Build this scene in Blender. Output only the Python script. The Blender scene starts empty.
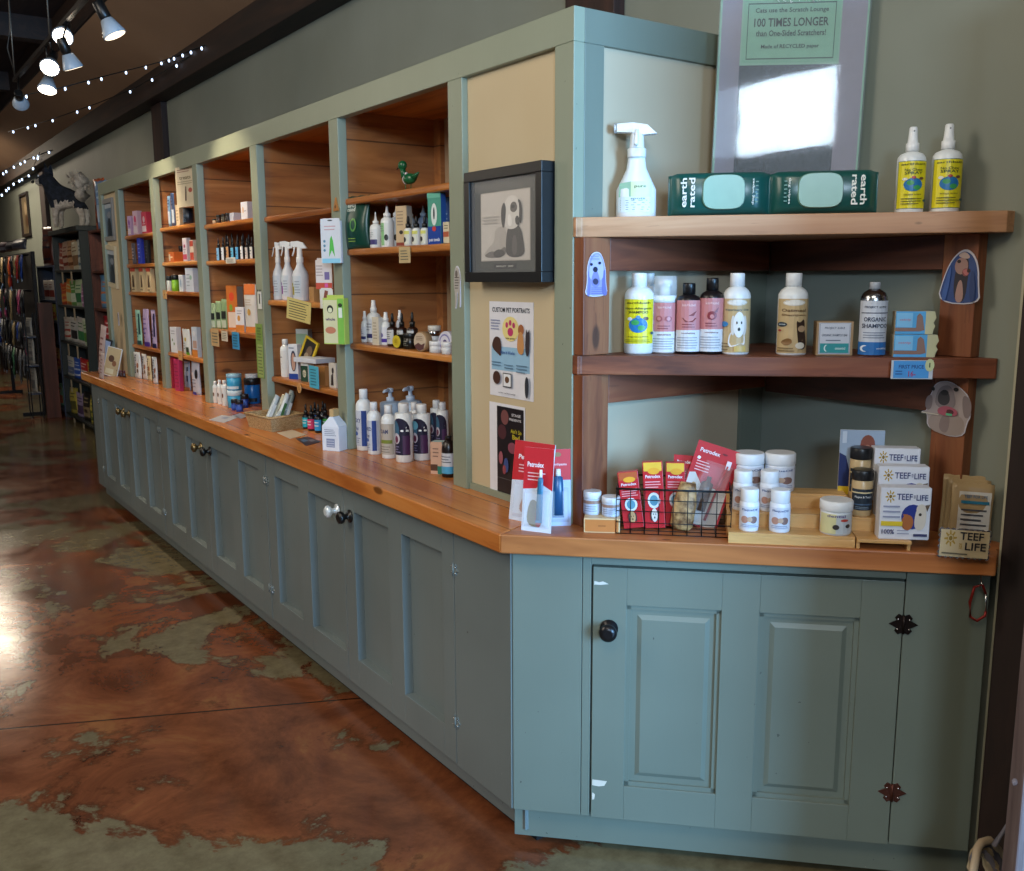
import bpy, math, random
from mathutils import Vector, Matrix
random.seed(7)
SC = bpy.context.scene
COL = SC.collection
PI = math.pi
RAD = math.radians
# ------------------------------------------------------------------ camera
CAM = Vector((-1.37833, -1.97171, 1.58689))
FPX = 940.411
yaw, pitch, roll = .61198, .167229, -.004533
VF = Vector((math.sin(yaw)*math.cos(pitch), math.cos(yaw)*math.cos(pitch), -math.sin(pitch)))
_r = Vector((math.cos(yaw), -math.sin(yaw), 0)); _u = _r.cross(VF)
VR = _r*math.cos(roll)+_u*math.sin(roll); VU = -_r*math.sin(roll)+_u*math.cos(roll)
cd = bpy.data.cameras.new('camera'); co = bpy.data.objects.new('camera', cd); COL.objects.link(co)
m = Matrix.Identity(4)
for i in range(3):
    m[i][0] = VR[i]; m[i][1] = VU[i]; m[i][2] = -VF[i]; m[i][3] = CAM[i]
co.matrix_world = m
cd.sensor_width = 36; cd.lens = 36*FPX/1024; cd.clip_start = .05; cd.clip_end = 100
SC.camera = co

def pr(x, y, z):
    d = Vector((x, y, z))-CAM; w = d.dot(VF)
    return 512+FPX*d.dot(VR)/w, 435.5-FPX*d.dot(VU)/w, FPX/w
def ray(px, py): return VF+VR*((px-512)/FPX)-VU*((py-435.5)/FPX)
def hitz(px, py, z):
    d = ray(px, py); t = (z-CAM.z)/d.z; return CAM+d*t
def hitx(px, py, x):
    d = ray(px, py); t = (x-CAM.x)/d.x; return CAM+d*t
def bis(fn, a, b, target):
    fa = fn(a)-target
    for _ in range(50):
        m_ = (a+b)/2; fm = fn(m_)-target
        if (fm > 0) == (fa > 0): a = m_; fa = fm
        else: b = m_
    return (a+b)/2
C45 = math.sqrt(.5)
def dpt(s, r=0): return (s*C45+r*C45, -s*C45+r*C45)      # a point s along the diagonal front, r behind it
U, V, W, ZC = .166, -.047, .924, .928                    # plane of upper posts, of the end panel, the wall, the worktop
OV = .0475                                               # overhang of the worktop

# ------------------------------------------------------------------ materials
def lin(h):
    if not isinstance(h, str): return h
    h = h.lstrip('#'); o = []
    for i in (0, 2, 4):
        c = int(h[i:i+2], 16)/255; o.append(c/12.92 if c <= .04045 else ((c+.055)/1.055)**2.4)
    return tuple(o)+(1,)
MC = {}
class NT:
    def __init__(s, name):
        s.m = bpy.data.materials.new(name); s.m.use_nodes = True; s.t = s.m.node_tree; s.b = s.t.nodes['Principled BSDF']
    def n(s, typ, **kw):
        x = s.t.nodes.new(typ)
        for k, v in kw.items():
            if k.startswith('i_'): x.inputs[k[2:].replace('_', ' ')].default_value = v
            else: setattr(x, k, v)
        return x
    def l(s, a, b): s.t.links.new(a, b)
    def coord(s, scale=(1, 1, 1), out='Object'):
        c = s.n('ShaderNodeTexCoord'); mp = s.n('ShaderNodeMapping'); mp.inputs['Scale'].default_value = scale
        s.l(c.outputs[out], mp.inputs['Vector']); return mp.outputs[0]
    def noise(s, vec, scale, detail=3, rough=.5, dist=0):
        x = s.n('ShaderNodeTexNoise', i_Scale=scale, i_Detail=detail, i_Roughness=rough, i_Distortion=dist); s.l(vec, x.inputs['Vector']); return x.outputs['Fac']
    def ramp(s, fac, stops):
        x = s.n('ShaderNodeValToRGB'); e = x.color_ramp.elements
        while len(e) < len(stops): e.new(.5)
        for q, (p, c) in zip(e, stops): q.position = p; q.color = lin(c)
        s.l(fac, x.inputs[0]); return x.outputs[0]
    def mix(s, f, a, b, mode='MIX'):
        x = s.n('ShaderNodeMix', data_type='RGBA', blend_type=mode)
        for k, v in ((0, f), (6, a), (7, b)):
            if hasattr(v, 'links'): s.l(v, x.inputs[k])
            else: x.inputs[k].default_value = v if k == 0 else lin(v)
        return x.outputs[2]
    def math(s, op, a, b=0, c=None):
        x = s.n('ShaderNodeMath', operation=op)
        for k, v in ((0, a), (1, b), (2, c)):
            if v is None: continue
            if hasattr(v, 'links'): s.l(v, x.inputs[k])
            else: x.inputs[k].default_value = v
        return x.outputs[0]
    def bump(s, h, strength=.2, dist=.002):
        x = s.n('ShaderNodeBump', i_Strength=strength, i_Distance=dist); s.l(h, x.inputs['Height']); s.l(x.outputs[0], s.b.inputs['Normal'])
    def out(s, col, rough=.5, metal=0, spec=.5):
        for k, v in (('Base Color', col), ('Roughness', rough), ('Metallic', metal), ('Specular IOR Level', spec)):
            if hasattr(v, 'links'): s.l(v, s.b.inputs[k])
            else: s.b.inputs[k].default_value = lin(v) if k == 'Base Color' else v
        return s.m
def M(col, rough=.45, metal=0, alpha=1):
    """plain surface of one colour with a little procedural unevenness"""
    k = (col, rough, metal, alpha)
    if k in MC: return MC[k]
    t = NT('surface_'+col.lstrip('#')); v = t.coord((1, 1, 1))
    f = t.noise(v, 35, 2); c = lin(col)
    d = tuple(x*.86 for x in c[:3])+(1,)
    r = t.n('ShaderNodeMix', data_type='RGBA'); t.l(f, r.inputs[0]); r.inputs[6].default_value = d; r.inputs[7].default_value = c
    t.out(r.outputs[2], rough, metal)
    if alpha < 1: t.b.inputs['Alpha'].default_value = alpha
    MC[k] = t.m; return t.m
def clear(col='#f4f8fa', a=.35):
    k = ('clear', col, a)
    if k not in MC:
        t = NT('clear_plastic'); t.out(col, .08); t.b.inputs['Alpha'].default_value = a; MC[k] = t.m
    return MC[k]
def wood(name, cols, axis='x', scale=1, rough=.45, knots=True, plank=None, plank_axis='z', bump=.15, ks=2.2):
    t = NT(name)
    st = dict(x=(.9, 9, 9), y=(9, .9, 9), z=(9, 9, .9))[axis]
    v = t.coord(tuple(q*scale for q in st))
    off = None
    if plank:
        c = t.n('ShaderNodeTexCoord'); sp = t.n('ShaderNodeSeparateXYZ'); t.l(c.outputs['Object'], sp.inputs[0])
        q = t.math('DIVIDE', sp.outputs[plank_axis.upper()], plank); fl = t.math('FLOOR', q); fr = t.math('FRACT', q)
        wn = t.n('ShaderNodeTexWhiteNoise', noise_dimensions='1D'); t.l(fl, wn.inputs['W'])
        add = t.n('ShaderNodeVectorMath', operation='ADD'); t.l(v, add.inputs[0]); t.l(wn.outputs['Color'], add.inputs[1])
        sc_ = t.n('ShaderNodeVectorMath', operation='SCALE'); t.l(wn.outputs['Color'], sc_.inputs[0]); sc_.inputs['Scale'].default_value = 30; t.l(sc_.outputs[0], add.inputs[1]); v = add.outputs[0]
    f1 = t.noise(v, 1.2, 4, .6, 1.2); f2 = t.noise(v, 6, 3, .6, .3)
    w = t.n('ShaderNodeTexWave', wave_type='RINGS', i_Scale=.35, i_Distortion=7.0, i_Detail=3.0); w.inputs['Detail Scale'].default_value = 1.2; t.l(v, w.inputs['Vector'])
    col = t.ramp(f1, [(.3, cols[0]), (.5, cols[1]), (.7, cols[2])])
    col = t.mix(t.math('MULTIPLY', w.outputs['Fac'], .35), col, cols[0])
    col = t.mix(t.math('MULTIPLY', f2, .35), col, cols[2], 'MULTIPLY') if False else t.mix(t.math('MULTIPLY', t.math('GREATER_THAN', f2, .62), .35), col, cols[0])
    if knots:
        vo = t.n('ShaderNodeTexVoronoi', i_Scale=ks, i_Randomness=1.0); vv = t.coord(dict(x=(1, 2.6, 2.6), y=(2.6, 1, 2.6), z=(2.6, 2.6, 1))[axis]); t.l(vv, vo.inputs['Vector'])
        k = t.ramp(vo.outputs['Distance'], [(0, '#ffffff'), (.055, '#ffffff'), (.085, '#000000')])
        col = t.mix(t.math('MULTIPLY', k, .75), col, '#2e1709')
    if plank:
        g = t.math('LESS_THAN', fr, .03); col = t.mix(t.math('MULTIPLY', g, .75), col, '#1c0f08')
        col = t.mix(t.math('MULTIPLY', wn.outputs['Value'], .4), col, cols[0])
    t.bump(f2, bump); t.out(col, rough); return t.m
def paint(name, col, col2=None, rough=.45, worn=True):
    t = NT(name); v = t.coord((1, 1, 1)); f = t.noise(v, 1.5, 3)
    c = t.ramp(f, [(.3, col2 or col), (.7, col)])
    vg = t.coord((30, 30, 1.2)); g = t.noise(vg, 2, 3)
    c = t.mix(t.math('MULTIPLY', g, .18), c, col2 or '#3a4440')
    if worn:
        s = t.noise(v, 22, 5, .7); k = t.math('GREATER_THAN', s, .735); c = t.mix(t.math('MULTIPLY', k, .55), c, '#c9c6b4')
        s = t.noise(v, 60, 2, .5); k = t.math('GREATER_THAN', s, .76); c = t.mix(t.math('MULTIPLY', k, .6), c, '#20221f')
    t.bump(g, .12, .002); return t.out(c, rough)

SAGE = paint('sage_paint', '#767d70', '#697064', .42)
SAGE_D = paint('sage_paint_bluish', '#757e7c', '#676f6d', .42)  # slightly bluer sage tone for the long run of base cabinets
TRIMP = paint('sage_trim_lit', '#939a86', '#858c78', .42)  # same sage in a lighter tone, warm lamp light put into the colour
CREAM = paint('cream_panel', '#cdbb98', '#bfab88', .7, False)
ENDP = paint('putty_panel', '#bcab90', '#ae9e84', .7, False)
WALLM = paint('sage_wall', '#8c9186', '#7f8478', .6, False)
PINE = wood('pine_boards', ('#84502c', '#b3763f', '#cf9156'), 'x', 1, .55, True, .19, 'z')
PINE_Y = wood('pine_boards_back', ('#84502c', '#b3763f', '#cf9156'), 'y', 1, .55, True, .19, 'z')
SHELFW = wood('varnished_pine', ('#8a4b1c', '#c07a38', '#d8954e'), 'y', 1, .35, False)
TOPW = wood('varnished_fir_worktop', ('#a45a26', '#cb7e3c', '#dc9854'), 'y', .8, .27, True, .13, 'x')
TOPD = wood('fir_edge', ('#8a4c26', '#bb743e', '#d08c56'), 'x', .8, .4, True, ks=5.5)
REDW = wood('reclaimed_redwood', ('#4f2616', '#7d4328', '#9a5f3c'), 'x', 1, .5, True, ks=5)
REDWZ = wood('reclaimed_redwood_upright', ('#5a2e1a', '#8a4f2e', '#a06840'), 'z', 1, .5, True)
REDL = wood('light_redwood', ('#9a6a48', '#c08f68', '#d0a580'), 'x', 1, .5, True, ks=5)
DARKW = wood('dark_brown_timber', ('#1f120d', '#33201a', '#43291f'), 'z', 1, .7, False)
BEAMW = wood('dark_beam', ('#1a100a', '#2b1a10', '#3a2416'), 'y', 1, .7, False)
BAMB = wood('bamboo', ('#b98548', '#d1a264', '#ddb378'), 'x', 1.4, .4, False)
TRIMD = paint('dark_green_shelf', '#252d2b', '#1c2322', .5)
BLUEP = paint('slate_blue_shelf', '#34405a', '#2a344a', .5)
BROWNP = wood('red_brown_shelf', ('#32170e', '#52281a', '#653424'), 'z', 1, .5, False)
BLK = M('#121212', .35); IRON = M('#2b211d', .4, .8); CHROME = M('#c9c9c9', .2, 1.0)
WHITE = '#eef0ee'

# ------------------------------------------------------------------ mesh builder
class B:
    def __init__(s): s.v = []; s.f = []; s.mi = []; s.mats = []; s.sm = []
    def mat(s, m_):
        if m_ not in s.mats: s.mats.append(m_)
        return s.mats.index(m_)
    def add(s, vs, fs, m_, smooth=False, T=None):
        o = len(s.v); i = s.mat(m_)
        s.v += [tuple(T @ Vector(q)) if T else tuple(q) for q in vs]
        for f in fs: s.f.append([o+k for k in f]); s.mi.append(i); s.sm.append(smooth)
        return s
    def box(s, x0, y0, z0, x1, y1, z1, m_, T=None):
        vs = [(x, y, z) for x in (x0, x1) for y in (y0, y1) for z in (z0, z1)]
        return s.add(vs, [(0, 1, 3, 2), (4, 6, 7, 5), (0, 4, 5, 1), (2, 3, 7, 6), (0, 2, 6, 4), (1, 5, 7, 3)], m_, False, T)
    def prism(s, poly, z0, z1, m_, T=None):
        n = len(poly); vs = [(x, y, z0) for x, y in poly]+[(x, y, z1) for x, y in poly]
        return s.add(vs, [list(range(n))[::-1], list(range(n, 2*n))]+[(i, (i+1) % n, n+(i+1) % n, n+i) for i in range(n)], m_, False, T)
    def lathe(s, prof, m_, n=20, T=None, sx=1, sy=1, cx=0, cy=0, smooth=True, ex=2):
        """profile of (r, z); ex > 2 squares the section"""
        vs = []
        for r, z in prof:
            for k in range(n):
                a = 2*PI*(k+.5)/n; c, q = math.cos(a), math.sin(a)
                if ex != 2: c = math.copysign(abs(c)**(2/ex), c); q = math.copysign(abs(q)**(2/ex), q)
                vs.append((cx+r*sx*c, cy+r*sy*q, z))
        fs = [(j*n+k, j*n+(k+1) % n, (j+1)*n+(k+1) % n, (j+1)*n+k) for j in range(len(prof)-1) for k in range(n)]
        s.add(vs, fs, m_, smooth, T)
        o = len(s.v)-len(vs); i = s.mat(m_)
        s.f += [[o+k for k in range(n)][::-1], [o+(len(prof)-1)*n+k for k in range(n)]]; s.mi += [i, i]; s.sm += [False, False]
        return s
    def tube(s, pts, r, m_, n=8, T=None, closed=False):
        pts = [Vector(p) for p in pts]; N = len(pts); vs = []
        rs = r if isinstance(r, (list, tuple)) else [r]*N
        for i, p in enumerate(pts):
            a = pts[i-1] if (i or closed) else p; b = pts[(i+1) % N] if (i < N-1 or closed) else p
            t = (b-a).normalized(); u_ = t.cross(Vector((0, 0, 1)))
            if u_.length < .05: u_ = t.cross(Vector((0, 1, 0)))
            u_.normalize(); w_ = t.cross(u_)
            for k in range(n): q = 2*PI*k/n; vs.append(p+(u_*math.cos(q)+w_*math.sin(q))*rs[i])
        M_ = N if closed else N-1
        fs = [(i*n+k, i*n+(k+1) % n, ((i+1) % N)*n+(k+1) % n, ((i+1) % N)*n+k) for i in range(M_) for k in range(n)]
        if not closed: fs += [list(range(n))[::-1], [(N-1)*n+k for k in range(n)]]
        return s.add(vs, fs, m_, True, T)
    def ball(s, c, r, m_, n=12, sz=(1, 1, 1), T=None):
        prof = [(max(.001, math.sin(PI*i/n)), -math.cos(PI*i/n)) for i in range(n+1)]
        b_ = B(); b_.lathe(prof, m_, n+4)
        L = Matrix.Translation(c) @ Matrix.Diagonal((r*sz[0], r*sz[1], r*sz[2], 1))
        return s.add(b_.v, b_.f, m_, True, T @ L if T else L)
    def build(s, name, parent=None, bevel=0, kind=None, loc=None):
        me = bpy.data.meshes.new(name); me.from_pydata(s.v, [], s.f)
        for m_ in s.mats: me.materials.append(m_)
        me.polygons.foreach_set('material_index', s.mi); me.polygons.foreach_set('use_smooth', s.sm); me.update()
        o = bpy.data.objects.new(name, me); COL.objects.link(o)
        if parent: o.parent = parent
        if loc: o.location = loc
        if kind: o['kind'] = kind
        if bevel:
            b_ = o.modifiers.new('bevel', 'BEVEL'); b_.width = bevel; b_.segments = 2; b_.limit_method = 'ANGLE'
        return o
def tag(o, label, cat, group=None, kind=None):
    o['label'] = label; o['category'] = cat
    if group: o['group'] = group
    if kind: o['kind'] = kind
    return o
def thing(name, label, cat, loc=(0, 0, 0), rz=0, group=None, tilt=None):
    o = bpy.data.objects.new(name, None); COL.objects.link(o); o.empty_display_size = .05
    o.location = loc; o.rotation_euler = (tilt[0] if tilt else 0, tilt[1] if tilt else 0, rz)
    return tag(o, label, cat, group)

# ------------------------------------------------------------------ flat art (labels, pictures, lettering)
_tc = {}
def glyphs(s, bold=True):
    k = (s, bold)
    if k not in _tc:
        c = bpy.data.curves.new('lettering', 'FONT'); c.body = s; c.size = 1; c.resolution_u = 2; c.offset = .018 if bold else 0; c.fill_mode = 'FRONT'
        o = bpy.data.objects.new('lettering', c); me = bpy.data.meshes.new_from_object(o)
        vs = [(v.co.x, v.co.y) for v in me.vertices]; fs = [list(p.vertices) for p in me.polygons]
        if vs:
            x0 = min(v[0] for v in vs); x1 = max(v[0] for v in vs); y0 = min(v[1] for v in vs); y1 = max(v[1] for v in vs)
            vs = [((x-x0)/(x1-x0)-.5, (y-y0)/(y1-y0)-.5) for x, y in vs]
        bpy.data.meshes.remove(me); bpy.data.objects.remove(o); bpy.data.curves.remove(c)
        _tc[k] = (vs, fs)
    return _tc[k]
def soft(pts, it=2):
    for _ in range(it):
        q = []
        for a, b in zip(pts, pts[1:]+pts[:1]): q += [(a[0]*.75+b[0]*.25, a[1]*.75+b[1]*.25), (a[0]*.25+b[0]*.75, a[1]*.25+b[1]*.75)]
        pts = q
    return pts
def tri(pts):
    from mathutils.geometry import tessellate_polygon
    return tessellate_polygon([[Vector((p[0], p[1], 0)) for p in pts]])
def art(name, parent, mp, els, hw=1, h=1, rough=.4, curved=False):
    """els in normalised coordinates: x in -1..1 across half width hw, z in 0..1 up height h; mp(x, z, lift) gives the 3-D point"""
    b_ = B(); lay = 0
    for e in els:
        lay += 1; k = e[0]; lift = .0003*lay+.0004
        if k == 'r':
            _, x0, z0, x1, z1, c = e; n = 8 if curved else 1
            vs = [(x0+(x1-x0)*i/n, z) for i in range(n+1) for z in (z0, z1)]; fs = [(2*i, 2*i+2, 2*i+3, 2*i+1) for i in range(n)]
        elif k == 'e':
            _, cx, cz, rx, rz, c = e; n = 16
            vs = [(cx, cz)]+[(cx+rx*q*math.cos(2*PI*i/n), cz+rz*q*math.sin(2*PI*i/n)) for q in (.5, 1) for i in range(n)]
            fs = [(0, 1+i, 1+(i+1) % n) for i in range(n)]+[(1+i, 1+n+i, 1+n+(i+1) % n, 1+(i+1) % n) for i in range(n)]
        elif k == 't':
            _, s_, cx, cz, w_, h_, c = e[:7]; rot = e[7] if len(e) > 7 else 0
            gv, fs = glyphs(s_)
            if rot == 90: vs = [(cx-y*w_, cz+x*h_) for x, y in gv]
            elif rot == -90: vs = [(cx+y*w_, cz-x*h_) for x, y in gv]
            else: vs = [(cx+x*w_, cz+y*h_) for x, y in gv]
        elif k == 'q':
            _, vs, c = e; vs = soft(vs); fs = tri(vs)
        elif k == 'p':
            _, vs, c = e; fs = tri(vs)
        elif k == 'l':
            _, x0, z0, x1, z1, n, c = e; vs = []; fs = []
            for i in range(n):
                za = z0+(z1-z0)*(i+.3)/n; zb = z0+(z1-z0)*(i+.62)/n; xe = x1-(x1-x0)*.25*random.random()
                for j in range(4):
                    o = len(vs); xa = x0+(xe-x0)*j/4; xb = x0+(xe-x0)*(j+1)/4
                    vs += [(xa, za), (xb, za), (xb, zb), (xa, zb)]; fs.append((o, o+1, o+2, o+3))
        elif k == 's':     # sun with rays
            _, cx, cz, rx, rz, c = e; vs = []; n = 32
            for i in range(n):
                q = 1 if i % 4 in (0, 1) else .5
                vs.append((cx+rx*q*math.cos(2*PI*i/n), cz+rz*q*math.sin(2*PI*i/n)))
            fs = tri(vs)
        b_.add([mp(x*hw, z*h, lift) for x, z in vs], fs, M(c, rough) if isinstance(c, str) else c)
    return b_.build(name, parent)
def flat(y0): return lambda x, z, l: (x, y0-l, z)
def cyl(r, z0=0, sy=1): return lambda x, z, l: ((r+l)*math.sin(x/r), -(r+l)*sy*math.cos(x/r), z0+z)
# ------------------------------------------------------------------ fitting things onto shelves
def size_at(cx, cy, z, x0, x1, yt):
    k = pr(cx, cy, z)[2]; w = (x1-x0)/k
    zt = bis(lambda q: -pr(cx, cy, q)[1], z-.3, z+1.6, -yt)
    return w, max(.01, zt-z)
def sil(w, kd, cx, cy, rz, box):
    if not box: return w
    vx, vy = cx-CAM.x, cy-CAM.y; L = math.hypot(vx, vy); vx /= L; vy /= L
    nx, ny = math.sin(rz), -math.cos(rz); c = abs(nx*vx+ny*vy); s_ = math.sqrt(max(0, 1-c*c))
    return w/(c+kd*s_)
def bay(x0, x1, yt, z, front=.205, kd=.4, rz=-90, box=False):
    """item on a shelf of the long unit; its front stands at x = front"""
    rz = RAD(rz); pc = (x0+x1)/2; cx = front+.03
    for _ in range(3):
        y = bis(lambda q: -pr(cx, q, z+.05)[0], -.3, 8, -pc)
        w, h = size_at(cx, y, z, x0, x1, yt); w = sil(w, kd, cx, y, rz, box)
        cx = front+(w*kd/2 if box else w/2)
    return dict(loc=(cx, y, z), w=w, h=h, d=w*kd, rz=rz)
def ctr(x0, x1, yt, yb, z=None, kd=1, rz=-60, box=False):
    """item whose foot shows at yb on a surface seen from above"""
    z = ZC if z is None else z
    rz = RAD(rz); pc = (x0+x1)/2; p = hitz(pc, yb, z); dx, dy = p.x-CAM.x, p.y-CAM.y; L = math.hypot(dx, dy)
    cx, cy = p.x, p.y
    for _ in range(3):
        w, h = size_at(cx, cy, z, x0, x1, yt); w = sil(w, kd, cx, cy, rz, box); q = (w*kd/2 if box else w/2)
        cx, cy = p.x+dx/L*q, p.y+dy/L*q
    return dict(loc=(cx, cy, z), w=w, h=h, d=w*kd, rz=rz)
def dia(x0, x1, yt, z, r=.15, kd=.4, rz=-45, box=False):
    """item on the diagonal corner shelves, r behind the cabinet front line"""
    rz = RAD(rz); pc = (x0+x1)/2
    s_ = bis(lambda q: pr(*dpt(q, r), z+.05)[0], 0, 1.35, pc); cx, cy = dpt(s_, r)
    w, h = size_at(cx, cy, z, x0, x1, yt); w = sil(w, kd, cx, cy, rz, box)
    return dict(loc=(cx, cy, z), w=w, h=h, d=w*kd, rz=rz)
# ------------------------------------------------------------------ generic goods
def bottle(f, name, label, cat, style, body='#eef0ee', cap='#f4f4f2', sh=.68, nr=.36, els=None, lz=(.06, .62), la=1.25, group=None, capcol2=None, brough=.3, sy=1, lean=None, metal=0, hd=RAD(-35)):
    """f: fit; sh: height fraction of the shoulder; style: cap"""
    w, h = f['w'], f['h']; r = w/2
    t = thing(name, label, cat, f['loc'], f['rz'], group, lean)
    bm = M(body, brough, metal) if isinstance(body, str) else body; cm = M(cap, .35)
    ct = dict(disc=.86, pump=.8, spray=.74, dropper=.62, nozzle=.7, trigger=.66, foam=.68, screw=.93)[style]
    nh = ct-sh-.02
    prof = [(r*.9, 0), (r, .012*h+.001), (r, sh*h), (r*.96, (sh+nh*.3)*h), (r*.8, (sh+nh*.65)*h), (r*(nr+.12), (sh+nh*.92)*h), (r*nr, (sh+nh)*h), (r*nr, ct*h)]
    if style == 'trigger': prof = [(r*.9, 0), (r, .02*h), (r*.99, .3*h), (r*.72, .42*h), (r*.5, .52*h), (r*.44, .6*h), (r*.42, .66*h)] if sy != 1 else [(r*.95, 0), (r, .02*h), (r, .43*h), (r*.88, .49*h), (r*.55, .56*h), (r*.42, .61*h), (r*.4, .66*h)]
    b_ = B(); b_.lathe(prof, bm, 20, sy=sy); b_.build('body', t)
    c = B(); z0 = (ct-.02)*h
    if style in ('disc', 'screw'):
        q = r*(nr+.1) if style == 'disc' else r*(nr+.06)
        c.lathe([(q, z0), (q, h*.985), (q*.94, h)], cm, 18)
    elif style == 'pump':
        q = r*(nr+.08); c.lathe([(q, z0-.02*h), (q, z0+.06*h), (q*.5, z0+.07*h), (q*.4, h*.94)], cm, 16)
        c.lathe([(q*.8, h*.93), (q*.85, h*.985), (q*.6, h)], cm, 14); c.tube([(0, 0, h*.965), (0, -r*.9, h*.965), (0, -r*1.15, h*.945)], [q*.5, q*.4, q*.25], cm)
    elif style == 'spray':
        q = r*(nr+.16); c.lathe([(q, z0), (q, z0+.09*h), (q*.8, z0+.1*h), (q*.72, z0+.15*h), (q*.62, h*.985), (q*.5, h)], cm, 16)
        c.ball((0, -q*.62, h*.95), q*.14, M('#8a8f90', .4), 6)
    elif style == 'dropper':
        q = r*(nr+.12); c.lathe([(q, z0), (q*1.05, z0+.14*h), (q*.7, z0+.15*h)], cm, 14); c.lathe([(q*.55, z0+.15*h), (q*.6, h*.86), (q*.45, h*.97), (q*.15, h)], M(capcol2 or '#1a1a1a', .5), 12)
    elif style == 'nozzle':
        q = r*(nr+.16); c.lathe([(q, z0), (q, z0+.07*h), (q*.5, z0+.09*h), (q*.2, h*.93)], cm, 14); c.lathe([(q*.24, h*.91), (q*.18, h)], M(capcol2 or '#f4f4f2'), 8)
    elif style == 'foam':
        q = r*(nr+.38); c.lathe([(q, z0), (q, z0+.09*h), (q*.45, z0+.1*h), (q*.4, h*.88), (q*.6, h*.885), (q*.62, h*.95)], cm, 16); c.tube([(0, 0, h*.925), (0, -q*.95, h*.925)], q*.2, cm)
        o = B(); o.lathe([(q*1.02, z0+.09*h), (q*1.0, h), (q*.3, h*1.002)], clear(), 16); o.build('dust_cover', t)
    elif style == 'trigger':
        q = r*.46; c.lathe([(q, z0), (q, z0+.09*h), (q*.8, z0+.1*h), (q*.7, h*.9)], cm, 14)
        c.add([(x*q*.62, -y*r, z*h) for x in (-1, 1) for y, z in ((1.0, .905), (1.0, .99), (.2, 1.0), (-.5, .975), (-.98, .88), (-.3, .87), (0, .89))],
              [list(range(7)), list(range(7, 14))[::-1]]+[(i, 7+i, 7+(i+1) % 7, (i+1) % 7) for i in range(7)], cm)
        c.build('spray_head', t, .0015).rotation_euler = (0, 0, hd)
        g = B(); g.tube([(0, -r*.62, h*.91), (0, -r*.72, h*.83), (0, -r*.95, h*.75)], q*.22, cm); g.build('trigger', t); c = None
        k = B(); k.lathe([(q*.5, 0), (q*.55, .03*h)], M('#d8dad9'), 8, T=Matrix.Translation((0, -r*1.0, h*.95)) @ Matrix.Rotation(PI/2, 4, 'X')); k.build('nozzle', t).rotation_euler = (0, 0, hd)
    if c: c.build('cap' if style in ('disc', 'screw') else 'dropper' if style == 'dropper' else 'nozzle' if style == 'nozzle' else 'pump_head' if style in ('pump', 'foam') else 'spray_head', t)
    if els:
        lh = (lz[1]-lz[0])*h; art('printed_label', t, cyl(r, lz[0]*h, sy), els, r*la, lh, curved=True)
    return t
def jar(f, name, label, cat, body='#f2f2f0', lid='#f4f4f2', lidh=.25, els=None, lz=(.08, .66), group=None, la=1.3, bm=None, lidw=1.04, tilt=None):
    w, h = f['w'], f['h']; r = w/2/max(1, lidw)
    t = thing(name, label, cat, f['loc'], f['rz'], group, tilt)
    b_ = B(); b_.lathe([(r*.93, 0), (r, .02*h), (r, (1-lidh-.03)*h), (r*.92, (1-lidh)*h)], bm or M(body, .3), 22); b_.build('body', t)
    b_ = B(); q = r*lidw; b_.lathe([(q*.97, (1-lidh)*h), (q, (1-lidh+.01)*h), (q, h*.97), (q*.94, h)], M(lid, .35), 22); b_.build('lid', t)
    if els: art('printed_label', t, cyl(r, lz[0]*h), els, r*la, (lz[1]-lz[0])*h, curved=True)
    return t
def carton(f, name, label, cat, col, els=None, group=None, side=None, top=None, tilt=None, dz=0):
    w, h, d = f['w'], f['h'], f['d']
    l = f['loc']; t = thing(name, label, cat, (l[0], l[1], l[2]+dz), f['rz'], group, tilt)
    b_ = B(); b_.box(-w/2, -d/2, 0, w/2, d/2, h, M(col, .45)); b_.build('carton_body', t, min(.0015, w*.05))
    if side: art('side_panel', t, lambda x, z, q: (w/2+q, x, z), [('r', -.96, .02, .96, .98, side)], d/2, h)
    if els: art('printed_front', t, flat(-d/2), els, w/2, h)
    return t
def pouch(f, name, label, cat, col, els=None, group=None, tilt=None, hang=False, flat_k=.22, bottom=.0):
    """stand-up bag: thick foot, flat sealed head"""
    w, h = f['w'], f['h']; d = w*flat_k
    t = thing(name, label, cat, f['loc'], f['rz'], group, tilt)
    def th(x, z):
        e = max(0, 1-abs(x/(w/2))**3); v = z/h; return d*(.12+.88*max(0, math.sin(PI*min(1, .18+v*.82))))*(.15+.85*e)*.5*(1 if v < .85 else .35)
    b_ = B(); nx, nz = 8, 10; vs = []
    wob = random.random()*6
    for sgn in (-1, 1):
        for j in range(nz+1):
            for i in range(nx+1):
                v = j/nz; ww = w/2*(1-.05*math.sin(PI*v)-.03*(1 if j == nz else 0)); x = -ww+2*ww*i/nx
                vs.append((x, sgn*(th(x, h*v)+.0008)+.004*v*math.sin(wob+v*5)*w/.1, h*v+(.01*h*math.sin(i*2.1+wob) if j == nz else 0)))
    N = (nx+1)*(nz+1); fs = []
    for j in range(nz):
        for i in range(nx):
            a = j*(nx+1)+i; fs.append((a, a+1, a+nx+2, a+nx+1)); fs.append((N+a, N+a+nx+1, N+a+nx+2, N+a+1))
    for j in range(nz):
        a = j*(nx+1); fs.append((a, a+nx+1, N+a+nx+1, N+a)); a += nx; fs.append((a, N+a, N+a+nx+1, a+nx+1))
    for i in range(nx): fs.append((i, N+i, N+i+1, i+1)); a = nz*(nx+1)+i; fs.append((a, a+1, N+a+1, N+a))
    b_.add(vs, fs, M(col, .3), True); b_.build('bag', t)
    def mp(x, z, q):
        return (x, -(th(x, z)+.0012+q)+.004*(z/h)*math.sin(wob+z/h*5)*w/.1-.0008, z)
    if els: art('printed_front', t, mp, els, w/2*.9, h, curved=True)
    return t
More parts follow.
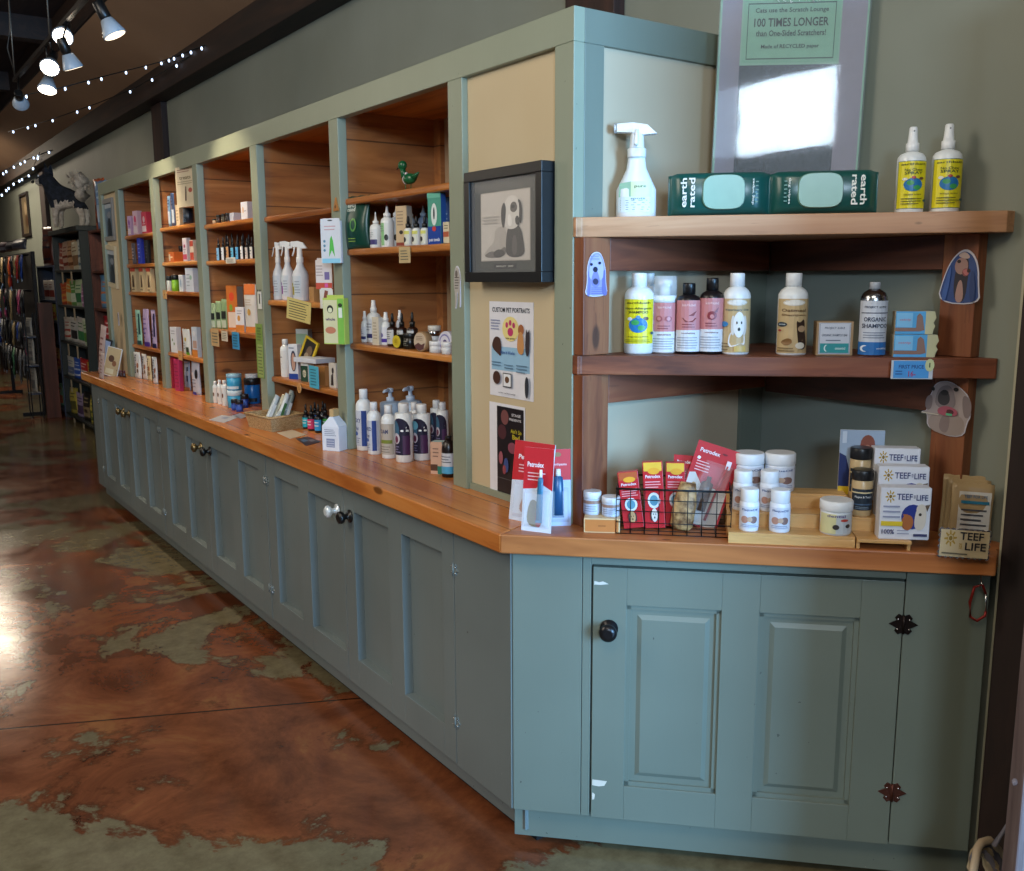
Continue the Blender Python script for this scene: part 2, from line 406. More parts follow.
def card(f, name, label, cat, els, th=.002, group=None, tilt=None, hole=False, base='#f4f4f2', part='sheet'):
    w, h = f['w'], f['h']; t = thing(name, label, cat, f['loc'], f['rz'], group, tilt)
    b_ = B(); b_.box(-w/2, -th/2, 0, w/2, th/2, h, M(base, .4)); b_.build(part, t)
    if els: art('printed_front', t, flat(-th/2), els, w/2, h)
    return t
def tagcard(px0, px1, py0, py1, x, label, col, els=None, name='price_tag', lean=.25, ang=-90):
    """small tag that hangs off a shelf edge of the long unit, at depth x"""
    p = hitx((px0+px1)/2, py0, x); q = hitx((px0+px1)/2, py1, x)
    k = pr(*p)[2]; w = (px1-px0)/k; c = math.cos(RAD(ang+90)); vx, vy = p.x-CAM.x, p.y-CAM.y; L = math.hypot(vx, vy); w = w/max(.3, vx/L) if ang == -90 else w
    t = thing(name, label, 'tag', (x, p.y, q.z), RAD(ang))
    b_ = B(); h = p.z-q.z; b_.box(-w/2, -.001, 0, w/2, .001, h, M(col, .5)); b_.build('card', t)
    art('handwriting', t, flat(-.001), els or [('l', -.7, .15, .8, .85, 4, '#5a5a50')], w/2, h)
    return t
def dogface(cx, cz, s, c1, c2='#2a2420', asp=1):
    """small portrait of a dog's head as flat shapes"""
    return [('e', cx-.75*s*asp, cz-.05*s, .28*s*asp, .62*s, c2), ('e', cx+.75*s*asp, cz-.05*s, .28*s*asp, .62*s, c2), ('e', cx, cz, .72*s*asp, .8*s, c1),
            ('e', cx, cz-.4*s, .42*s*asp, .4*s, c1), ('e', cx, cz-.28*s, .17*s*asp, .12*s, '#1c1816'), ('e', cx-.28*s*asp, cz+.12*s, .09*s*asp, .09*s, '#1c1816'), ('e', cx+.28*s*asp, cz+.12*s, .09*s*asp, .09*s, '#1c1816')]
# ------------------------------------------------------------------ room
def floor_mat():
    t = NT('stained_concrete'); v = t.coord((1, 1, 1))
    a = t.noise(v, .55, 6, .62, .5); b_ = t.noise(v, 2.2, 8, .7, .6); c = t.noise(v, 14, 4, .7)
    base = t.ramp(b_, [(.28, '#3c2013'), (.42, '#653620'), (.55, '#83492a'), (.68, '#966034')])
    base = t.mix(t.math('MULTIPLY', c, .35), base, '#4a2a1a')
    # dirty olive patches with broken edges
    p = t.noise(v, .9, 9, .68, .35); far = t.noise(v, .33, 2)
    k = t.math('ADD', p, t.math('MULTIPLY', t.math('SUBTRACT', far, .5), .35))
    msk = t.ramp(k, [(.505, '#000000'), (.52, '#ffffff')])
    ol = t.ramp(c, [(.3, '#5c5038'), (.7, '#766a4e')])
    col = t.mix(msk, base, ol)
    edge = t.ramp(k, [(.48, '#000000'), (.505, '#ffffff'), (.525, '#000000')])
    col = t.mix(t.math('MULTIPLY', edge, .5), col, '#2f1a10')
    # control joint
    co_ = t.n('ShaderNodeTexCoord'); sp = t.n('ShaderNodeSeparateXYZ'); t.l(co_.outputs['Object'], sp.inputs[0])
    u_ = t.math('ADD', t.math('MULTIPLY', sp.outputs['X'], .45), sp.outputs['Y'])
    j = t.math('LESS_THAN', t.math('ABSOLUTE', t.math('SUBTRACT', u_, 1.17)), .006)
    col = t.mix(t.math('MULTIPLY', j, .8), col, '#1c0f09')
    t.bump(t.math('ADD', t.math('MULTIPLY', b_, .6), c), .10, .004)
    return t.out(col, t.ramp(b_, [(.3, '#5a5a5a'), (.7, '#868686')]))
def S(b_, name, bevel=0): return b_.build(name, None, bevel, 'structure')
S(B().box(-6, -5.2, -.1, 2, 19, 0, floor_mat()), 'floor')
S(B().box(W, -5.2, 0, W+.15, 19, 4.2, WALLM), 'wall_right')
S(B().box(-6, 19, 0, 2, 19.15, 4.2, M('#3a3128', .8)), 'wall_far')
S(B().box(-6.15, -5.2, 0, -6, 19, 4.2, M('#8f877a', .8)), 'wall_left')
FY = -5.05; WX0, WX1, WZ0, WZ1 = -4.5, -2.66, 2.68, 3.30
b_ = B(); fm = M('#8f897c', .8)
b_.box(-6, FY-.15, 0, 2, FY, WZ0, fm).box(-6, FY-.15, WZ1, 2, FY, 4.2, fm).box(-6, FY-.15, WZ0, WX0, FY, WZ1, fm).box(WX1, FY-.15, WZ0, 2, FY, WZ1, fm)
S(b_, 'wall_near')
# ceiling: plaster slope along the wall, dark timber deck beyond
t = NT('tan_plaster'); v = t.coord(); t.bump(t.noise(v, 6, 5), .3, .01); TAN = t.out(t.ramp(t.noise(v, .8, 3), [(.3, '#8a6a4e'), (.7, '#9c7a5a')]), .85)
DECK = wood('dark_deck', ('#1c110c', '#2c1c15', '#38261d'), 'y', 1, .8, False, .16, 'x')
b_ = B(); cx1, cx0 = W, .28; zc1, zc0 = 3.2-.5*(W-.774), 3.2+.5*(.774-.28)
b_.add([(cx1, -5.2, zc1), (cx1, 19, zc1), (cx0, 19, zc0), (cx0, -5.2, zc0), (cx1, -5.2, zc1+.1), (cx1, 19, zc1+.1), (cx0, 19, zc0+.1), (cx0, -5.2, zc0+.1)],
       [(0, 1, 2, 3), (4, 7, 6, 5), (0, 4, 5, 1), (2, 6, 7, 3)], TAN)
S(b_, 'ceiling_plaster_slope')
S(B().box(-6, -5.2, 3.72, W, 19, 3.8, DECK), 'ceiling')
S(B().box(cx0-.02, -5.2, zc0, cx0+.06, 19, 3.72, BEAMW), 'ceiling_edge_beam', .004)
for k in range(9): S(B().box(-6, -3+k*2.5, 3.54, .26, -2.85+k*2.5, 3.72, BEAMW), 'ceiling_rafter')
S(B().box(.774, -5.2, 3.0, W, 19, 3.2, BEAMW), 'wall_beam', .006)
for y0, y1 in ((.62, .89), (6.17, 6.47), (11.75, 12.1), (17.4, 17.7)): S(B().box(W-.05, y0, 0 if y0 > 6 else 0, W+.001, y1, 3.0, DARKW), 'wall_column', .004)
S(B().box(.86, -1.25, 0, W, -.848, 3.0, wood('near_column_timber', ('#120a08', '#22130f', '#2e1b15'), 'z', 1, .65, False)), 'wall_column_near', .004)
b_ = B(); b_.box(.872, -.847, 0, W, -.838, 2.6, M('#b9b49a', .7)); S(b_, 'trim_caulk_strip')
# window behind the viewer, seen only mirrored in shrink wrap
b_ = B(); tr = M('#cfcac0', .5)
for a in ((WX0-.05, WZ0-.05, WX1+.05, WZ0), (WX0-.05, WZ1, WX1+.05, WZ1+.05), (WX0-.05, WZ0, WX0, WZ1), (WX1, WZ0, WX1+.05, WZ1)): b_.box(a[0], FY-.02, a[1], a[2], FY+.03, a[3], tr)
S(b_, 'window_1')
# ------------------------------------------------------------------ long upper shelving
YN = [(5.23, 5.32), (4.735, 4.82), (3.87, 3.955), (3.035, 3.115), (2.175, 2.258), (1.335, 1.415), (.478, .558), (-.047, .031)]
ZT0, ZT1, XB = 2.164, 2.247, .60
YL = 5.32
H = thing('shelving_hutch', 'long sage green built-in shelving with five open pine bays above the worktop', 'shelving')
B().box(U, V, ZT0, U+.035, YL, ZT1, TRIMP).build('top_rail', H, .002)
B().box(U+.035, V+.035, ZT1-.02, W-.001, YL, ZT1-.004, M('#3c3a34', .8)).build('top_board', H)
for i, (y0, y1) in enumerate(YN): B().box(U, y0, ZC, U+.035, y1, ZT0, TRIMP).build('post', H, .002)
for (y0, y1) in YN[1:7]:
    ym = (y0+y1)/2; B().box(U+.035, y0+.012, ZC, XB, y1-.012, ZT1-.03, PINE).build('divider', H)
B().box(U+.035, YL-.02, ZC, XB, YL, ZT1-.03, PINE).build('divider', H)
for k in range(1, 6):
    y0, y1 = YN[k+1][1]-.012, YN[k][0]+.012
    bw = B(); bw.box(XB, y0, ZC, XB+.02, y1, ZT1-.03, M('#b39a7a', .7) if k == 5 else PINE_Y); bw.build('back_board', H)
    if k == 5: B().box(XB-.02, y1-.05, ZC, XB, y1, ZT1-.03, PINE).build('corner_batten', H)
    bw = B(); bw.box(U+.035, y0, ZT0+.03, XB, y1, ZT0+.045, SHELFW); bw.build('bay_ceiling', H)
SH = {5: (1.877, 1.692, 1.34), 4: (1.855, 1.488, 1.142), 3: (1.86, 1.675, 1.325), 2: (1.88, 1.68, 1.512, 1.15), 1: (1.865, 1.68, 1.50, 1.15)}
for k, zs in SH.items():
    y0, y1 = YN[k+1][1]-.01, YN[k][0]+.01
    for z in zs:
        bw = B(); bw.box(U+.022, y0, z-.024, XB, y1, z, SHELFW); bw.build('shelf', H, .007)
B().box(U+.02, YN[7][1]-.003, ZC, U+.032, YN[6][0]+.003, ZT0, CREAM).build('cream_panel', H)
B().box(U+.02, YN[1][1]-.003, ZC, U+.032, YN[0][0]+.003, ZT0, CREAM).build('cream_panel', H)
B().box(U+.012, YN[7][1], ZC, U+.032, YN[6][0], ZC+.02, TRIMP).build('panel_bead', H)
# end of the shelving, facing the corner
B().box(U+.035, V, ZT0, W, V+.02, ZT1, SAGE).build('end_rail', H, .002)
B().box(U+.035, V, ZC, .265, V+.02, ZT0, SAGE).build('end_post', H, .002)
B().box(.826, V, ZC, W-.001, V+.02, ZT0, SAGE).build('end_post', H, .002)
B().box(.26, V+.012, ZC, .83, V+.024, ZT0, ENDP).build('end_panel', H)
# ------------------------------------------------------------------ worktop
b_ = B(); ZU = .8765; tn = math.tan(PI/8)
e = dpt(1.182, -OV)
poly = [(-OV, YL-.03), (-OV, -OV*tn), e, (.84, -.852), (.857, -.8375), (W-.001, -.836), (W-.001, V-.001), (XB+.03, V-.001), (XB+.03, YL-.03)]
# split in two boards so the grain follows each run
mit = (-OV, -OV*tn)
b_.prism([(-OV, YL-.03), mit, (.22, .09), (XB+.03, V-.001), (XB+.03, YL-.03)], ZU, ZC, TOPW)
tw = thing('worktop', 'long honey coloured fir worktop running the length of the green cabinets', 'worktop')
b_.build('long_board', tw, .004)
b_ = B(); T = Matrix.Rotation(RAD(-45), 4, 'Z'); Ti = T.inverted()
pl = [mit, e, (.84, -.852), (.857, -.8375), (W-.001, -.836), (W-.001, V-.001), (XB+.03, V-.001), (.22, .09)]
pl = [((Ti @ Vector((x, y, 0))).x, (Ti @ Vector((x, y, 0))).y) for x, y in pl]
b_.prism(pl, ZU, ZC, TOPD); o = b_.build('corner_board', tw, .004); o.rotation_euler = (0, 0, RAD(-45))
# ------------------------------------------------------------------ base cabinets, long run
def knob(parent, c, n, m_, r=.02):
    """turned knob on a door; c point on the door, n outward"""
    n = Vector(n); q = n.to_track_quat('Z', 'Y').to_matrix().to_4x4()
    b_ = B(); b_.lathe([(r*1.05, 0), (r*1.05, .004), (r*.5, .006), (r*.42, .022), (r*.9, .028), (r*1.05, .036), (r*.95, .044), (r*.5, .049)], m_, 18, T=Matrix.Translation(c) @ q)
    return b_.build('knob', parent)
def hinge(parent, c, T, m_, s=.024):
    """butterfly hinge in the local x-z plane, facing -y"""
    b_ = B()
    for sg in (-1, 1):
        p = [(0.001, -.75), (.45, -.95), (.75, -.6), (.6, -.35), (1.25, 0), (.6, .35), (.75, .6), (.45, .95), (.001, .75)]
        p = [(sg*x*s, z*s) for x, z in p]
        if sg < 0: p = p[::-1]
        n = len(p); vs = [(x, -.003, z) for x, z in p]+[(x, 0, z) for x, z in p]
        b_.add(vs, [tuple(t) for t in tri(p)]+[(i, n+i, n+(i+1) % n, (i+1) % n) for i in range(n)], m_)
        for z in (-.45, .45): b_.ball((sg*.5*s, -.003, z*s), .0028, CHROME, 6)
    b_.tube([(0, -.004, -.85*s), (0, -.004, .85*s)], .0035, m_)
    o = b_.build('hinge', parent); o.matrix_local = Matrix.Translation(c) @ T
    return o
def door(parent, x0, x1, z0, z1, panels, pz0, pz1, m_, th=.02, y=0, rec=.014, field=False):
    """framed door in the local frame, front at y facing -y"""
    b_ = B(); xs = [x0]+[q for p in panels for q in p]+[x1]
    for i in range(0, len(xs), 2): b_.box(xs[i], y, z0, xs[i+1], y+th, z1, m_)
    for p in panels: b_.box(p[0], y, z0, p[1], y+th, pz0, m_).box(p[0], y, pz1, p[1], y+th, z1, m_)
    o = b_.build('door', parent, .0012)
    for p in panels:
        b_ = B(); b_.box(p[0], y+rec, pz0, p[1], y+th-.001, pz1, m_)
        if field:
            f = .028; n = .012
            q0 = [(p[0]+f, pz0+f), (p[1]-f, pz0+f), (p[1]-f, pz1-f), (p[0]+f, pz1-f)]; q1 = [(p[0]+f+n, pz0+f+n), (p[1]-f-n, pz0+f+n), (p[1]-f-n, pz1-f-n), (p[0]+f+n, pz1-f-n)]
            vs = [(a, y+rec, b) for a, b in q0]+[(a, y+rec-.006, b) for a, b in q1]
            b_.add(vs, [(i, (i+1) % 4, 4+(i+1) % 4, 4+i) for i in range(4)]+[(4, 5, 6, 7)], m_)
            # bevelled bead round the opening
            for a in ((p[0], pz0, p[1], pz0+.012), (p[0], pz1-.012, p[1], pz1), (p[0], pz0, p[0]+.012, pz1), (p[1]-.012, pz0, p[1], pz1)): b_.box(a[0], y+rec*.5, a[1], a[2], y+rec, a[3], m_)
        b_.build('door_panel', o)
    return o
ZB = .128
ROT = RAD(-90)
def cab(y0, y1, label, doors, stile=None):
    t = thing('base_cabinet', label, 'cabinet', (0, y1, 0), ROT, 'base cabinets under the long worktop')
    X_ = lambda y: y1-y                       # world y -> local x
    b_ = B(); b_.box(0, .046, ZB, y1-y0, .55, ZU-.002, M('#4b524e', .7)); b_.build('carcass', t)
    b_ = B(); L = y1-y0
    b_.box(0, .004, ZB, L, .024, ZB+.012, SAGE_D).box(0, .004, ZU-.045, L, .024, ZU-.001, SAGE_D)
    b_.build('face_frame', t)
    B().box(0, .045, .046, L, .063, ZB-.001, SAGE_D).build('kick_board', t, .001)
    if stile: B().box(X_(stile[1]), 0, ZB, X_(stile[0]), .024, ZU-.001, SAGE_D).build('end_board', t, .001)
    for (a, b2, ps, kn, km, hy) in doors:
        d = door(t, X_(b2)+.0015, X_(a)-.0015, ZB+.004, ZU-.012, [(X_(p[1]), X_(p[0])) for p in sorted(ps, reverse=True)], .235, .78, SAGE_D, rec=.030, th=.034)
        knob(d, (X_(kn), 0, .76), (0, -1, 0), km, .022)
        for z in (.27, .745): hinge(d, (X_(hy), 0, z), Matrix.Identity(4), SAGE_D, .02)
    return t
GLASSK = NT('glass_knob'); GLASSK.out('#e6ebea', .08, .3); GLASSK = GLASSK.m
BRASS = M('#8d7a55', .3, .9)
cab(.0, 1.797, 'nearest double-door sage base cabinet, one glass knob and one black knob', [(.291, 1.038, [(.36, .61), (.70, .955)], .985, BLK, .289), (1.038, 1.794, [(1.06, 1.355), (1.45, 1.70)], 1.09, GLASSK, 1.785)], (.002, .289))
cab(1.80, 3.449, 'middle double-door sage base cabinet below the wicker basket', [(1.80, 2.608, [(1.89, 2.14), (2.25, 2.53)], 2.54, BLK, 1.812), (2.608, 3.447, [(2.69, 2.945), (3.045, 3.295)], 2.68, BRASS, 3.435)])
cab(3.452, 5.205, 'farthest double-door sage base cabinet at the far end of the run', [(3.455, 4.2, [(3.53, 3.775), (3.86, 4.115)], 4.13, BRASS, 3.467), (4.2, 5.0, [(4.27, 4.515), (4.65, 4.89)], 4.27, BRASS, 4.99)], (5.003, 5.2))
# corner cabinet
cc = thing('corner_cabinet', 'angled sage corner cabinet with one wide two-panel door and black knob', 'cabinet', (0, 0, 0), RAD(-45))
# keep clear of the long run: carcass polygon
pw = [(0.02, -.0), (.841, -.838), (W-.002, -.838), (W-.002, -.004), (.02, -.004)]
b_ = B(); b_.prism([((Ti @ Vector((x+.02, y+.0, 0))).x, (Ti @ Vector((x+.02, y, 0))).y) for x, y in [(.015, -.006), (.80, -.79), (.895, -.79), (.895, -.006)]], ZB, ZU-.002, M('#4b524e', .7)); b_.build('carcass', cc)
b_ = B(); b_.box(.004, 0, ZB, .19, .024, ZU-.001, SAGE); b_.build('front_board', cc, .0012)
b_ = B(); b_.box(.1915, .0, ZB, .214, .024, ZU-.001, SAGE); b_.build('front_board', cc, .0012)
b_ = B(); b_.box(.2142, 0, .845, .993, .024, ZU-.001, SAGE); b_.build('top_rail', cc, .0012)
b_ = B(); b_.box(.994, 0, ZB, 1.187, .024, ZU-.001, SAGE); b_.build('front_board', cc, .0012)
d = door(cc, .219, .9915, ZB-.002, .838, [(.307, .55), (.645, .89)], .225, .737, SAGE, th=.022, rec=.014, field=True)
knob(d, (.262, 0, .672), (0, -1, 0), M('#1d1a1b', .3, .3), .023)
for z, mm in ((.728, IRON), (.274, M('#5a2f22', .45, .6))): hinge(d, (.9935, 0, z), Matrix.Identity(4), mm, .028)
b_ = B(); b_.box(.0, .04, .026, 1.2, .058, ZB-.002, SAGE); b_.build('kick_board', cc, .001)
# paint losses on the door edge
art('paint_loss', d, flat(0), [('p', [(.222, .80), (.235, .797), (.245, .80), (.26, .793), (.24, .79), (.222, .79)], '#d8d2c6'), ('p', [(.222, .238), (.262, .236), (.255, .222), (.24, .219), (.222, .221)], '#d8cfc0'), ('p', [(.222, .2), (.23, .195), (.228, .18), (.222, .178)], '#d8cfc0')], 1, 1)
# plinth painted near-black for the shade in the gap under the kick boards
S(B().box(.085, -.0, 0, .5, 5.15, .12, M('#0c0a09', .9)), 'trim_shade_plinth')
# ------------------------------------------------------------------ corner shelves
cs = thing('corner_shelf', 'reclaimed redwood corner shelf with two triangular shelves on the worktop', 'shelf', (U, V, ZC))
def tri_shelf(zt, a, b2, th, m_):
    # a: (x, y) front left, b2: front right at the wall
    x0 = U+.0; pts = [(x0, V-.001), (x0, a[1]), a, b2, (W-.001, b2[1]+.002), (W-.001, V-.001)]
    q = [((Ti @ Vector((x-U, y-V, 0))).x, (Ti @ Vector((x-U, y-V, 0))).y) for x, y in pts]
    b_ = B(); b_.prism(q, zt-th-ZC, zt-ZC, m_); o = b_.build('shelf_board', cs, .002); o.rotation_euler = (0, 0, RAD(-45))
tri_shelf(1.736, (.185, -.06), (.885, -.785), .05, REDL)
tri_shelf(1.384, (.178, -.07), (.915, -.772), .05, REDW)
FT = .04   # frame boards lie flat on the end panel and on the wall
def board(name, x0, y0, z0, x1, y1, z1, m_): B().box(x0-U, y0-V, z0-ZC, x1-U, y1-V, z1-ZC, m_).build(name, cs, .0015)
board('upright', .170, V-FT, ZC+.001, .258, V-.001, 1.333, REDWZ)
board('upright', .170, V-FT, 1.385, .258, V-.001, 1.685, REDWZ)
board('rail', .2585, V-FT, 1.254, W-FT-.001, V-.001, 1.333, REDW)
board('rail', .2585, V-FT, 1.601, W-FT-.001, V-.001, 1.685, REDW)
ry = wood('redwood_rail', ('#3a1c10', '#5e311d', '#7a4630'), 'y', 1, .5, True)
board('upright', W-FT, -.722, ZC+.001, W-.001, -.632, 1.333, REDWZ)
board('upright', W-FT, -.722, 1.385, W-.001, -.632, 1.685, REDWZ)
board('rail', W-FT, -.6315, 1.24, W-.001, V-FT-.001, 1.333, ry)
board('rail', W-FT, -.6315, 1.60, W-.001, V-FT-.001, 1.685, ry)
# ------------------------------------------------------------------ lights
def area(name, loc, rot, sx, sy, e, col):
    l = bpy.data.lights.new(name, 'AREA'); l.shape = 'RECTANGLE'; l.size = sx; l.size_y = sy; l.energy = e; l.color = col
    o = bpy.data.objects.new(name, l); COL.objects.link(o); o.location = loc; o.rotation_euler = rot; return o
def aim(o, tgt):
    d = Vector(tgt)-o.location; o.rotation_euler = d.to_track_quat('-Z', 'Y').to_euler()
# daylight through the window
WM = -3.72
o = area('window_daylight', ((WM+WX1)/2, FY+.005, (WZ0+WZ1)/2), (PI/2, 0, 0), WX1-WM, WZ1-WZ0, 150, (.62, .80, 1.0))
o = area('window_daylight', ((WX0+WM)/2, FY+.005, (WZ0+WZ1)/2), (PI/2, 0, 0), WM-WX0, WZ1-WZ0, 14, (.5, .72, 1.0))
o = area('shop_window', (.25, -4.85, 1.7), (0, 0, 0), 1.5, 1.9, 400, (.27, .58, 1.0)); aim(o, (.2, 0, 1.2))
o = area('added_fill', (-2.6, 1.0, 3.5), (0, 0, 0), 1.2, 3.2, 86, (1.0, .88, .72)); aim(o, (0, 1.2, .9))  # soft warm fill added overhead for ambient light, no fixture modelled
o = area('added_fill', (-1.6, -1.8, 3.5), (0, 0, 0), 1.0, 1.0, 28, (1.0, .88, .70)); aim(o, (.3, -.3, 1.0))
o = area('added_fill', (-2.6, 5.5, 3.5), (0, 0, 0), 1.0, 3.0, 42, (1.0, .86, .7)); aim(o, (0, 5, 1))
o = area('added_fill', (-.1, 13, 3.42), (0, 0, 0), .6, 2.4, 60, (1.0, .85, .66))  # far fill light added to lay a sheen on the floor
wd = bpy.data.worlds.new('world'); SC.world = wd; wd.use_nodes = True
wd.node_tree.nodes['Background'].inputs[0].default_value = (.58, .52, .44, 1); wd.node_tree.nodes['Background'].inputs[1].default_value = .35
SC.view_settings.view_transform = 'Standard'; SC.view_settings.look = 'None'; SC.view_settings.exposure = .28
# ------------------------------------------------------------------ top shelf of the corner unit
ZS1, ZS2 = 1.736, 1.384
YEL, TEALD = '#e6d61e', '#14524b'
bottle(dia(616, 656, 123, ZS1, .17), 'spray_bottle', 'large white trigger spray bottle with pale green label on the top corner shelf', 'bottle', 'trigger', els=[('p', [(-.8, .95), (-.85, .5), (-.2, .5), (-.2, 1)], '#9cc7a8'), ('r', -.2, .5, .75, 1, '#d9e3b5'), ('t', 'pure', .2, .82, .5, .09, '#3a5a3c'), ('r', -.88, 0, .88, .5, '#dfeaea'), ('l', -.7, .05, .7, .42, 5, '#8fa6a6'), ('t', 'spots', .1, .43, .6, .08, '#6b8a8c')], lz=(.06, .38), la=1.15, group=None, sy=.62, hd=RAD(-88))
def wipes(x0, x1, yt, label, flip, rz, r):
    f = dia(x0, x1, yt, ZS1, r, .32, rz, True); w, h, d = f['w'], f['h'], f['d']
    t = thing('wipes_pack', label, 'wipes', f['loc'], f['rz'], None); g = M(TEALD, .28)
    b_ = B(); nx, nz = 24, 8; vs = []
    for i in range(nx+1):
        u_ = -1+2*i/nx; e = max(.04, 1-abs(u_)**7); hh = h*(.94+.06*math.cos(u_*9)) if abs(u_) > .9 else h*.95
        for k in range(16):
            a = 2*PI*k/16; c, s_ = math.cos(a), math.sin(a); c = math.copysign(abs(c)**.5, c); s_ = math.copysign(abs(s_)**.45, s_)
            vs.append((u_*w/2, c*d/2*e, hh/2+s_*hh/2*(.97 if abs(u_) < .95 else 1)))
    fs = [(i*16+k, i*16+(k+1) % 16, (i+1)*16+(k+1) % 16, (i+1)*16+k) for i in range(nx) for k in range(16)]+[list(range(16)), [nx*16+k for k in range(16)][::-1]]
    b_.add(vs, fs, g, True); b_.build('wrapper', t)
    b_ = B(); n = 28; hx, hz = w*.205, h*.37; pts = []
    for k in range(n):
        a = 2*PI*k/n; c, s_ = math.cos(a), math.sin(a); pts.append((math.copysign(abs(c)**.55, c)*hx, math.copysign(abs(s_)**.55, s_)*hz))
    cx_ = w*(.035 if not flip else -.035)
    y_ = -d/2; vs = [(x+cx_, y_, z+h*.5) for x, z in pts]+[(x*.96+cx_, y_-.007, z*.96+h*.5) for x, z in pts]
    b_.add(vs, [(k, (k+1) % n, n+(k+1) % n, n+k) for k in range(n)]+[[n+k for k in range(n)]], M('#86b5a2', .3)); b_.build('lid', t)
    sg = -1 if flip else 1
    art('printed_front', t, flat(-d/2-.0008), [('t', 'earth', -.70*sg, .5, .12, .62, '#f2efe2', 90*sg), ('t', 'rated', -.54*sg, .5, .12, .62, '#f2efe2', 90*sg), ('t', 'dog wipes', .63*sg, .5, .055, .55, '#dfeadf', 90*sg), ('l', .70*sg-.03, .25, .70*sg+.03, .75, 6, '#5e8f82')], w/2, h)
    return t
wipes(668, 770, 170, 'green pack of dog wipes with pale lid, left one beside the spray bottle', False, -44, .16)
wipes(768, 876, 168, 'green pack of dog wipes turned the other way, right one below the scratcher box', True, -46, .155)
# scratcher box
f = dia(711, 850, 2, ZS1, .39, .10, -45, True); w, h, d = f['w'], f['h']+.01, .045
t = thing('scratcher_box', 'tall shrink-wrapped cat scratcher with mint green label leaning in the corner', 'box', f['loc'], f['rz'], None, (0, RAD(1.3)))
b_ = B(); b_.box(-w/2, -d/2, 0, w/2, d/2, h, M('#8ab89c', .5)); b_.build('carton_body', t, .002)
scr = NT('scratch_pad'); v = scr.coord((60, 60, 60)); scr.out(scr.ramp(scr.noise(v, 6, 3), [(.35, '#232a33'), (.65, '#4a545f')]), .7); scr = scr.m
art('printed_front', t, flat(-d/2), [('r', -.97, .01, -.70, .99, '#8d8794'), ('r', .64, .01, .97, .99, '#8d8794'), ('r', -.70, .02, .64, .70, scr), ('r', -.68, .71, .62, .985, '#7fb397'),
    ('r', -.62, .965, .56, .97, '#2f4f46'), ('r', -.62, .725, .56, .73, '#2f4f46'), ('r', -.62, .725, -.61, .97, '#2f4f46'), ('r', .55, .725, .56, .97, '#2f4f46'),
    ('t', 'Cats use the Scratch Lounge', -.03, .935, .98, .026, '#23433c'), ('t', '100 TIMES LONGER', -.03, .885, 1.0, .038, '#1a3832'), ('t', 'than One-Sided Scratchers!', -.03, .838, .94, .026, '#23433c'), ('t', 'Made of RECYCLED paper', -.03, .778, .78, .022, '#23433c')], w/2, h, .6)
film = NT('shrink_film'); v = film.coord((1, 1, 1)); film.bump(film.noise(v, 5, 3), .035, .01); film.out('#dfe8ee', .04, 0, .9); film.b.inputs['Alpha'].default_value = .16
film.b.inputs['Coat Weight'].default_value = 1.0; film.b.inputs['Coat Roughness'].default_value = .04; film = film.m
b_ = B(); b_.box(-w/2-.003, -d/2-.006, 0, w/2+.003, d/2+.002, h+.004, film)
b_.build('shrink_wrap', t, .002)
b_ = B()
for k in range(7): b_.tube([(-.05+k*.017, -d/2-.006, h), (-.05+k*.02, -d/2-.008, h-.008-.006*(k % 3)), (-.04+k*.017, -d/2-.006, h-.016)], .0012, M('#e9eef0', .2), 5)
b_.build('wrap_wrinkle', t)
yl = [('r', -1, 0, 1, 1, '#2d6a74'), ('r', -.94, .012, .94, .988, YEL), ('t', 'earthbath', 0, .93, 1.5, .045, '#2d3a1c'), ('t', 'No Chew', 0, .81, 1.0, .055, '#29431f'), ('t', 'SPRAY', 0, .745, 1.0, .06, '#29431f'), ('e', 0, .5, .52, .14, '#2273ae'), ('e', -.16, .54, .2, .05, '#3c9b52'), ('e', .2, .44, .2, .05, '#3c9b52'),
      ('e', -.45, .62, .14, .03, '#e8e4d8'), ('e', .42, .63, .14, .03, '#6b4a30'), ('e', 0, .65, .12, .03, '#b23a2e'), ('t', 'lemon scent', 0, .30, .9, .03, '#3a3a20'), ('l', -.6, .08, .6, .24, 3, '#6b6a1c'), ('e', .7, .17, .14, .028, '#22525c')]
for x0, x1, yt, lb in ((896, 923, 127, 'yellow-label white spray bottle on the top corner shelf, left of the pair'), (931, 959, 124, 'yellow-label white spray bottle nearest the right end of the top shelf')):
    bottle(dia(x0, x1, yt, ZS1, .15), 'spray_bottle', lb, 'bottle', 'spray', els=yl, lz=(.05, .6), la=1.25, sh=.62, nr=.3, group=None)
# ------------------------------------------------------------------ middle shelf
hy = [('r', -1, 0, 1, 1, YEL), ('t', 'earthbath', 0, .92, 1.4, .05, '#2c2c14'), ('t', 'Hypo-Allergenic', 0, .79, 1.6, .06, '#23301a'), ('t', 'SHAMPOO', 0, .71, 1.1, .06, '#23301a'), ('e', 0, .42, .52, .17, '#2273ae'), ('e', -.15, .48, .22, .06, '#3c9b52'), ('e', .18, .36, .2, .06, '#3c9b52'),
      ('e', -.45, .56, .14, .04, '#e8e4d8'), ('e', .42, .57, .14, .04, '#6b4a30'), ('e', 0, .6, .12, .04, '#5c8fb0'), ('t', 'fragrance free', 0, .16, 1.1, .035, '#3a3a20'), ('e', .8, .24, .12, .035, '#22525c'), ('l', -.7, .03, .7, .11, 2, '#8d8a1c')]
bottle(dia(639, 658, 273, ZS2, .27), 'shampoo_bottle', 'yellow-label shampoo bottle half hidden behind the front yellow one', 'bottle', 'disc', els=hy, lz=(.13, .68), sh=.72, nr=.42)
bottle(dia(624, 653, 273, ZS2, .165), 'shampoo_bottle', 'yellow hypoallergenic shampoo bottle at the left front of the middle shelf', 'bottle', 'disc', els=hy, lz=(.13, .68), sh=.72, nr=.42)
PK = '#c98383'
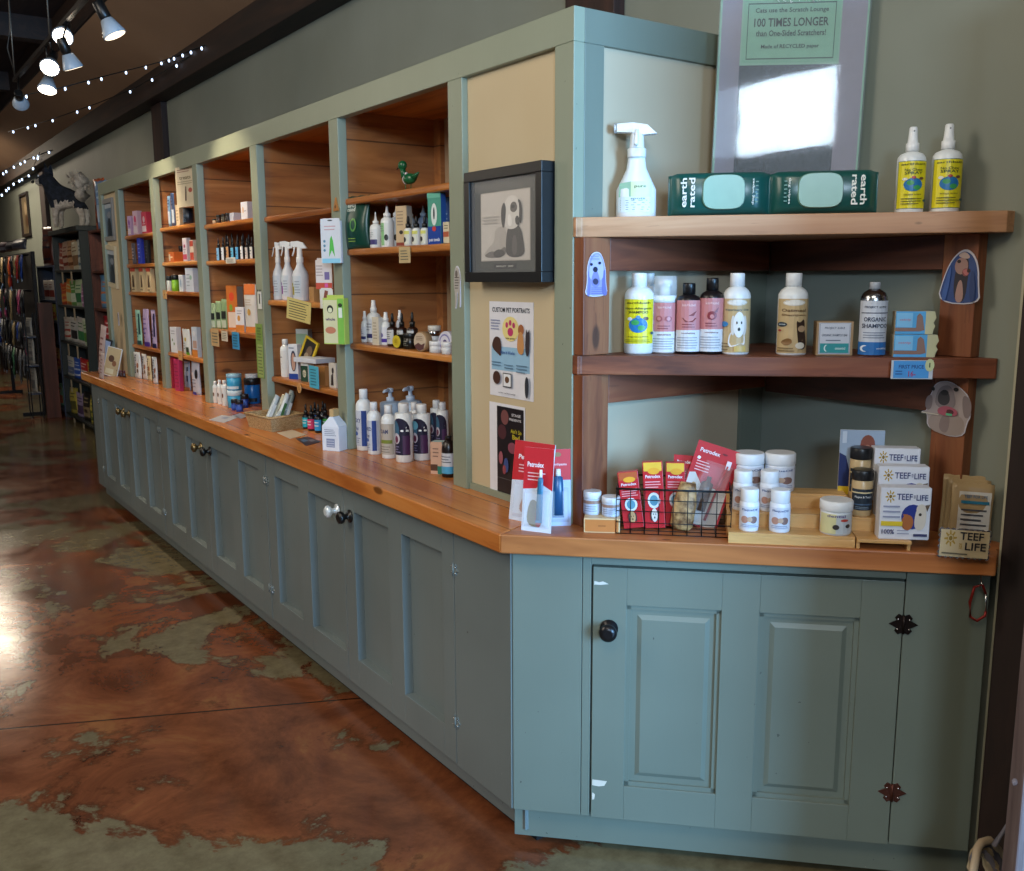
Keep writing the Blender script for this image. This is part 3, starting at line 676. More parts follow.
def pink(a, b2): return [('r', -1, .42, 1, 1, PK), ('r', -1, 0, 1, .42, '#dcdde0'), ('t', 'kin+kind', 0, .91, .8, .05, '#eec9c4'), ('l', -.4, .46, .4, .56, 2, '#8c3f42')]+[('t', b2, 0, .36, .85, .035, '#7a3f45'), ('l', -.75, .05, .75, .3, 5, '#9a9aa2')]+a
c1 = [('e', -.3, .68, .2, .06, '#a8585a'), ('e', .25, .68, .2, .06, '#a8585a'), ('e', -.3, .68, .12, .035, PK), ('e', .25, .68, .12, .035, PK)]
bottle(dia(652, 676, 276, ZS2, .18), 'foam_bottle', 'pink-label foaming wash bottle with clear pump cover', 'bottle', 'foam', body='#b8a69a', els=pink(c1, 'waterless'), lz=(.02, .66), sh=.64, nr=.6, la=1.35)
c2 = [('p', [(-.4, .66), (.5, .66), (.25, .58), (-.2, .58)], '#7d3035'), ('p', [(0, .7), (.5, .8), (.3, .7)], '#7d3035')]
c3 = [('e', 0, .68, .28, .08, '#8a2f36'), ('e', 0, .66, .12, .04, PK), ('p', [(.1, .74), (.4, .84), (.3, .74)], '#7d3035')]
bottle(dia(676, 700, 283, ZS2, .17), 'shampoo_bottle', 'black bottle with pink and white bowl label, left of the pink pair', 'bottle', 'disc', body='#1b1516', cap='#151313', els=pink(c2, 'nourishing'), lz=(.04, .76), sh=.76, nr=.42, la=1.3)
bottle(dia(699, 723, 278, ZS2, .17), 'shampoo_bottle', 'taller black bottle with pink and white fruit label, right of the pink pair', 'bottle', 'disc', body='#1b1516', cap='#151313', els=pink(c3, 'soothing'), lz=(.04, .74), sh=.74, nr=.4, la=1.3)
TN = '#c9ad7e'
def vet(a): return [('r', -1, 0, 1, 1, TN), ('e', 0, .93, .6, .06, '#ddd8ca'), ('e', 0, .93, .52, .045, '#efece4')]+a
whdog = [('t', 'Veterinary Oat', 0, .79, 1.4, .045, '#2f5f66'), ('q', [(-.35, .42), (.45, .42), (.5, .12), (.2, .18), (-.1, .1), (-.5, .12)], '#e4e2de')]+dogface(.12, .52, .3, '#f1f0ec', '#dcdad4', .42/.3)[:]+[('e', -.7, .53, .26, .05, '#2f86c6'), ('r', -.1, .02, .5, .12, '#d9b765'), ('l', -.9, .03, -.3, .2, 3, '#7a6138')]
bottle(dia(722, 749, 273, ZS2, .17), 'shampoo_bottle', 'white shampoo bottle with a fluffy white dog on its tan label', 'bottle', 'disc', els=vet(whdog), lz=(.03, .69), sh=.72, nr=.44, la=1.3)
oat = [('t', 'Oatmeal', 0, .79, 1.3, .06, '#6a4c2c'), ('t', 'Shampoo', 0, .70, 1.3, .05, '#6a4c2c'), ('e', -.62, .53, .3, .045, '#23343f'), ('t', 'SOAP FREE', -.62, .53, .4, .02, '#dfe6e8'), ('q', [(.1, .62), (.3, .55), (.55, .66), (.6, .4), (.8, .1), (.3, .05), (.2, .3)], '#3c2a20'), ('e', .4, .45, .2, .06, '#b59572'), ('e', .35, .14, .25, .06, '#e5ddcc'), ('q', [(-.7, .2), (-.2, .3), (0, .2), (-.3, .13)], '#8a643c'), ('e', -.7, .42, .1, .02, '#a62f30'), ('l', -.8, .02, .1, .12, 2, '#7a6138')]
bottle(dia(777, 806, 273, ZS2, .17), 'shampoo_bottle', 'white oatmeal shampoo bottle with a dog and oats on its tan label', 'bottle', 'disc', els=vet(oat), lz=(.03, .69), sh=.72, nr=.44, la=1.3)
f = dia(814, 852, 321, ZS2, .17, .5, -42, True)
carton(f, 'soap_box', 'small square kraft box with a white and teal label on the middle shelf', 'box', '#a2835c', [('r', -.88, .04, .84, .96, '#c3c6d0'), ('r', -.84, .06, .8, .94, '#5b6a80'), ('r', -.82, .065, .78, .935, '#c9ccd6'), ('t', 'PROJECT SUDZ', -.02, .8, 1.1, .08, '#2b3a52'), ('t', 'ORGANIC SHAMPOO BAR', -.02, .6, 1.4, .07, '#2b3a52'), ('l', -.5, .40, .5, .5, 1, '#6a7488'), ('r', -.80, .08, .76, .36, '#1f8f93'), ('e', -.45, .22, .14, .1, '#d3e6e6'), ('e', -.38, .22, .14, .1, '#1f8f93'), ('t', 'unscented', .3, .22, .55, .08, '#cfe8e8')])
alu = M('#b9bcc0', .22, 1.0)
bottle(dia(859, 885, 282, ZS2, .16), 'aluminium_bottle', 'brushed aluminium shampoo bottle with a white label and blue band', 'bottle', 'screw', body=alu, cap='#b4b6ba', sh=.76, nr=.34, lz=(.02, .75), la=1.4, els=[('r', -1, 0, 1, 1, '#cfd4de'), ('r', -1, 0, 1, .24, '#2a6fb5'), ('t', 'PROJECT SUDZ', 0, .88, 1.2, .05, '#22304c'), ('r', -.8, .77, .8, .785, '#22304c'), ('t', 'ORGANIC', 0, .66, 1.2, .08, '#22304c'), ('t', 'SHAMPOO', 0, .54, 1.4, .08, '#22304c'), ('l', -.6, .3, .6, .44, 3, '#7a8498'), ('e', -.5, .12, .25, .06, '#e4edf6'), ('e', -.38, .12, .22, .05, '#2a6fb5'), ('t', 'soothing', .4, .12, .6, .05, '#e4edf6')])
catels = [('r', -1, 0, 1, 1, '#4da3dc'), ('r', -.95, .3, -.1, .93, '#7dc0ea'), ('p', [(-1, .12), (-1, .28), (.1, .28), (.12, .8), (.25, .92), (.42, .78), (.55, .18), (.3, .12)], '#8a6a5e'), ('t', 'catnip', -.5, .62, .6, .14, '#b58aa8')]
edge = [('p', [(.58, 0), (.98, 0), (1.02, .2), (1.1, .35), (1.0, .5), (1.14, .72), (1.04, 1), (.58, 1)], '#c5c39a')]
for x0, x1, yt, zz, lb in ((892, 934, 334, ZS2, 'lower of two blue cat treat boxes stacked behind the blue price card'), (894, 932, 311, None, 'upper of two blue cat treat boxes stacked near the right upright')):
    if zz is None: zz = ztop_
    f = dia(x0, x1, yt, zz, .15, .45, -45, True); ztop_ = zz+f['h']+.001
    carton(f, 'treat_box', lb, 'box', '#bfae8c', catels+edge)
p = dpt(bis(lambda q: pr(*dpt(q, .075), 1.36)[0], 0, 1.35, 912), .075); kk = pr(*p, 1.36)[2]
t = thing('price_card', 'blue handwritten price card stuck to the front of the middle shelf', 'price card', (*p, 1.334), RAD(-42)); B().box(-20/kk, -.001, 0, 20/kk, .001, .046, M('#c9cfd8', .4)).build('card', t)
art('handwriting', t, flat(-.001), [('r', -.9, .05, .8, .97, '#4a9be0'), ('t', 'FIRST PRICE', -.05, .66, 1.2, .2, '#1c3f86'), ('t', '16-', 0, .28, .35, .3, '#a83a6a'), ('l', -.8, .2, -.4, .5, 2, '#1c3f86'), ('e', .82, .75, .22, .34, '#cdd3a0'), ('t', '1', .82, .75, .06, .25, '#4c5a3a')], 20/kk, .046)
# ------------------------------------------------------------------ cut-out dog portraits taped to the uprights
def cutout(name, label, loc, rz, w, h, outline, els, tilt=None):
    t = thing(name, label, 'picture', loc, rz, None, tilt); b_ = B(); n = len(outline)
    outline = soft(outline, 2); n = len(outline); pts = [(x*w/2, z*h) for x, z in outline]
    vs = [(x, -.001, z) for x, z in pts]+[(x, .001, z) for x, z in pts]
    b_.add(vs, [tuple(q) for q in tri(pts)]+[tuple(n+k for k in q) for q in tri(pts)]+[(i, (i+1) % n, n+(i+1) % n, n+i) for i in range(n)], M('#d9d6e2', .4)); b_.build('paper', t)
    art('printed_portrait', t, flat(-.001), els, w/2, h)
def pix(y_or_x, ax, px, py):
    d_ = ray(px, py); t_ = (y_or_x-CAM[ax])/d_[ax]; return CAM+d_*t_
a = pix(V-FT-.003, 1, 596, 297); b_ = pix(V-FT-.003, 1, 596, 251); k_ = pr(*a)[2]
ol1 = [(-1, 0), (-.75, .3), (-.8, .65), (-.5, .92), (0, 1), (.45, .93), (.8, .6), (.8, .3), (1, .02)]
cutout('dog_cutout', 'lilac cut-out portrait of a shaggy dog taped to the left upright', a, 0, 31/k_, b_.z-a.z, ol1,
       [('q', [(x*.95, .02+z*.96) for x, z in ol1], '#9a9acc'), ('q', [(-.8, .02), (-.7, .3), (-.72, .6), (-.5, .5), (-.5, .2), (-.55, .02)], '#7c7cb4'), ('q', [(.95, .03), (.7, .3), (.74, .62), (.5, .55), (.42, .2), (.5, .03)], '#6f6fa8'), ('q', [(-.6, .35), (-.66, .62), (-.4, .86), (.05, .95), (.45, .82), (.58, .55), (.45, .35)], '#b4b4e0'),
        ('q', [(-.5, .32), (-.35, .52), (-.1, .6), (.12, .52), (.3, .3), (.0, .2), (-.3, .22)], '#8484b8'), ('e', -.14, .60, .2, .06, '#26263c'), ('q', [(-.4, .36), (-.14, .42), (.16, .36), (.05, .27), (-.25, .27)], '#3a3858'), ('e', -.48, .71, .11, .032, '#20203a'), ('e', .2, .74, .12, .032, '#20203a'), ('l', -.6, .8, .3, .92, 2, '#8c8cc4'), ('l', -.5, .06, .6, .22, 4, '#6a68a0')])
a = pix(W-FT-.003, 0, 958, 304); b_ = pix(W-FT-.003, 0, 960, 248); k_ = pr(*a)[2]
ol2 = [(-1, 0), (-.8, .45), (-.5, .8), (0, 1), (.45, .93), (.75, .7), (.85, .35), (1, 0)]
cutout('dog_cutout', 'cut-out of a hound draped in a blue veil on the upper right upright', a, RAD(-90), 46/k_, b_.z-a.z, ol2,
       [('q', [(x*.94, .02+z*.94) for x, z in ol2], '#2f4b88'), ('q', [(-.2, .03), (-.3, .5), (-.1, .82), (.3, .85), (.35, .5), (.3, .03)], '#2a2430'), ('q', [(-.18, .03), (-.1, .4), (.1, .45), (.25, .03)], '#b08c84'), ('e', 0, .68, .3, .15, '#a8847c'), ('e', .22, .57, .16, .07, '#8a4a4a'), ('e', -.12, .76, .09, .03, '#2a1a1a'), ('q', [(-.25, .86), (.1, .95), (.4, .84), (.2, .8)], '#c8b0a8'), ('q', [(.05, .6), (.3, .64), (.4, .56), (.25, .5)], '#c07070'), ('e', .36, .6, .08, .035, '#3a2020'), ('q', [(-.8, .05), (-.55, .6), (-.4, .7), (-.5, .05)], '#3f62a8'), ('q', [(.5, .05), (.45, .6), (.62, .6), (.8, .05)], '#263e74')], (0, RAD(2)))
a = pix(W-FT-.003, 0, 945, 437); b_ = pix(W-FT-.003, 0, 945, 380); k_ = pr(*a)[2]
ol3 = [(-.75, .08), (-.78, .38), (-1.0, .37), (-1.0, .40), (-.8, .42), (-.9, .6), (-.7, .72), (-.6, .93), (-.1, 1), (.4, .9), (.8, .75), (.9, .4), (.8, .35), (.7, 0)]
cutout('dog_cutout', 'cut-out of a pale hound biting a toothbrush on the lower right upright', a, RAD(-90), 54/k_, b_.z-a.z, ol3,
       [('q', [(x*.96, .01+z*.98) for x, z in ol3], '#b3a6a4'), ('q', [(-.72, .36), (-.66, .06), (.66, .03), (.72, .38), (.0, .46)], '#a3948e'), ('q', [(-.2, .4), (-.3, .12), (.1, .05), (.15, .4)], '#8c7c7a'), ('q', [(.52, .8), (.86, .72), (.92, .45), (.7, .36), (.55, .55)], '#8a7c7c'), ('q', [(-.86, .68), (-.62, .72), (-.6, .5), (-.75, .42), (-.9, .5)], '#8f8080'),
        ('q', [(-.5, .5), (-.5, .75), (-.3, .9), (.05, .92), (.25, .75), (.3, .5)], '#8d8284'), ('q', [(-.42, .6), (-.4, .76), (-.2, .84), (.02, .78), (.08, .62), (-.15, .54)], '#3e3c40'), ('e', -.16, .78, .15, .05, '#262529'), ('e', .26, .86, .1, .035, '#22201f'), ('e', -.62, .82, .07, .035, '#22201f'), ('q', [(-.4, .48), (-.1, .56), (.3, .53), (.45, .45), (.3, .38), (-.3, .38)], '#b05a6c'), ('q', [(-.02, .5), (.25, .5), (.28, .42), (.0, .4)], '#5c2630'), ('r', -.02, .39, .22, .43, '#5fbf8f'), ('r', -.98, .37, -.3, .39, '#d6cdbc')], (0, RAD(2)))
# ------------------------------------------------------------------ worktop of the corner
def lie(px, py): p_ = hitz(px, py, ZC); return (p_.x, p_.y, ZC)
def blister(px0, px1, yt, pyb, label, rz, els, tilt=(RAD(-6), 0), tube=None):
    f = ctr(px0, px1, yt, pyb, ZC, .05, rz, True); w, h = f['w'], f['h']
    t = thing('blister_pack', label, 'dental kit', f['loc'], f['rz'], None, tilt)
    b_ = B(); b_.box(-w/2, -.001, 0, w/2, .001, h, M('#dfe3ea', .35)); b_.build('backing_card', t)
    art('printed_front', t, flat(-.001), els, w/2, h)
    b_ = B(); x0, x1 = -.85*w/2, .85*w/2
    b_.add([(x0, -.002, h*.05), (x1, -.002, h*.05), (x1, -.002, h*.5), (x0, -.002, h*.5), (x0*.8, -.016, h*.1), (x1*.8, -.016, h*.1), (x1*.8, -.016, h*.46), (x0*.8, -.016, h*.46)], [(0, 1, 5, 4), (1, 2, 6, 5), (2, 3, 7, 6), (3, 0, 4, 7), (4, 5, 6, 7)], clear('#eef3f6', .22)); b_.build('blister', t)
    if tube:
        c, x_, w_ = tube; b_ = B(); b_.box(-w_/2, -.0025, -h*.30, w_/2, .0015, -h*.27, M(c)); b_.lathe([(w_*.5, -h*.27), (w_*.47, h*.05), (w_*.42, h*.22), (w_*.2, h*.24)], M(c, .3), 12, sy=.45); b_.lathe([(w_*.25, h*.24), (w_*.2, h*.33)], M('#eef0f0'), 10)
        b_.build('toothpaste_tube', t, loc=(x_, -.012, h*.42))
    return t
RED = '#c4232b'
petels = [('r', -1, 0, 1, .97, '#d5d9e2'), ('p', [(-1, 1), (1, 1), (1, .5), (.2, .58), (-.1, .52), (-1, .5)], RED), ('t', 'Petrodex', -.2, .8, 1.1, .06, '#f2eef0'), ('l', -.7, .6, .5, .72, 3, '#e6b8ba'), ('q', [(-.6, .1), (-.3, .36), (.1, .4), (.3, .12)], '#b07a5a')]
blister(508, 549, 443, 523, 'red and white dental kit standing at the back of the corner trio', -75, petels, (RAD(-8), 0))
blister(521, 551, 449, 532, 'red dental kit card showing a dog, frontmost of the corner trio', -62, petels[:-1]+[('q', [(-.7, .06), (-.55, .34), (-.2, .4), (.2, .3), (.5, .06)], '#7a6a3e'), ('q', [(-.1, .06), (0, .34), (.25, .3), (.4, .06)], '#a32f2c')], (RAD(-6), 0), ('#2f6d8f', .012, .018))
blister(545, 571, 450, 526, 'dental kit with a blue toothpaste tube, rightmost of the corner trio', -30, [('r', -1, 0, 1, 1, '#aebde0'), ('r', -1, .6, 1, 1, RED), ('e', 0, .93, .28, .03, '#8c6a3c'), ('t', 'toothpaste', .1, .80, 1.2, .04, '#e9c8c8')], (RAD(-5), 0), ('#1f4f78', 0, .03))
# little wooden block with two jars
f = ctr(584, 620, 515, 533, ZC, .8, -42, True); bw_ = f
carton(f, 'display_block', 'small wooden block with a paper slip holding two little jars', 'block', '#d8b98a', [('r', -.93, .08, .93, .92, '#c2783c'), ('l', -.2, .4, .3, .6, 1, '#8c5226')])
zb_ = ZC+f['h']
def jel(c): return [('r', -1, 0, 1, 1, '#bfc6d6'), ('r', -1, .7, 1, .95, '#9b7a68'), ('l', -.7, .1, .7, .6, 3, '#7a8096')]
for x0, x1, yt, dx, lb in ((583, 604, 492, -.028, 'tiny white-lidded jar at the back left of the wooden block'), (598, 622, 496, .022, 'tiny white-lidded jar at the front right of the wooden block')):
    c_, s_ = math.cos(bw_['rz']), math.sin(bw_['rz']); x_, y_ = bw_['loc'][0]+c_*dx, bw_['loc'][1]+s_*dx
    w_, h_ = size_at(x_, y_, zb_, x0, x1, yt); w_ = min(w_, .048)
    jar(dict(loc=(x_+(.012 if dx < 0 else 0), y_+(.012 if dx < 0 else 0), zb_), w=w_, h=h_, rz=RAD(-45)), 'balm_jar', lb, 'jar', '#c3cad8', '#dfe0e2', .3, jel(0))
# wire basket
f = ctr(618, 727, 488, 536, ZC, .62, -45, True); w, h, d = f['w'], .082, f['d']
h = size_at(f['loc'][0]-.06, f['loc'][1]-.06, ZC, 618, 727, 490)[1]
bk = thing('wire_basket', 'black wire basket filled with red dental packs on the corner worktop', 'basket', f['loc'], f['rz'])
wm = M('#171717', .4, .5); b_ = B()
for z in (0, h*.25, h*.5, h*.75): b_.tube([(-w/2, -d/2, z+.002), (w/2, -d/2, z+.002), (w/2, d/2, z+.002), (-w/2, d/2, z+.002)], .0013, wm, 5, closed=True)
for i in range(9):
    x = -w/2+w*i/8; b_.tube([(x, -d/2, h), (x, -d/2, .002), (x, d/2, .002), (x, d/2, h)], .0013, wm, 5)
for i in range(1, 5):
    y = -d/2+d*i/5; b_.tube([(-w/2, y, h), (-w/2, y, .002), (w/2, y, .002), (w/2, y, h)], .0013, wm, 5)
b_.build('wire_mesh', bk); B().tube([(-w/2, -d/2, h), (w/2, -d/2, h), (w/2, d/2, h), (-w/2, d/2, h)], .003, wm, 6, closed=True).build('rim', bk)
bx, by = f['loc'][0], f['loc'][1]; Rb = Matrix.Rotation(f['rz'], 3, 'Z')
def inb(lx, ly): q = Rb @ Vector((lx, ly, 0)); return (bx+q.x, by+q.y, ZC+.004)
def tubebox(lx, ly, w_, h_, tl, label, capc, dg):
    t = thing('toothpaste_box', label, 'box', inb(lx, ly), RAD(-45), None, (RAD(-4), RAD(tl)))
    b_ = B(); b_.box(-w_/2, -.016, 0, w_/2, .016, h_, M(RED, .35)); b_.build('carton_body', t, .001)
    art('printed_front', t, flat(-.016), ([('r', -.9, .86, .9, .99, capc), ('e', .1, .86, .6, .05, '#e8a52c')] if capc else [])+[('t', 'Petrodex', 0, .78, 1.5, .05, '#f4e8ea'), ('l', -.8, .56, .8, .72, 4, '#efb6ba'), ('e', 0, .42, .62, .12, '#dfe6ea'), ('e', 0, .42, .42, .08, '#5d94a8')]+dogface(0, .2, .13, dg, '#3a3030', 3.2), w_/2, h_)
bw2 = w/9
tubebox(-w*.345, -.03, .053, .150, -8, 'red toothpaste box tilted at the left end of the wire basket', '#b9582c', '#c9a070')
tubebox(-w*.155, -.022, .052, .176, -4, 'red toothpaste box with yellow top band, second in the wire basket', '#e9b93a', '#e4ded6')
tubebox(w*.02, .004, .05, .170, -1, 'red toothpaste box with yellow top band, third in the wire basket', '#e9b93a', '#8a6a50')
def kit(lx, ly, w_, h_, tl, label, els, tb=None):
    t = thing('blister_pack', label, 'dental kit', inb(lx, ly), RAD(-45), None, (RAD(-5), RAD(tl)))
    b_ = B(); b_.box(-w_/2, -.001, 0, w_/2, .001, h_, M(RED, .4)); b_.build('backing_card', t); art('printed_front', t, flat(-.001), els, w_/2, h_)
    b_ = B(); b_.add([(-.4*w_, -.002, h_*.05), (.42*w_, -.002, h_*.05), (.42*w_, -.002, h_*.8), (-.2*w_, -.002, h_*.8), (-.36*w_, -.018, h_*.08), (.38*w_, -.018, h_*.08), (.38*w_, -.018, h_*.76), (-.16*w_, -.018, h_*.76)], [(0, 1, 5, 4), (1, 2, 6, 5), (2, 3, 7, 6), (3, 0, 4, 7), (4, 5, 6, 7)], clear('#eef3f6', .15)); b_.build('blister', t)
    if tb:
        b_ = B(); b_.tube([(w_*.18, -.008, h_*.1), (w_*.22, -.008, h_*.5), (w_*.28, -.008, h_*.8)], [.004, .003, .005], M('#b3202f', .3)); b_.box(w_*.24, -.012, h_*.76, w_*.34, -.003, h_*.86, M('#efe4ee')); b_.build('toothbrush', t)
        b_ = B(); b_.lathe([(.017, 0), (.016, h_*.34), (.006, h_*.36), (.006, h_*.42)], M('#5c4334', .3), 12, sy=.5); b_.build('toothpaste_tube', t, loc=(-w_*.02, -.01, h_*.2))
kel = [('r', -1, 0, 1, 1, RED), ('p', [(-.95, .02), (.9, .02), (.9, .48), (-.3, .5), (-.7, .62), (-.95, .6)], '#d9d4cc'), ('q', [(-.9, .05), (-.8, .5), (-.4, .5), (-.3, .05)], '#b9935e'), ('t', 'Petrodex', -.35, .9, .9, .05, '#f2eef0'), ('e', -.75, .8, .08, .02, '#f2eef0'), ('l', -.8, .64, -.1, .78, 4, '#ecc0c2'), ('e', .3, .92, .12, .012, '#7a1a20')]
kit(w*.12, .045, .09, .18, 3, 'red dental kit standing upright at the back of the wire basket', kel)
kit(w*.19, .012, .118, .222, 17, 'large red dental kit with a toothbrush tilted right in the wire basket', kel, True)
t = thing('treat_bag', 'clear bag of brown chews in front of the red kits in the wire basket', 'bag', inb(w*.07, -.035), RAD(-45), None, (RAD(-6), RAD(8)))
cm_ = NT('brown_chews'); v = cm_.coord((1, 1, 1)); cm_.bump(cm_.noise(v, 70, 3), .6, .004); cm_.out(cm_.ramp(cm_.noise(v, 60, 3), [(.35, '#5f3d1f'), (.65, '#c29a64')]), .5)
b_ = B(); b_.lathe([(.022, 0), (.03, .01), (.031, .07), (.024, .11), (.02, .125)], cm_.m, 14, sy=.45); b_.build('bag', t)
# bamboo riser, stepped display
fr = ctr(727, 856, 520, 543, ZC, .9, -45, True)
RO = fr['loc']; Rr = Matrix.Rotation(RAD(-45), 3, 'Z')
p0 = hitz(728, 543, ZC); p1 = hitz(853, 546, ZC); rw = (p1-p0).length
rx = Vector((C45, -C45, 0)); ry_ = Vector((C45, C45, 0))
t = thing('bamboo_riser', 'three-step bamboo riser carrying white jars on the corner worktop', 'riser', (p0.x, p0.y, ZC), RAD(-45))
h1 = .028; D1, D2, D3 = .075, .145, .215; H2_, H3_ = .062, .10
b_ = B(); b_.box(0, 0, h1-.008, rw, D1, h1, BAMB).box(0, 0, 0, rw, .008, h1-.008, BAMB); b_.build('step', t, .001)
b_ = B(); b_.box(0, D1, H2_-.008, rw, D2, H2_, BAMB).box(0, D1, 0, rw, D1+.008, H2_-.008, BAMB); b_.build('step', t, .001)
b_ = B(); b_.box(0, D2, H3_-.008, rw, D3, H3_, BAMB).box(0, D2, 0, rw, D2+.008, H3_-.008, BAMB).box(0, D3-.008, 0, rw, D3, H3_-.008, BAMB); b_.build('step', t, .001)
p2 = p0+rx*(rw+.003); rw2 = .125
t = thing('bamboo_riser', 'low right-hand bamboo riser carrying the white cartons and shaker jars', 'riser', (p2.x, p2.y, ZC), RAD(-45))
hh = .026
b_ = B(); b_.box(0, -.01, hh-.008, rw2, .075, hh, BAMB); b_.box(0, .0, 0, .008, .075, hh-.008, BAMB).box(rw2-.008, 0, 0, rw2, .075, hh-.008, BAMB); b_.build('step', t, .001)
b_ = B(); b_.box(0, .075, .052, rw2, .135, .06, BAMB).box(0, .075, 0, rw2, .083, .052, BAMB); b_.build('step', t, .001)
b_ = B(); b_.box(0, .135, .082, rw2, .195, .09, BAMB).box(0, .135, 0, rw2, .143, .082, BAMB); b_.build('step', t, .001)
def on_riser(px, py_t, x0, x1, yy, z):
    """centre yy behind the riser front, at pixel column px"""
    k_ = bis(lambda q: pr(*(p0+rx*q+ry_*yy).xy, z)[0], -.1, .6, px); c_ = p0+rx*k_+ry_*yy; w_, h_ = size_at(c_.x, c_.y, z, x0, x1, py_t)
    return dict(loc=(c_.x, c_.y, z), w=w_, h=h_, d=w_, rz=RAD(-45))
pl_ = [('r', -1, 0, 1, 1, '#d7dbe6'), ('t', 'PlaqueOff', 0, .84, 1.3, .13, '#2f4f86'), ('e', -.4, .4, .3, .17, '#b98a78'), ('e', .3, .4, .3, .17, '#8a6a62'), ('e', 0, .42, .2, .12, '#c9a88e'), ('l', -.7, .05, .7, .2, 2, '#7c86a6')]
for i, (px, x0, x1, yt, lb) in enumerate(((748, 733, 763, 452, 'large white screw-lid jar at the top left of the bamboo riser'), (779, 764, 794, 452, 'large white screw-lid jar, second on the top step of the riser'))):
    jar(on_riser(px, yt, x0, x1, .18, ZC+H3_), 'supplement_jar', lb, 'jar', '#e9ebf0', '#eceef0', .3, pl_, (.1, .66), la=1.35)
for px, x0, x1, yt, lb in ((742, 732, 751, 470, 'small white supplement bottle on the middle step, left one'), (768.5, 759, 778, 470, 'small white supplement bottle on the middle step, right one')):
    jar(on_riser(px, yt, x0, x1, .11, ZC+H2_), 'supplement_bottle', lb, 'bottle', '#e9ebf0', '#eceef0', .3, pl_, (.08, .6), lidw=.94)
for px, x0, x1, yt, lb in ((748.5, 739, 758, 488, 'small white supplement bottle on the bottom step, left one'), (779, 769, 789, 489, 'small white supplement bottle on the bottom step, right one')):
    jar(on_riser(px, yt, x0, x1, .035, ZC+h1), 'supplement_bottle', lb, 'bottle', '#e9ebf0', '#eceef0', .3, pl_, (.08, .6), lidw=.94)
jar(on_riser(835, 499, 819, 851, .04, ZC+h1), 'supplement_tub', 'low white tub with a yellow and grey label at the right of the bottom step', 'jar', '#dfe3e6', '#f1f2f2', .3, [('r', -1, 0, 1, 1, '#c8cdd0'), ('r', -1, 0, -.1, 1, '#dcd6a2'), ('p', [(-1, .5), (-.5, .9), (-.1, .3), (-.6, 0), (-1, .1)], '#e3c53a'), ('t', 'dental', -.1, .9, .9, .13, '#5a4a86'), ('e', -.1, .35, .16, .13, '#3a3434'), ('e', .5, .4, .14, .1, '#3a3434'), ('e', .3, .7, .2, .07, '#c44a3a')], (.06, .64), lidw=1.07)
f = on_riser(859, 430, 839, 881, .20, ZC+.09)
card(f, 'photo_card', 'photo card of a brown dog with a yellow corner standing behind the shakers', 'card', [('r', -1, 0, 1, 1, '#9fb3cc'), ('p', [(-1, .13), (-1, .65), (-.7, .6), (-.3, .13)], '#1f2f66'), ('r', -1, 0, .2, .13, '#dcb92a'), ('e', .25, .78, .33, .15, '#8a4a38'), ('e', .25, .68, .2, .1, '#c08a74'), ('q', [(-.4, .13), (-.2, .5), (.5, .55), (.9, .2), (.9, .13)], '#35323e'), ('r', -.9, .8, -.7, .98, '#c9d6e6')], th=.004)
for x0, x1, yt, yy, z, lb in ((848, 869, 447, .165, ZC+.09, 'shaker jar of dried treats with a dark lid, at the back of the pair'), (850, 871, 469, .105, ZC+.06, 'shaker jar of dried treats with a black lid, at the front of the pair')):
    jar(on_riser((x0+x1)/2, yt, x0, x1, yy, z), 'shaker_jar', lb, 'jar', '#c9ad80', '#1b1c1f', .22, [('r', -1, 0, 1, 1, '#26323f'), ('r', -1, .8, 1, .86, '#d8c9a0'), ('r', -1, .25, 1, .3, '#4f6a8a'), ('t', 'Plaque & Tartar', 0, .62, 1.3, .12, '#d9dde0'), ('l', -.6, .05, .6, .2, 2, '#8fa0b0')], (.14, .6), bm=cm_.m if False else None, la=1.25)
def teef(x0, x1, yt, yy, z, label, k=.35):
    c_ = on_riser((x0+x1)/2-1, yt, x0, x1, yy, z); w_ = c_['w']*.88
    f = dict(loc=c_['loc'], w=w_, h=c_['h'], d=.042, rz=RAD(-43))
    carton(f, 'supplement_box', label, 'box', '#dfe1ea', [('r', -.97, .02, .97, .98, '#e3e5ee'), ('s', -.62, .83, .2, .12, '#b99a34'), ('e', -.62, .83, .09, .055, '#e3e5ee'), ('e', -.62, .83, .06, .037, '#8a6f22'), ('t', 'TEEF', -.06, .83, .62, .12, '#2a3570'), ('t', 'FOR', .33, .83, .07, .07, '#2a3570'), ('t', 'LIFE', .63, .82, .46, .11, '#2a3570'),
        ('e', .3, .45, .46, .24, '#27378c'), ('e', .1, .34, .24, .15, '#b06a3c'), ('p', [(-.1, .5), (0, .42), (.1, .5)], '#b06a3c'), ('q', [(.35, .2), (.4, .6), (.6, .66), (.85, .58), (.8, .2)], '#d9d2c6'), ('e', .62, .6, .2, .1, '#d9d2c6'), ('e', .58, .5, .06, .03, '#2a2422'), ('p', [(.75, .68), (.95, .7), (.85, .56)], '#6a5a4a'), ('r', -.95, .27, -.1, .36, '#e3c832'), ('l', -.9, .4, -.2, .7, 3, '#9aa0bb'), ('t', '100%', -.66, .16, .5, .09, '#2a3570'), ('l', -.3, .1, .2, .22, 2, '#9aa0bb'), ('r', .35, .08, .9, .13, '#3b3f6a')], side='#c9ccd6')
teef(869, 918, 447, .165, ZC+.09, 'white TEEF for LIFE carton, rearmost of the three on the riser')
teef(873, 927, 465, .105, ZC+.06, 'white TEEF for LIFE carton, middle of the three on the riser')
teef(875, 929, 486, .025, ZC+.026, 'white TEEF for LIFE carton with cat and dog, frontmost on the riser')
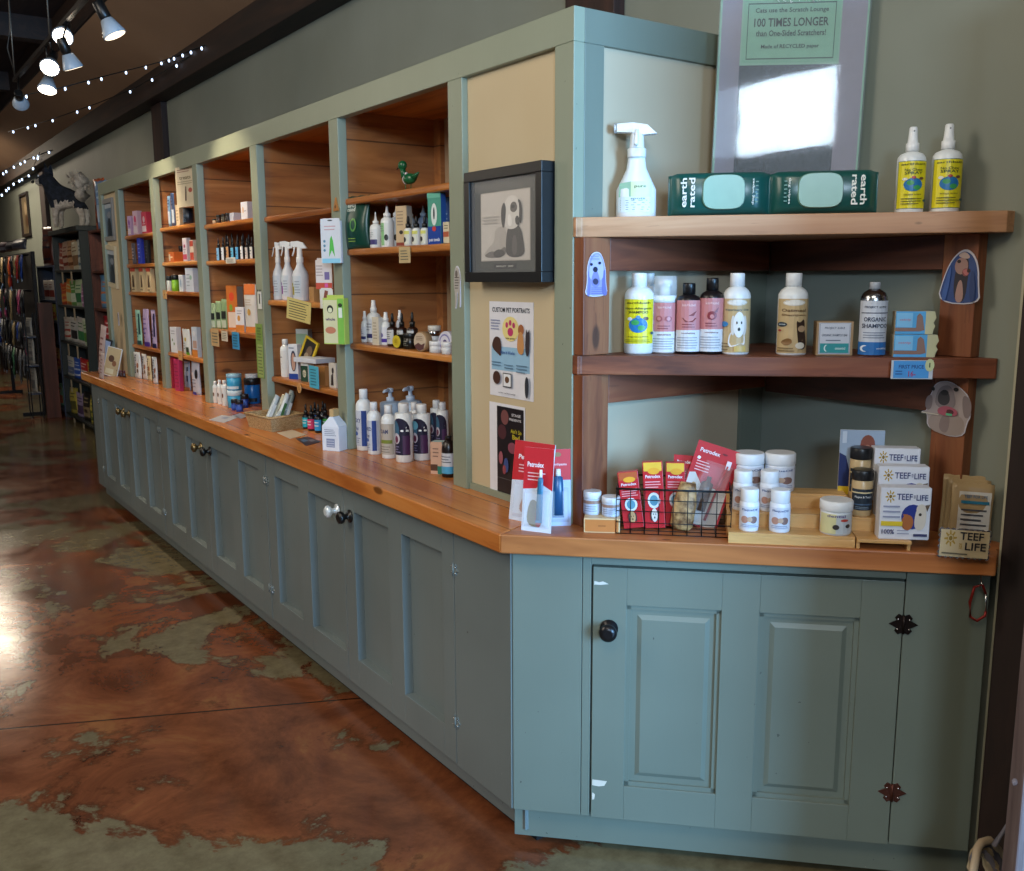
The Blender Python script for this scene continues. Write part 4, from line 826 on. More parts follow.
# kraft pouches and tin sign
for i, (x0, x1, yt, yb, lb) in enumerate(((939, 980, 476, 538, 'kraft treat pouch at the back of the bundle by the right upright'), (943, 984, 480, 540, 'kraft treat pouch in the middle of the bundle by the right upright'), (948, 988, 484, 543, 'kraft treat pouch with a white list label, front of the bundle by the upright'))):
    f = ctr(x0, x1, yt, yb, ZC, .12, -48, True)
    pouch(f, 'treat_pouch', lb, 'pouch', '#b59a70', [('r', -.7, .0, .95, .86, '#dcd9d2'), ('t', 'TEEF FOR LIFE', .15, .78, 1.2, .05, '#3f6a8a'), ('r', -.6, .66, .85, .71, '#2f7a98'), ('l', -.55, .1, .8, .6, 6, '#55545a')] if i == 2 else None, None, (RAD(-5), RAD(2)), flat_k=.10)
s_ = bis(lambda q: pr(*dpt(q, -.05), .92)[0], .9, 1.3, 961); c_ = dpt(s_, -.062); k_ = pr(*c_, .9)[2]
zt_ = bis(lambda q: -pr(*c_, q)[1], .8, 1.1, -529); zb2 = bis(lambda q: -pr(*c_, q)[1], .8, 1.1, -559)
w, h = 50/k_, zt_-zb2
t = thing('tin_sign', 'scalloped tin TEEF for LIFE sign hanging over the worktop edge', 'sign', (*c_, zb2), RAD(-42), None, (RAD(-4), RAD(3)))
pts = []
n = 9
for i in range(n*2): pts.append((-w/2+w*i/(n*2), (0 if i % 2 else .004)))
for i in range(n+2): pts.append((w/2-(0 if i % 2 else .004), h*i/(n+2)))
for i in range(n*2): pts.append((w/2-w*i/(n*2), h-(0 if i % 2 else .004)))
for i in range(n+2): pts.append((-w/2+(0 if i % 2 else .004), h-h*i/(n+2)))
nn = len(pts); b_ = B(); b_.add([(x, -.0015, z) for x, z in pts]+[(x, .0015, z) for x, z in pts], [tuple(q) for q in tri(pts)]+[tuple(nn+k for k in q) for q in tri(pts)]+[(i, (i+1) % nn, nn+(i+1) % nn, nn+i) for i in range(nn)], M('#b9b4ba', .25, .8)); b_.build('plate', t)
art('printed_front', t, flat(-.0015), [('r', -.93, .06, .93, .94, '#cbb893'), ('s', -.55, .66, .24, .27, '#a8862c'), ('e', -.55, .66, .1, .12, '#cbb893'), ('e', -.55, .66, .07, .08, '#8a6f22'), ('t', 'TEEF', .25, .76, .9, .25, '#26262c'), ('t', 'FOR', -.15, .42, .12, .2, '#a8862c'), ('t', 'LIFE', .42, .43, .8, .25, '#26262c'), ('l', -.85, .1, .2, .25, 1, '#6a6250')], w/2, h)
# carabiner under the worktop end
s_ = bis(lambda q: pr(*dpt(q, -.02), .82)[0], .9, 1.4, 979); c_ = dpt(s_, -.02); kk = pr(*c_, .82)[2]
t = thing('carabiner', 'red carabiner clip hanging from a hook under the right end of the worktop', 'carabiner', (*c_, .80), RAD(-45))
a_ = 38/kk/2; ww = 8/kk
b_ = B(); b_.tube([(ww*.8, 0, a_*.5), (ww*.3, 0, a_), (-ww*.6, 0, a_*.85), (-ww, 0, 0), (-ww*.8, 0, -a_*.8), (0, 0, -a_), (ww*.9, 0, -a_*.7), (ww*.95, 0, -a_*.45)], .0036, M('#8c2018', .3, .5), 8); b_.build('body', t)
B().tube([(ww*.8, 0, a_*.5), (ww*.95, 0, -a_*.45)], .0022, CHROME, 6).build('gate', t)
B().tube([(0, 0, a_*1.25+.012), (0.004, 0, a_*1.05), (0, -.004, a_*.9), (-.004, 0, a_*1.0)], .002, CHROME, 6).build('hook', t)
# ------------------------------------------------------------------ framed drawing and posters on the cream panel
p0_, p1_ = .413, .036; z0, z1 = 1.572, 1.884
t = thing('framed_drawing', 'deep black framed drawing of a seated dog on the cream panel', 'picture', (U+.02, (p0_+p1_)/2-.0, z0), RAD(-90))
w, h, dp = p0_-p1_, z1-z0, .058
b_ = B(); fw = .028
for a in ((-w/2, 0, w/2, fw), (-w/2, h-fw, w/2, h), (-w/2, fw, -w/2+fw, h-fw), (w/2-fw, fw, w/2, h-fw)): b_.box(a[0], -dp, a[1], a[2], -.001, a[3], M('#121417', .35))
b_.build('frame', t, .0015)
dk = '#3a3733'
art('mat_board', t, flat(-dp+.02), [('r', -.88, .08, .88, .92, '#33352f'), ('r', -.68, .19, .60, .80, '#b8aea2'), ('r', -.66, .20, .58, .79, '#c9c0b6'), ('r', -.34, .12, .26, .165, '#0d0d10'), ('t', 'MARLEY  2009', -.04, .142, .44, .016, '#b9b4a8'),
    ('q', [(-.64, .22), (-.5, .3), (-.3, .36), (-.3, .48), (.0, .5), (.1, .22)], '#b1a89e'), ('q', [(-.62, .22), (-.45, .28), (-.2, .27), (.0, .33), (.0, .22)], '#6b635c'), ('q', [(-.35, .26), (-.2, .3), (.0, .27), (-.1, .22), (-.3, .22)], '#3f3934'),
    ('q', [(-.0, .22), (.0, .36), (.06, .5), (.2, .52), (.38, .48), (.46, .34), (.48, .22)], '#3a3531'), ('q', [(.15, .24), (.18, .42), (.28, .4), (.3, .24)], '#57504a'), ('q', [(-.08, .5), (-.04, .66), (.02, .73), (.16, .76), (.32, .73), (.38, .62), (.36, .52), (.28, .47), (.1, .46)], '#dcd5cc'),
    ('q', [(-.1, .5), (-.12, .64), (-.04, .71), (.02, .66), (.0, .54), (-.04, .47)], '#2f2a27'), ('q', [(.34, .52), (.36, .66), (.3, .72), (.4, .7), (.43, .6), (.4, .5)], '#2f2a27'), ('q', [(.12, .62), (.14, .69), (.26, .7), (.32, .64), (.24, .6)], '#5a534c'), ('e', .2, .655, .045, .014, '#1c1917'), ('q', [(.27, .5), (.25, .56), (.32, .58), (.37, .54), (.35, .49)], '#35302c'), ('q', [(.08, .48), (.06, .58), (.14, .6), (.2, .5)], '#efe9e1'), ('l', -.6, .52, -.15, .6, 3, '#b9b0a5')], w/2, h)
# clear glass in front of the mat
B().box(-w/2+fw, -dp+.008, fw, w/2-fw, -dp+.010, h-fw, clear('#ffffff', .06)).build('glass', t)
def poster(label, y0, y1, z0, z1, els, base='#e6e3e6'):
    t = thing('poster', label, 'poster', (U+.0185, (y0+y1)/2, z0), RAD(-90)); w = abs(y1-y0); h = z1-z0
    B().box(-w/2, -.0005, 0, w/2, .0005, h, M(base, .5)).build('sheet', t); art('printed_front', t, flat(-.0005), els, w/2, h)
poster('white and blue custom pet portraits poster below the framed drawing', .368, .148, 1.238, 1.516, [('r', -.9, .28, .85, .53, '#9cc3dc'), ('t', 'CUSTOM PET PORTRAITS', .0, .915, 1.7, .05, '#1b1c22'), ('e', 0, .72, .38, .13, '#ecd98e'), ('e', 0, .69, .13, .045, '#c23a6a'), ('e', -.16, .76, .06, .03, '#c23a6a'), ('e', 0, .785, .06, .03, '#c23a6a'), ('e', .16, .76, .06, .03, '#c23a6a'), ('t', 'see you', 0, .62, .4, .02, '#5a4a2a'), ('l', -.9, .7, -.4, .82, 4, '#8a90b0'),
    ('q', [(-.85, .55), (-.7, .64), (-.4, .62), (-.4, .42), (-.55, .45), (-.8, .5)], '#4b3129'), ('e', .5, .72, .13, .055, '#a8663c'), ('q', [(.3, .48), (.38, .7), (.6, .7), (.66, .46)], '#c98f58'), ('q', [(.68, .46), (.72, .76), (.8, .68), (.9, .76), (.88, .46)], '#3c3438'), ('t', 'How it Works', -.1, .475, .65, .035, '#1f4f9a'), ('l', -.85, .32, -.4, .38, 2, '#5f7f98'), ('l', -.25, .3, .2, .36, 2, '#5f7f98'), ('l', .3, .27, .8, .37, 3, '#5f7f98'), ('e', -.6, .2, .18, .07, '#4b2f26'), ('r', -.3, .11, .1, .26, '#2a2a2a'), ('r', -.27, .12, .07, .25, '#ecebea'), ('e', -.1, .19, .1, .035, '#6a4a34'), ('q', [(.72, .03), (.7, .2), (.78, .26), (.88, .22), (.86, .03)], '#33363e'), ('t', 'order online today', -.1, .045, .8, .018, '#3a3a44')])
poster('white-edged dark poster with yellow lettering low on the cream panel', .372, .19, .936, 1.217, [('r', -.55, .04, .95, .97, '#1c171d'), ('e', -.1, .86, .22, .08, '#7a4a48'), ('e', -.25, .7, .25, .08, '#4f2b30'), ('t', 'STAGE', .55, .9, .5, .03, '#d8d4d6'), ('t', 'PRESENTS', .5, .85, .65, .025, '#d8d4d6'), ('t', 'Ain\'t So', .55, .73, .6, .045, '#c8b92c'), ('t', 'Bad', .55, .67, .4, .05, '#c8b92c'), ('e', .35, .55, .25, .06, '#8c4a5a'), ('e', -.3, .42, .12, .07, '#a05a62'), ('e', .0, .35, .14, .08, '#3c4f86'), ('e', -.1, .3, .1, .05, '#93464e'), ('r', -.5, .2, .9, .205, '#6a6a6a')])
# silver dog charm on the near post, wooden triangle on the next post
def charm(px, py0, py1, label, y_):
    a = hitx(px, py1, U-.004); b2 = hitx(px, py0, U-.004); h = b2.z-a.z; w = .05
    pts = [(-.6, 0), (-.45, .35), (-.8, .5), (-.7, .8), (-.2, 1), (.4, .95), (.8, .75), (.7, .5), (.75, .1), (.5, 0), (.35, .35), (0, .4), (-.2, .02)]
    cutout('dog_cutout', label, (U-.0012, a.y, a.z), RAD(-90), w, h, pts, [('p', [(x*.9, .03+z*.93) for x, z in pts], '#b7b0a8'), ('e', -.1, .8, .3, .08, '#6f6761'), ('l', -.5, .45, .5, .75, 5, '#4f4843')])
charm(457, 265, 309, 'grey cut-out of a standing dog on the post beside the framed drawing', 0)
a = hitx(336, 211, U-.004)
t = thing('wooden_charm', 'small orange wooden triangle stuck on the post between the near bays', 'charm', (U-.003, a.y, a.z), RAD(-90)); b_ = B()
b_.add([(-.022, -.003, 0), (.022, -.003, 0), (0, -.003, .05), (-.022, .002, 0), (.022, .002, 0), (0, .002, .05)], [(0, 1, 2), (3, 5, 4), (0, 3, 4, 1), (1, 4, 5, 2), (2, 5, 3, 0)], M('#b8793c', .5)); b_.build('triangle', t)
art('burnt_mark', t, flat(-.003), [('e', 0, .3, .25, .12, '#5a3416')], .022, .05)
# ------------------------------------------------------------------ near bay (5)
zA, zB, zC_ = SH[5]
t = thing('bird_figurine', 'green painted bird figurine with white breast on the top shelf of the near bay', 'figurine', tuple(bay(394, 420, 155, zA, .25)['loc']), RAD(-75))
k_ = pr(*t.location)[2]; s_ = 34/k_
GRN = M('#0f5a34', .3); b_ = B()
b_.ball((s_*.10, 0, s_*.44), s_*.2, GRN, 10, (1.35, .7, .8)); b_.tube([(-s_*.06, 0, s_*.5), (-s_*.16, 0, s_*.66), (-s_*.18, 0, s_*.8)], [s_*.13, s_*.08, s_*.09], GRN, 10); b_.ball((-s_*.18, 0, s_*.84), s_*.14, GRN, 10, (1.1, .8, 1))
b_.tube([(s_*.28, 0, s_*.46), (s_*.5, 0, s_*.6)], [s_*.11, s_*.02], GRN, 8); b_.build('body', t)
B().ball((-s_*.04, 0, s_*.46), s_*.15, M('#d8cdd0', .4), 10, (.8, .75, 1.2)).build('breast', t)
B().tube([(-s_*.3, 0, s_*.82), (-s_*.42, 0, s_*.74)], [s_*.05, .001], M('#3a2a20', .4), 6).build('beak', t)
for x_ in (-.05, .14): B().tube([(s_*x_, s_*.03*(1 if x_ > 0 else -1), s_*.35), (s_*x_, 0, .002), (s_*(x_-.07), 0, .002)], s_*.018, M('#4c5a2c', .4, .5), 6).build('leg', t)
pouch(bay(345, 371, 196, zB, .2, .1, -80, True), 'treat_pouch', 'dark green upright pouch at the far end of the near bay second shelf', 'pouch', '#0f4034', [('t', 'earth', -.35, .83, .8, .09, '#dfe8dc'), ('t', 'rated', -.3, .75, .8, .08, '#dfe8dc'), ('e', .05, .45, .3, .13, '#5f9a4c'), ('e', .05, .45, .2, .09, '#12483a'), ('l', -.5, .12, .4, .22, 2, '#8fb04c')], flat_k=.28)
ear = lambda c: [('r', -1, 0, 1, 1, '#dfe3e4'), ('r', -1, .1, 1, .4, c), ('l', -.7, .5, .6, .85, 3, '#8f9aa0')]
bottle(bay(370, 382, 212, zB, .21), 'ear_drops_bottle', 'white nozzle bottle with a purple band beside the dark green pouch', 'bottle', 'nozzle', els=ear('#3a3270'), sh=.55, nr=.35, lz=(.05, .52))
gl = [('r', -1, 0, 1, 1, '#e4e8e4'), ('r', -.1, 0, .45, 1, '#8fc48c'), ('e', -.6, .3, .25, .14, '#2a2a2a'), ('e', .7, .35, .25, .14, '#2a2a2a'), ('l', -.5, .6, .5, .9, 3, '#7a8f7a')]
bottle(bay(381, 394, 202, zB, .22), 'ear_wash_bottle', 'green-striped white bottle with red tip, left one on the second shelf', 'bottle', 'nozzle', els=gl, sh=.56, nr=.4, lz=(.05, .54), capcol2='#a5322a')
bottle(bay(391, 403, 201, zB, .27), 'ear_wash_bottle', 'green-striped white bottle with red tip, half behind the beige box', 'bottle', 'nozzle', els=gl, sh=.56, nr=.4, lz=(.05, .54), capcol2='#a5322a')
carton(bay(396, 412, 206, zB, .22, .55, -70, True), 'carton', 'narrow beige carton in the middle of the near bay second shelf', 'box', '#c8ad88', [('r', -.95, .02, .95, .98, '#cdb48f'), ('r', -.95, .02, .95, .1, '#8a3a2c'), ('e', 0, .35, .35, .05, '#2e2a28'), ('l', -.7, .5, .7, .9, 5, '#94806a')], side='#b3ada2')
for x0, x1, lb in ((404, 412.5, 'first of three tiny black-capped bottles beside the beige carton'), (412, 421, 'middle one of three tiny black-capped bottles on the second shelf'), (420.5, 429, 'third tiny black-capped bottle, next to the blue and teal box')):
    bottle(bay(x0, x1, 216, zB, .20), 'drops_bottle', lb, 'bottle', 'dropper', els=[('r', -1, 0, 1, 1, '#dfe0d0'), ('r', -1, .75, 1, 1, '#d8d86a'), ('e', 0, .35, .4, .2, '#2a2a2a')], cap='#15181a', sh=.5, nr=.5, lz=(.05, .5), capcol2='#15181a')
bottle(bay(407, 416, 203, zB, .32), 'ear_wash_bottle', 'pale bottle with red tip standing behind the tiny black-capped bottles', 'bottle', 'nozzle', body='#aab4bc', els=None, sh=.56, nr=.4, capcol2='#a5322a')
bottle(bay(418, 429, 202, zB, .30), 'ear_wash_bottle', 'grey-blue nozzle bottle behind the third tiny bottle on the second shelf', 'bottle', 'nozzle', body='#8d9bb0', cap='#9fb0c0', els=None, sh=.56, nr=.4, capcol2='#a5322a')
carton(bay(428, 446, 193, zB, .2, .35, -78, True), 'dental_box', 'teal and royal blue dental box on the second shelf by the near post', 'box', '#4a9a86', [('r', -1, 0, 1, .35, '#12409a'), ('t', 'pet teeth', 0, .08, 1.6, .09, '#e4e8f0'), ('e', 0, .58, .45, .22, '#dfe8e4'), ('e', 0, .6, .13, .12, '#2a3440'), ('e', 0, .3, .3, .05, '#c23a3a'), ('r', -1, .9, 1, 1, '#6ab8a0')], side='#2f5fb0')
carton(bay(443, 452, 197, zB, .27, .35, -78, True), 'dental_box', 'plain blue box behind the teal dental box at the near post', 'box', '#1d4f96', [('l', -.6, .3, .6, .7, 4, '#6f94c4')])
carton(bay(443, 452, 222, zB, .19, .5, -75, True), 'carton', 'short cream carton at the near end of the second shelf', 'box', '#d4c6a6', [('r', -.9, .3, .9, .55, '#b05a3c'), ('l', -.6, .65, .6, .9, 2, '#7a6f5c')])
tagcard(399, 410, 247, 263, U+.017, 'beige price tag hanging below the near bay second shelf', '#c9b284')
# third shelf
vt = [('r', -1, 0, 1, 1, '#e2e4ea'), ('r', -1, .12, 1, .32, '#2e2f6a'), ('l', -.7, .45, .7, .85, 3, '#8d93a4')]
bottle(bay(361, 369, 311, zC_, .24), 'spray_bottle', 'small white pump spray bottle at the far end of the third shelf', 'bottle', 'spray', els=vt, sh=.52, nr=.38, lz=(.05, .5))
bottle(bay(367, 381, 300, zC_, .25), 'spray_bottle', 'taller white pump spray bottle on the third shelf of the near bay', 'bottle', 'spray', els=vt, sh=.58, nr=.32, lz=(.05, .55))
carton(bay(372, 383, 317, zC_, .21, .7, -70, True), 'carton', 'slim cream carton on the third shelf before the spray bottles', 'box', '#cfc3ac', [('l', -.6, .2, .6, .85, 6, '#a08f78')], side='#ddd8cf')
bottle(bay(381, 391, 312, zC_, .23), 'spray_bottle', 'white bottle with a violet band right of the slim cream carton', 'bottle', 'spray', els=[('r', -1, 0, 1, 1, '#e4e5ec'), ('r', -1, .08, 1, .3, '#4a2f9a'), ('e', 0, .5, .4, .14, '#7a70a8')], sh=.52, nr=.42, lz=(.05, .55))
for x0, x1, yt, lb in ((387, 398, 313, 'amber dropper bottle with white label, first of three on the third shelf'), (397, 407, 313, 'amber dropper bottle with white label, second of three on the third shelf'), (407, 418, 312, 'amber dropper bottle with white label, third of three on the third shelf')):
    bottle(bay(x0, x1, yt, zC_, .215), 'dropper_bottle', lb, 'bottle', 'dropper', body='#2c1710', cap='#121212', capcol2='#1a1a1c', els=[('r', -1, 0, 1, 1, '#c9c8c6'), ('l', -.7, .3, .7, .9, 4, '#5a5a62')], sh=.52, nr=.38, lz=(.08, .5))
bottle(bay(396, 404, 310, zC_, .33), 'spray_bottle', 'pale bottle behind the amber dropper bottles', 'bottle', 'spray', body='#b9bfc8', els=None, sh=.55, nr=.38)
def tin(x0, x1, y0, y1, x_, label, col, face, els, rim=None):
    """round tin standing on edge, face outward"""
    a = hitx((x0+x1)/2, y1, x_); b2 = hitx((x0+x1)/2, y0, x_); r = (b2.z-a.z)/2
    t = thing('round_tin', label, 'tin', (x_, a.y, zC_+r), RAD(-80)); T_ = Matrix.Rotation(PI/2, 4, 'X')
    B().lathe([(r*.95, -.02), (r, -.018), (r, .006), (r*.96, .008)], M(col, .3), 24, T=T_).build('tin_body', t)
    B().lathe([(r*.9, .007), (r*.88, .0095)], M(face, .35), 24, T=T_).build('lid_disc', t)
    art('printed_front', t, lambda x, z, q: (x, -.0095-q, z), els, r, r)
tin(394, 403, 335, 349, .2, 'round tin with a yellow lid standing on edge at the shelf front', '#1b1a12', '#d2b932', [('e', 0, 0, .5, .5, '#c2a520'), ('l', -.3, -.2, .3, .3, 3, '#5a4a10')])
jar(bay(403, 417, 333, zC_, .2), 'balm_jar', 'black lidded jar with a dark label between the two standing tins', 'jar', '#15130f', '#171717', .3, [('l', -.7, .2, .7, .8, 3, '#8d8a7a')])
tin(415, 429, 331, 351, .195, 'round beige tin standing on edge beside the black jar', '#a98a66', '#c9b49a', [('p', [(-.8, -.4), (-.2, -.1), (.3, -.3), (.8, -.1), (.6, -.7), (0, -.9), (-.6, -.7)], '#5f3c3a'), ('l', -.5, .1, .5, .6, 3, '#8a6f5a')])
f = bay(429, 442, 341, zC_, .19); jar(f, 'balm_jar', 'low white jar at the front of the third shelf, left of two', 'jar', '#dcdcdc', '#e8e8e8', .4, None)
jar(bay(441, 453, 342, zC_, .19), 'balm_jar', 'low white jar at the near post end of the third shelf', 'jar', '#dcdcdc', '#e8e8e8', .4, None)
f2 = bay(428, 441, 336, zC_, .25); jar(f2, 'metal_tin', 'flat silver tin at the bottom of the small stack behind the white jars', 'tin', '#a9adb2', '#c0c3c6', .5, None, bm=alu)
z2_ = zC_+f2['h']+.001; f3 = dict(f2); f3['loc'] = (f2['loc'][0], f2['loc'][1], z2_); f3['h'] = .035
jar(f3, 'metal_tin', 'flat silver tin with cream lid on top of the small stack', 'tin', '#a9adb2', '#d5cfc4', .5, None, bm=alu)
tin(441, 453, 321, 343, .23, 'round white tin with a violet rim leaning at the near post', '#cfccd6', '#d8d5de', [('e', 0, 0, .75, .75, '#8a86b8'), ('e', 0, 0, .6, .6, '#d8d5de'), ('e', .05, -.1, .3, .35, '#5a4f78')])
t = thing('wall_card', 'white and navy card on the back of the near bay by the post', 'card', (XB-.004, .84, 1.50), RAD(-90)); B().box(-.06, -.001, 0, .06, .001, .17, M('#9aa0ae', .5)).build('sheet', t); art('printed_front', t, flat(-.001), [('r', -.9, .0, .9, .3, '#22335a'), ('r', -.7, .45, -.1, .7, '#3a3f52'), ('r', .1, .45, .6, .7, '#3a3f52')], .06, .17)
# worktop group in the near bay
bl = lambda s2: [('r', -1, 0, 1, 1, '#c9cdd8'), ('r', .2, 0, .7, 1, '#1f3f8a'), ('t', s2, -.3, .72, .9, .12, '#1f3272', 0), ('t', 'Vet', -.35, .5, .5, .1, '#1f3272'), ('e', -.45, .35, .25, .06, '#2a4c9a'), ('l', -.8, .08, .1, .25, 3, '#7a82a0')]
ftk = dict(lz=(.08, .66), sh=.72, nr=.42)
bottle(ctr(381, 402, 388, 447), 'pump_bottle', 'pale translucent pump bottle at the back, left one', 'bottle', 'pump', body='#9fb2c8', cap='#c3d3e6', sh=.74, nr=.3)
bottle(ctr(400, 423, 386, 449), 'pump_bottle', 'pale translucent pump bottle at the back, right one', 'bottle', 'pump', body='#9fb2c8', cap='#c3d3e6', sh=.74, nr=.3)
bottle(ctr(357, 373, 389, 451), 'shampoo_bottle', 'tallest white bottle with blue lettering at the left of the worktop group', 'bottle', 'disc', els=bl('OXY'), **ftk)
bottle(ctr(368, 382, 402, 455), 'shampoo_bottle', 'white bottle with a blue stripe, second in the worktop group', 'bottle', 'disc', els=bl('MED'), **ftk)
bottle(ctr(409, 421, 402, 452), 'shampoo_bottle', 'white-capped bottle half hidden between the two purple-labelled ones', 'bottle', 'disc', **ftk)
bottle(ctr(382, 397, 405, 459), 'shampoo_bottle', 'white bottle with a tan and green label, third in the worktop group', 'bottle', 'disc', els=[('r', -1, 0, 1, 1, '#bcb2a6'), ('t', 'FOAM', -.2, .75, 1.1, .14, '#2a3262'), ('r', -1, .36, .8, .48, '#7f8a3a'), ('l', -.8, .05, .6, .3, 3, '#7a746c')], **ftk)
pu = [('r', -1, 0, 1, .6, '#22203a'), ('e', 0, .62, 1.0, .32, '#22203a'), ('e', -.5, .62, .5, .26, '#3f6a86'), ('r', .3, .02, 1, .5, '#4a2a52'), ('e', -.3, .42, .35, .14, '#c9c2cc'), ('e', -.3, .4, .2, .09, '#6a2f4a'), ('l', -.8, .05, .1, .25, 3, '#8a86a8')]
pk = dict(lz=(.13, .8), sh=.83, nr=.5)
bottle(ctr(396, 413.5, 403, 463), 'shampoo_bottle', 'dark purple-labelled bottle at the front of the worktop group', 'bottle', 'disc', els=pu, **pk)
bottle(ctr(414, 431, 404, 461), 'shampoo_bottle', 'dark purple-labelled bottle with a blue scene, right of the front one', 'bottle', 'disc', els=pu+[('e', -.3, .75, .4, .12, '#6fb0c4')], **pk)
bottle(ctr(431, 443, 400, 449), 'shampoo_bottle', 'purple-labelled bottle behind the little teal carton, left one', 'bottle', 'disc', els=pu, **pk)
bottle(ctr(437, 449, 402, 452), 'shampoo_bottle', 'purple-labelled bottle behind the little teal carton, right one', 'bottle', 'disc', els=pu, **pk)
carton(ctr(431, 447, 441, 474, kd=.9, rz=-55, box=True), 'carton', 'small peach and teal carton at the right of the worktop group', 'box', '#b9d2cf', [('r', -1, 0, 1, 1, '#d3a88e'), ('r', -1, .1, .2, .3, '#5a3a2c'), ('r', .2, 0, 1, .25, '#2c7a6a'), ('l', -.6, .5, .5, .85, 3, '#8a6a5a')], side='#a9c4c8')
bottle(ctr(442, 456, 436, 478), 'tincture_bottle', 'dark brown bottle with a white and blue label beside the near post', 'bottle', 'screw', body='#1c1210', cap='#141416', els=[('r', -1, 0, 1, 1, '#cfd0d4'), ('r', -1, 0, 1, .35, '#4fa4cc'), ('l', -.7, .5, .7, .9, 3, '#5a5f6a')], sh=.68, nr=.42, lz=(.1, .6))
# ------------------------------------------------------------------ bay 4
zA, zB, zC_ = SH[4]
for x0, x1, yt, fr_, c_, lb in ((273, 285, 242, .22, '#c4504a', 'white trigger spray bottle with a red label patch, left of three'), (282, 295, 241, .23, '#8a3f9a', 'white trigger spray bottle with a purple label patch, middle of three'), (293, 309, 241, .2, '#a9a03a', 'white trigger spray bottle with a yellow-green label patch, right of three')):
    bottle(bay(x0, x1, yt, zB, fr_), 'spray_bottle', lb, 'bottle', 'trigger', body='#dcdfe4', els=[('r', -1, 0, 1, 1, '#cfd8e0'), ('r', -.6, .1, .2, .5, c_), ('e', -.2, .6, .25, .08, c_), ('l', .3, .15, .9, .8, 5, '#9aa6b4')], lz=(.07, .42), la=1.2)
t = tagcard(284, 311, 299, 321, U-.008, 'crumpled yellow handwritten note hanging off the shelf below the spray bottles', '#d8c37a', [('r', -.95, .03, .95, .97, '#dcc97f'), ('l', -.8, .08, .85, .92, 7, '#57503a')], 'paper_note')
t.rotation_euler = (RAD(8), RAD(12), RAD(-60)); t.scale = (.42, 1, 1); t.name = 'paper_note'; t['category'] = 'note'
carton(bay(309, 321, 287, zB, .2, .9, -85, True), 'kraft_tray', 'open kraft cardboard tray at the near end of the spray bottle shelf', 'box', '#b98a55', None)
def hang(x0, x1, y0, y1, x_, label, col, els, thk=.012, name='blister_pack', cat='dental kit', ang=-60, shape=None):
    a = hitx((x0+x1)/2, y1, x_); b2 = hitx((x0+x1)/2, y0, x_); h = b2.z-a.z; w = sil((x1-x0)/pr(*a)[2], .1, a.x, a.y, RAD(ang), True)
    t = thing(name, label, cat, (x_, a.y, a.z), RAD(ang)); b_ = B()
    b_.box(-w/2, -thk/2, h*.02, w/2, thk/2, h*.94, M(col, .35)); b_.box(-w*.4, -.001, h*.9, w*.4, .001, h, M(col, .35)); b_.build('pack_body', t, .001)
    art('printed_front', t, flat(-thk/2), els, w/2, h)
    B().tube([(0, .0, h*.96), (0, .03, h*.97)], .0018, CHROME, 5).build('hook', t)
    return t
hang(322, 343, 218, 264, U-.03, 'white hanging pack with a green finger toothbrush on the post', '#d9dadd', [('r', -.9, .02, .9, .12, '#8ecbe0'), ('r', -.95, .13, .95, .99, '#d6d7da'), ('p', [(-.2, .15), (-.05, .55), (.1, .62), (.25, .5), (.4, .15), (.1, .3)], '#4fb84a'), ('l', -.6, .72, .6, .86, 2, '#c9a0a0'), ('e', .0, .95, .25, .015, '#2a2a2a'), ('e', -.6, .5, .12, .03, '#5a8aa0'), ('e', -.6, .4, .12, .03, '#5a8aa0'), ('e', -.6, .3, .12, .03, '#5a8aa0')])
hang(316, 333, 258, 289, U-.012, 'red and white card with a pink patch hanging behind the toothbrush pack', '#e0d3cc', [('r', -1, .0, 1, .2, '#c8503c'), ('r', .1, .3, .7, .55, '#7a6a9a'), ('r', .1, .05, .5, .18, '#d85a9a'), ('l', -.9, .4, 0, .8, 4, '#b09a90')], .003, 'hanging_card', 'card')
hang(320, 334, 288, 309, U-.012, 'small card with a brown paw picture hanging under the red and white card', '#e2dcd2', [('p', [(-.6, .2), (-.2, .9), (.3, .85), (0, .3)], '#8a4a3a'), ('e', .5, .4, .25, .12, '#4a3a34')], .002, 'hanging_card', 'card')
hang(326, 348, 295, 345, U-.035, 'lime green hanging pack with a round black badge on the post', '#b9c85a', [('r', -.95, .04, .35, .9, '#d6cfa0'), ('r', .4, .03, .95, .93, '#7fb84a'), ('e', -.3, .72, .3, .08, '#2a2a20'), ('e', -.3, .7, .2, .05, '#d9d8b0'), ('t', 'whole', -.3, .52, .9, .06, '#5a3a6a'), ('e', -.3, .3, .5, .07, '#c27a5a'), ('r', .5, .55, .85, .75, '#e2e6d2'), ('e', .68, .8, .2, .04, '#2a3a22')], .03, 'treat_pack', 'pack')
bottle(bay(281, 291, 339, zC_, .21), 'lotion_bottle', 'slim white bottle with a dark mark at the far end of the lower shelf', 'bottle', 'disc', els=[('r', -1, 0, 1, 1, '#e6e4e0'), ('p', [(-.3, .3), (.1, .5), (.4, .3), (.1, .2)], '#3a2a24'), ('t', 'skin', 0, .75, .8, .08, '#5a4a4a')], sh=.74, nr=.48, lz=(.05, .7))
carton(bay(296, 313, 329, zC_, .33, .3, -70, True), 'carton', 'large pale blue carton at the back of the lower shelf', 'box', '#b9ccd8', [('r', -.9, .6, .9, .9, '#8fae9c'), ('e', .2, .5, .4, .15, '#4a6a5a')], side='#9fb6c4')
carton(bay(289, 302, 344, zC_, .22, .5, -65, True), 'carton', 'white carton with a face picture and blue foot on the lower shelf', 'box', '#dde2ea', [('r', -1, 0, 1, .16, '#27459a'), ('e', .1, .52, .6, .3, '#2a2f48'), ('e', .1, .5, .42, .25, '#c49a86'), ('l', -.8, .84, .6, .95, 1, '#8a94a8')], side='#cfd6e0')
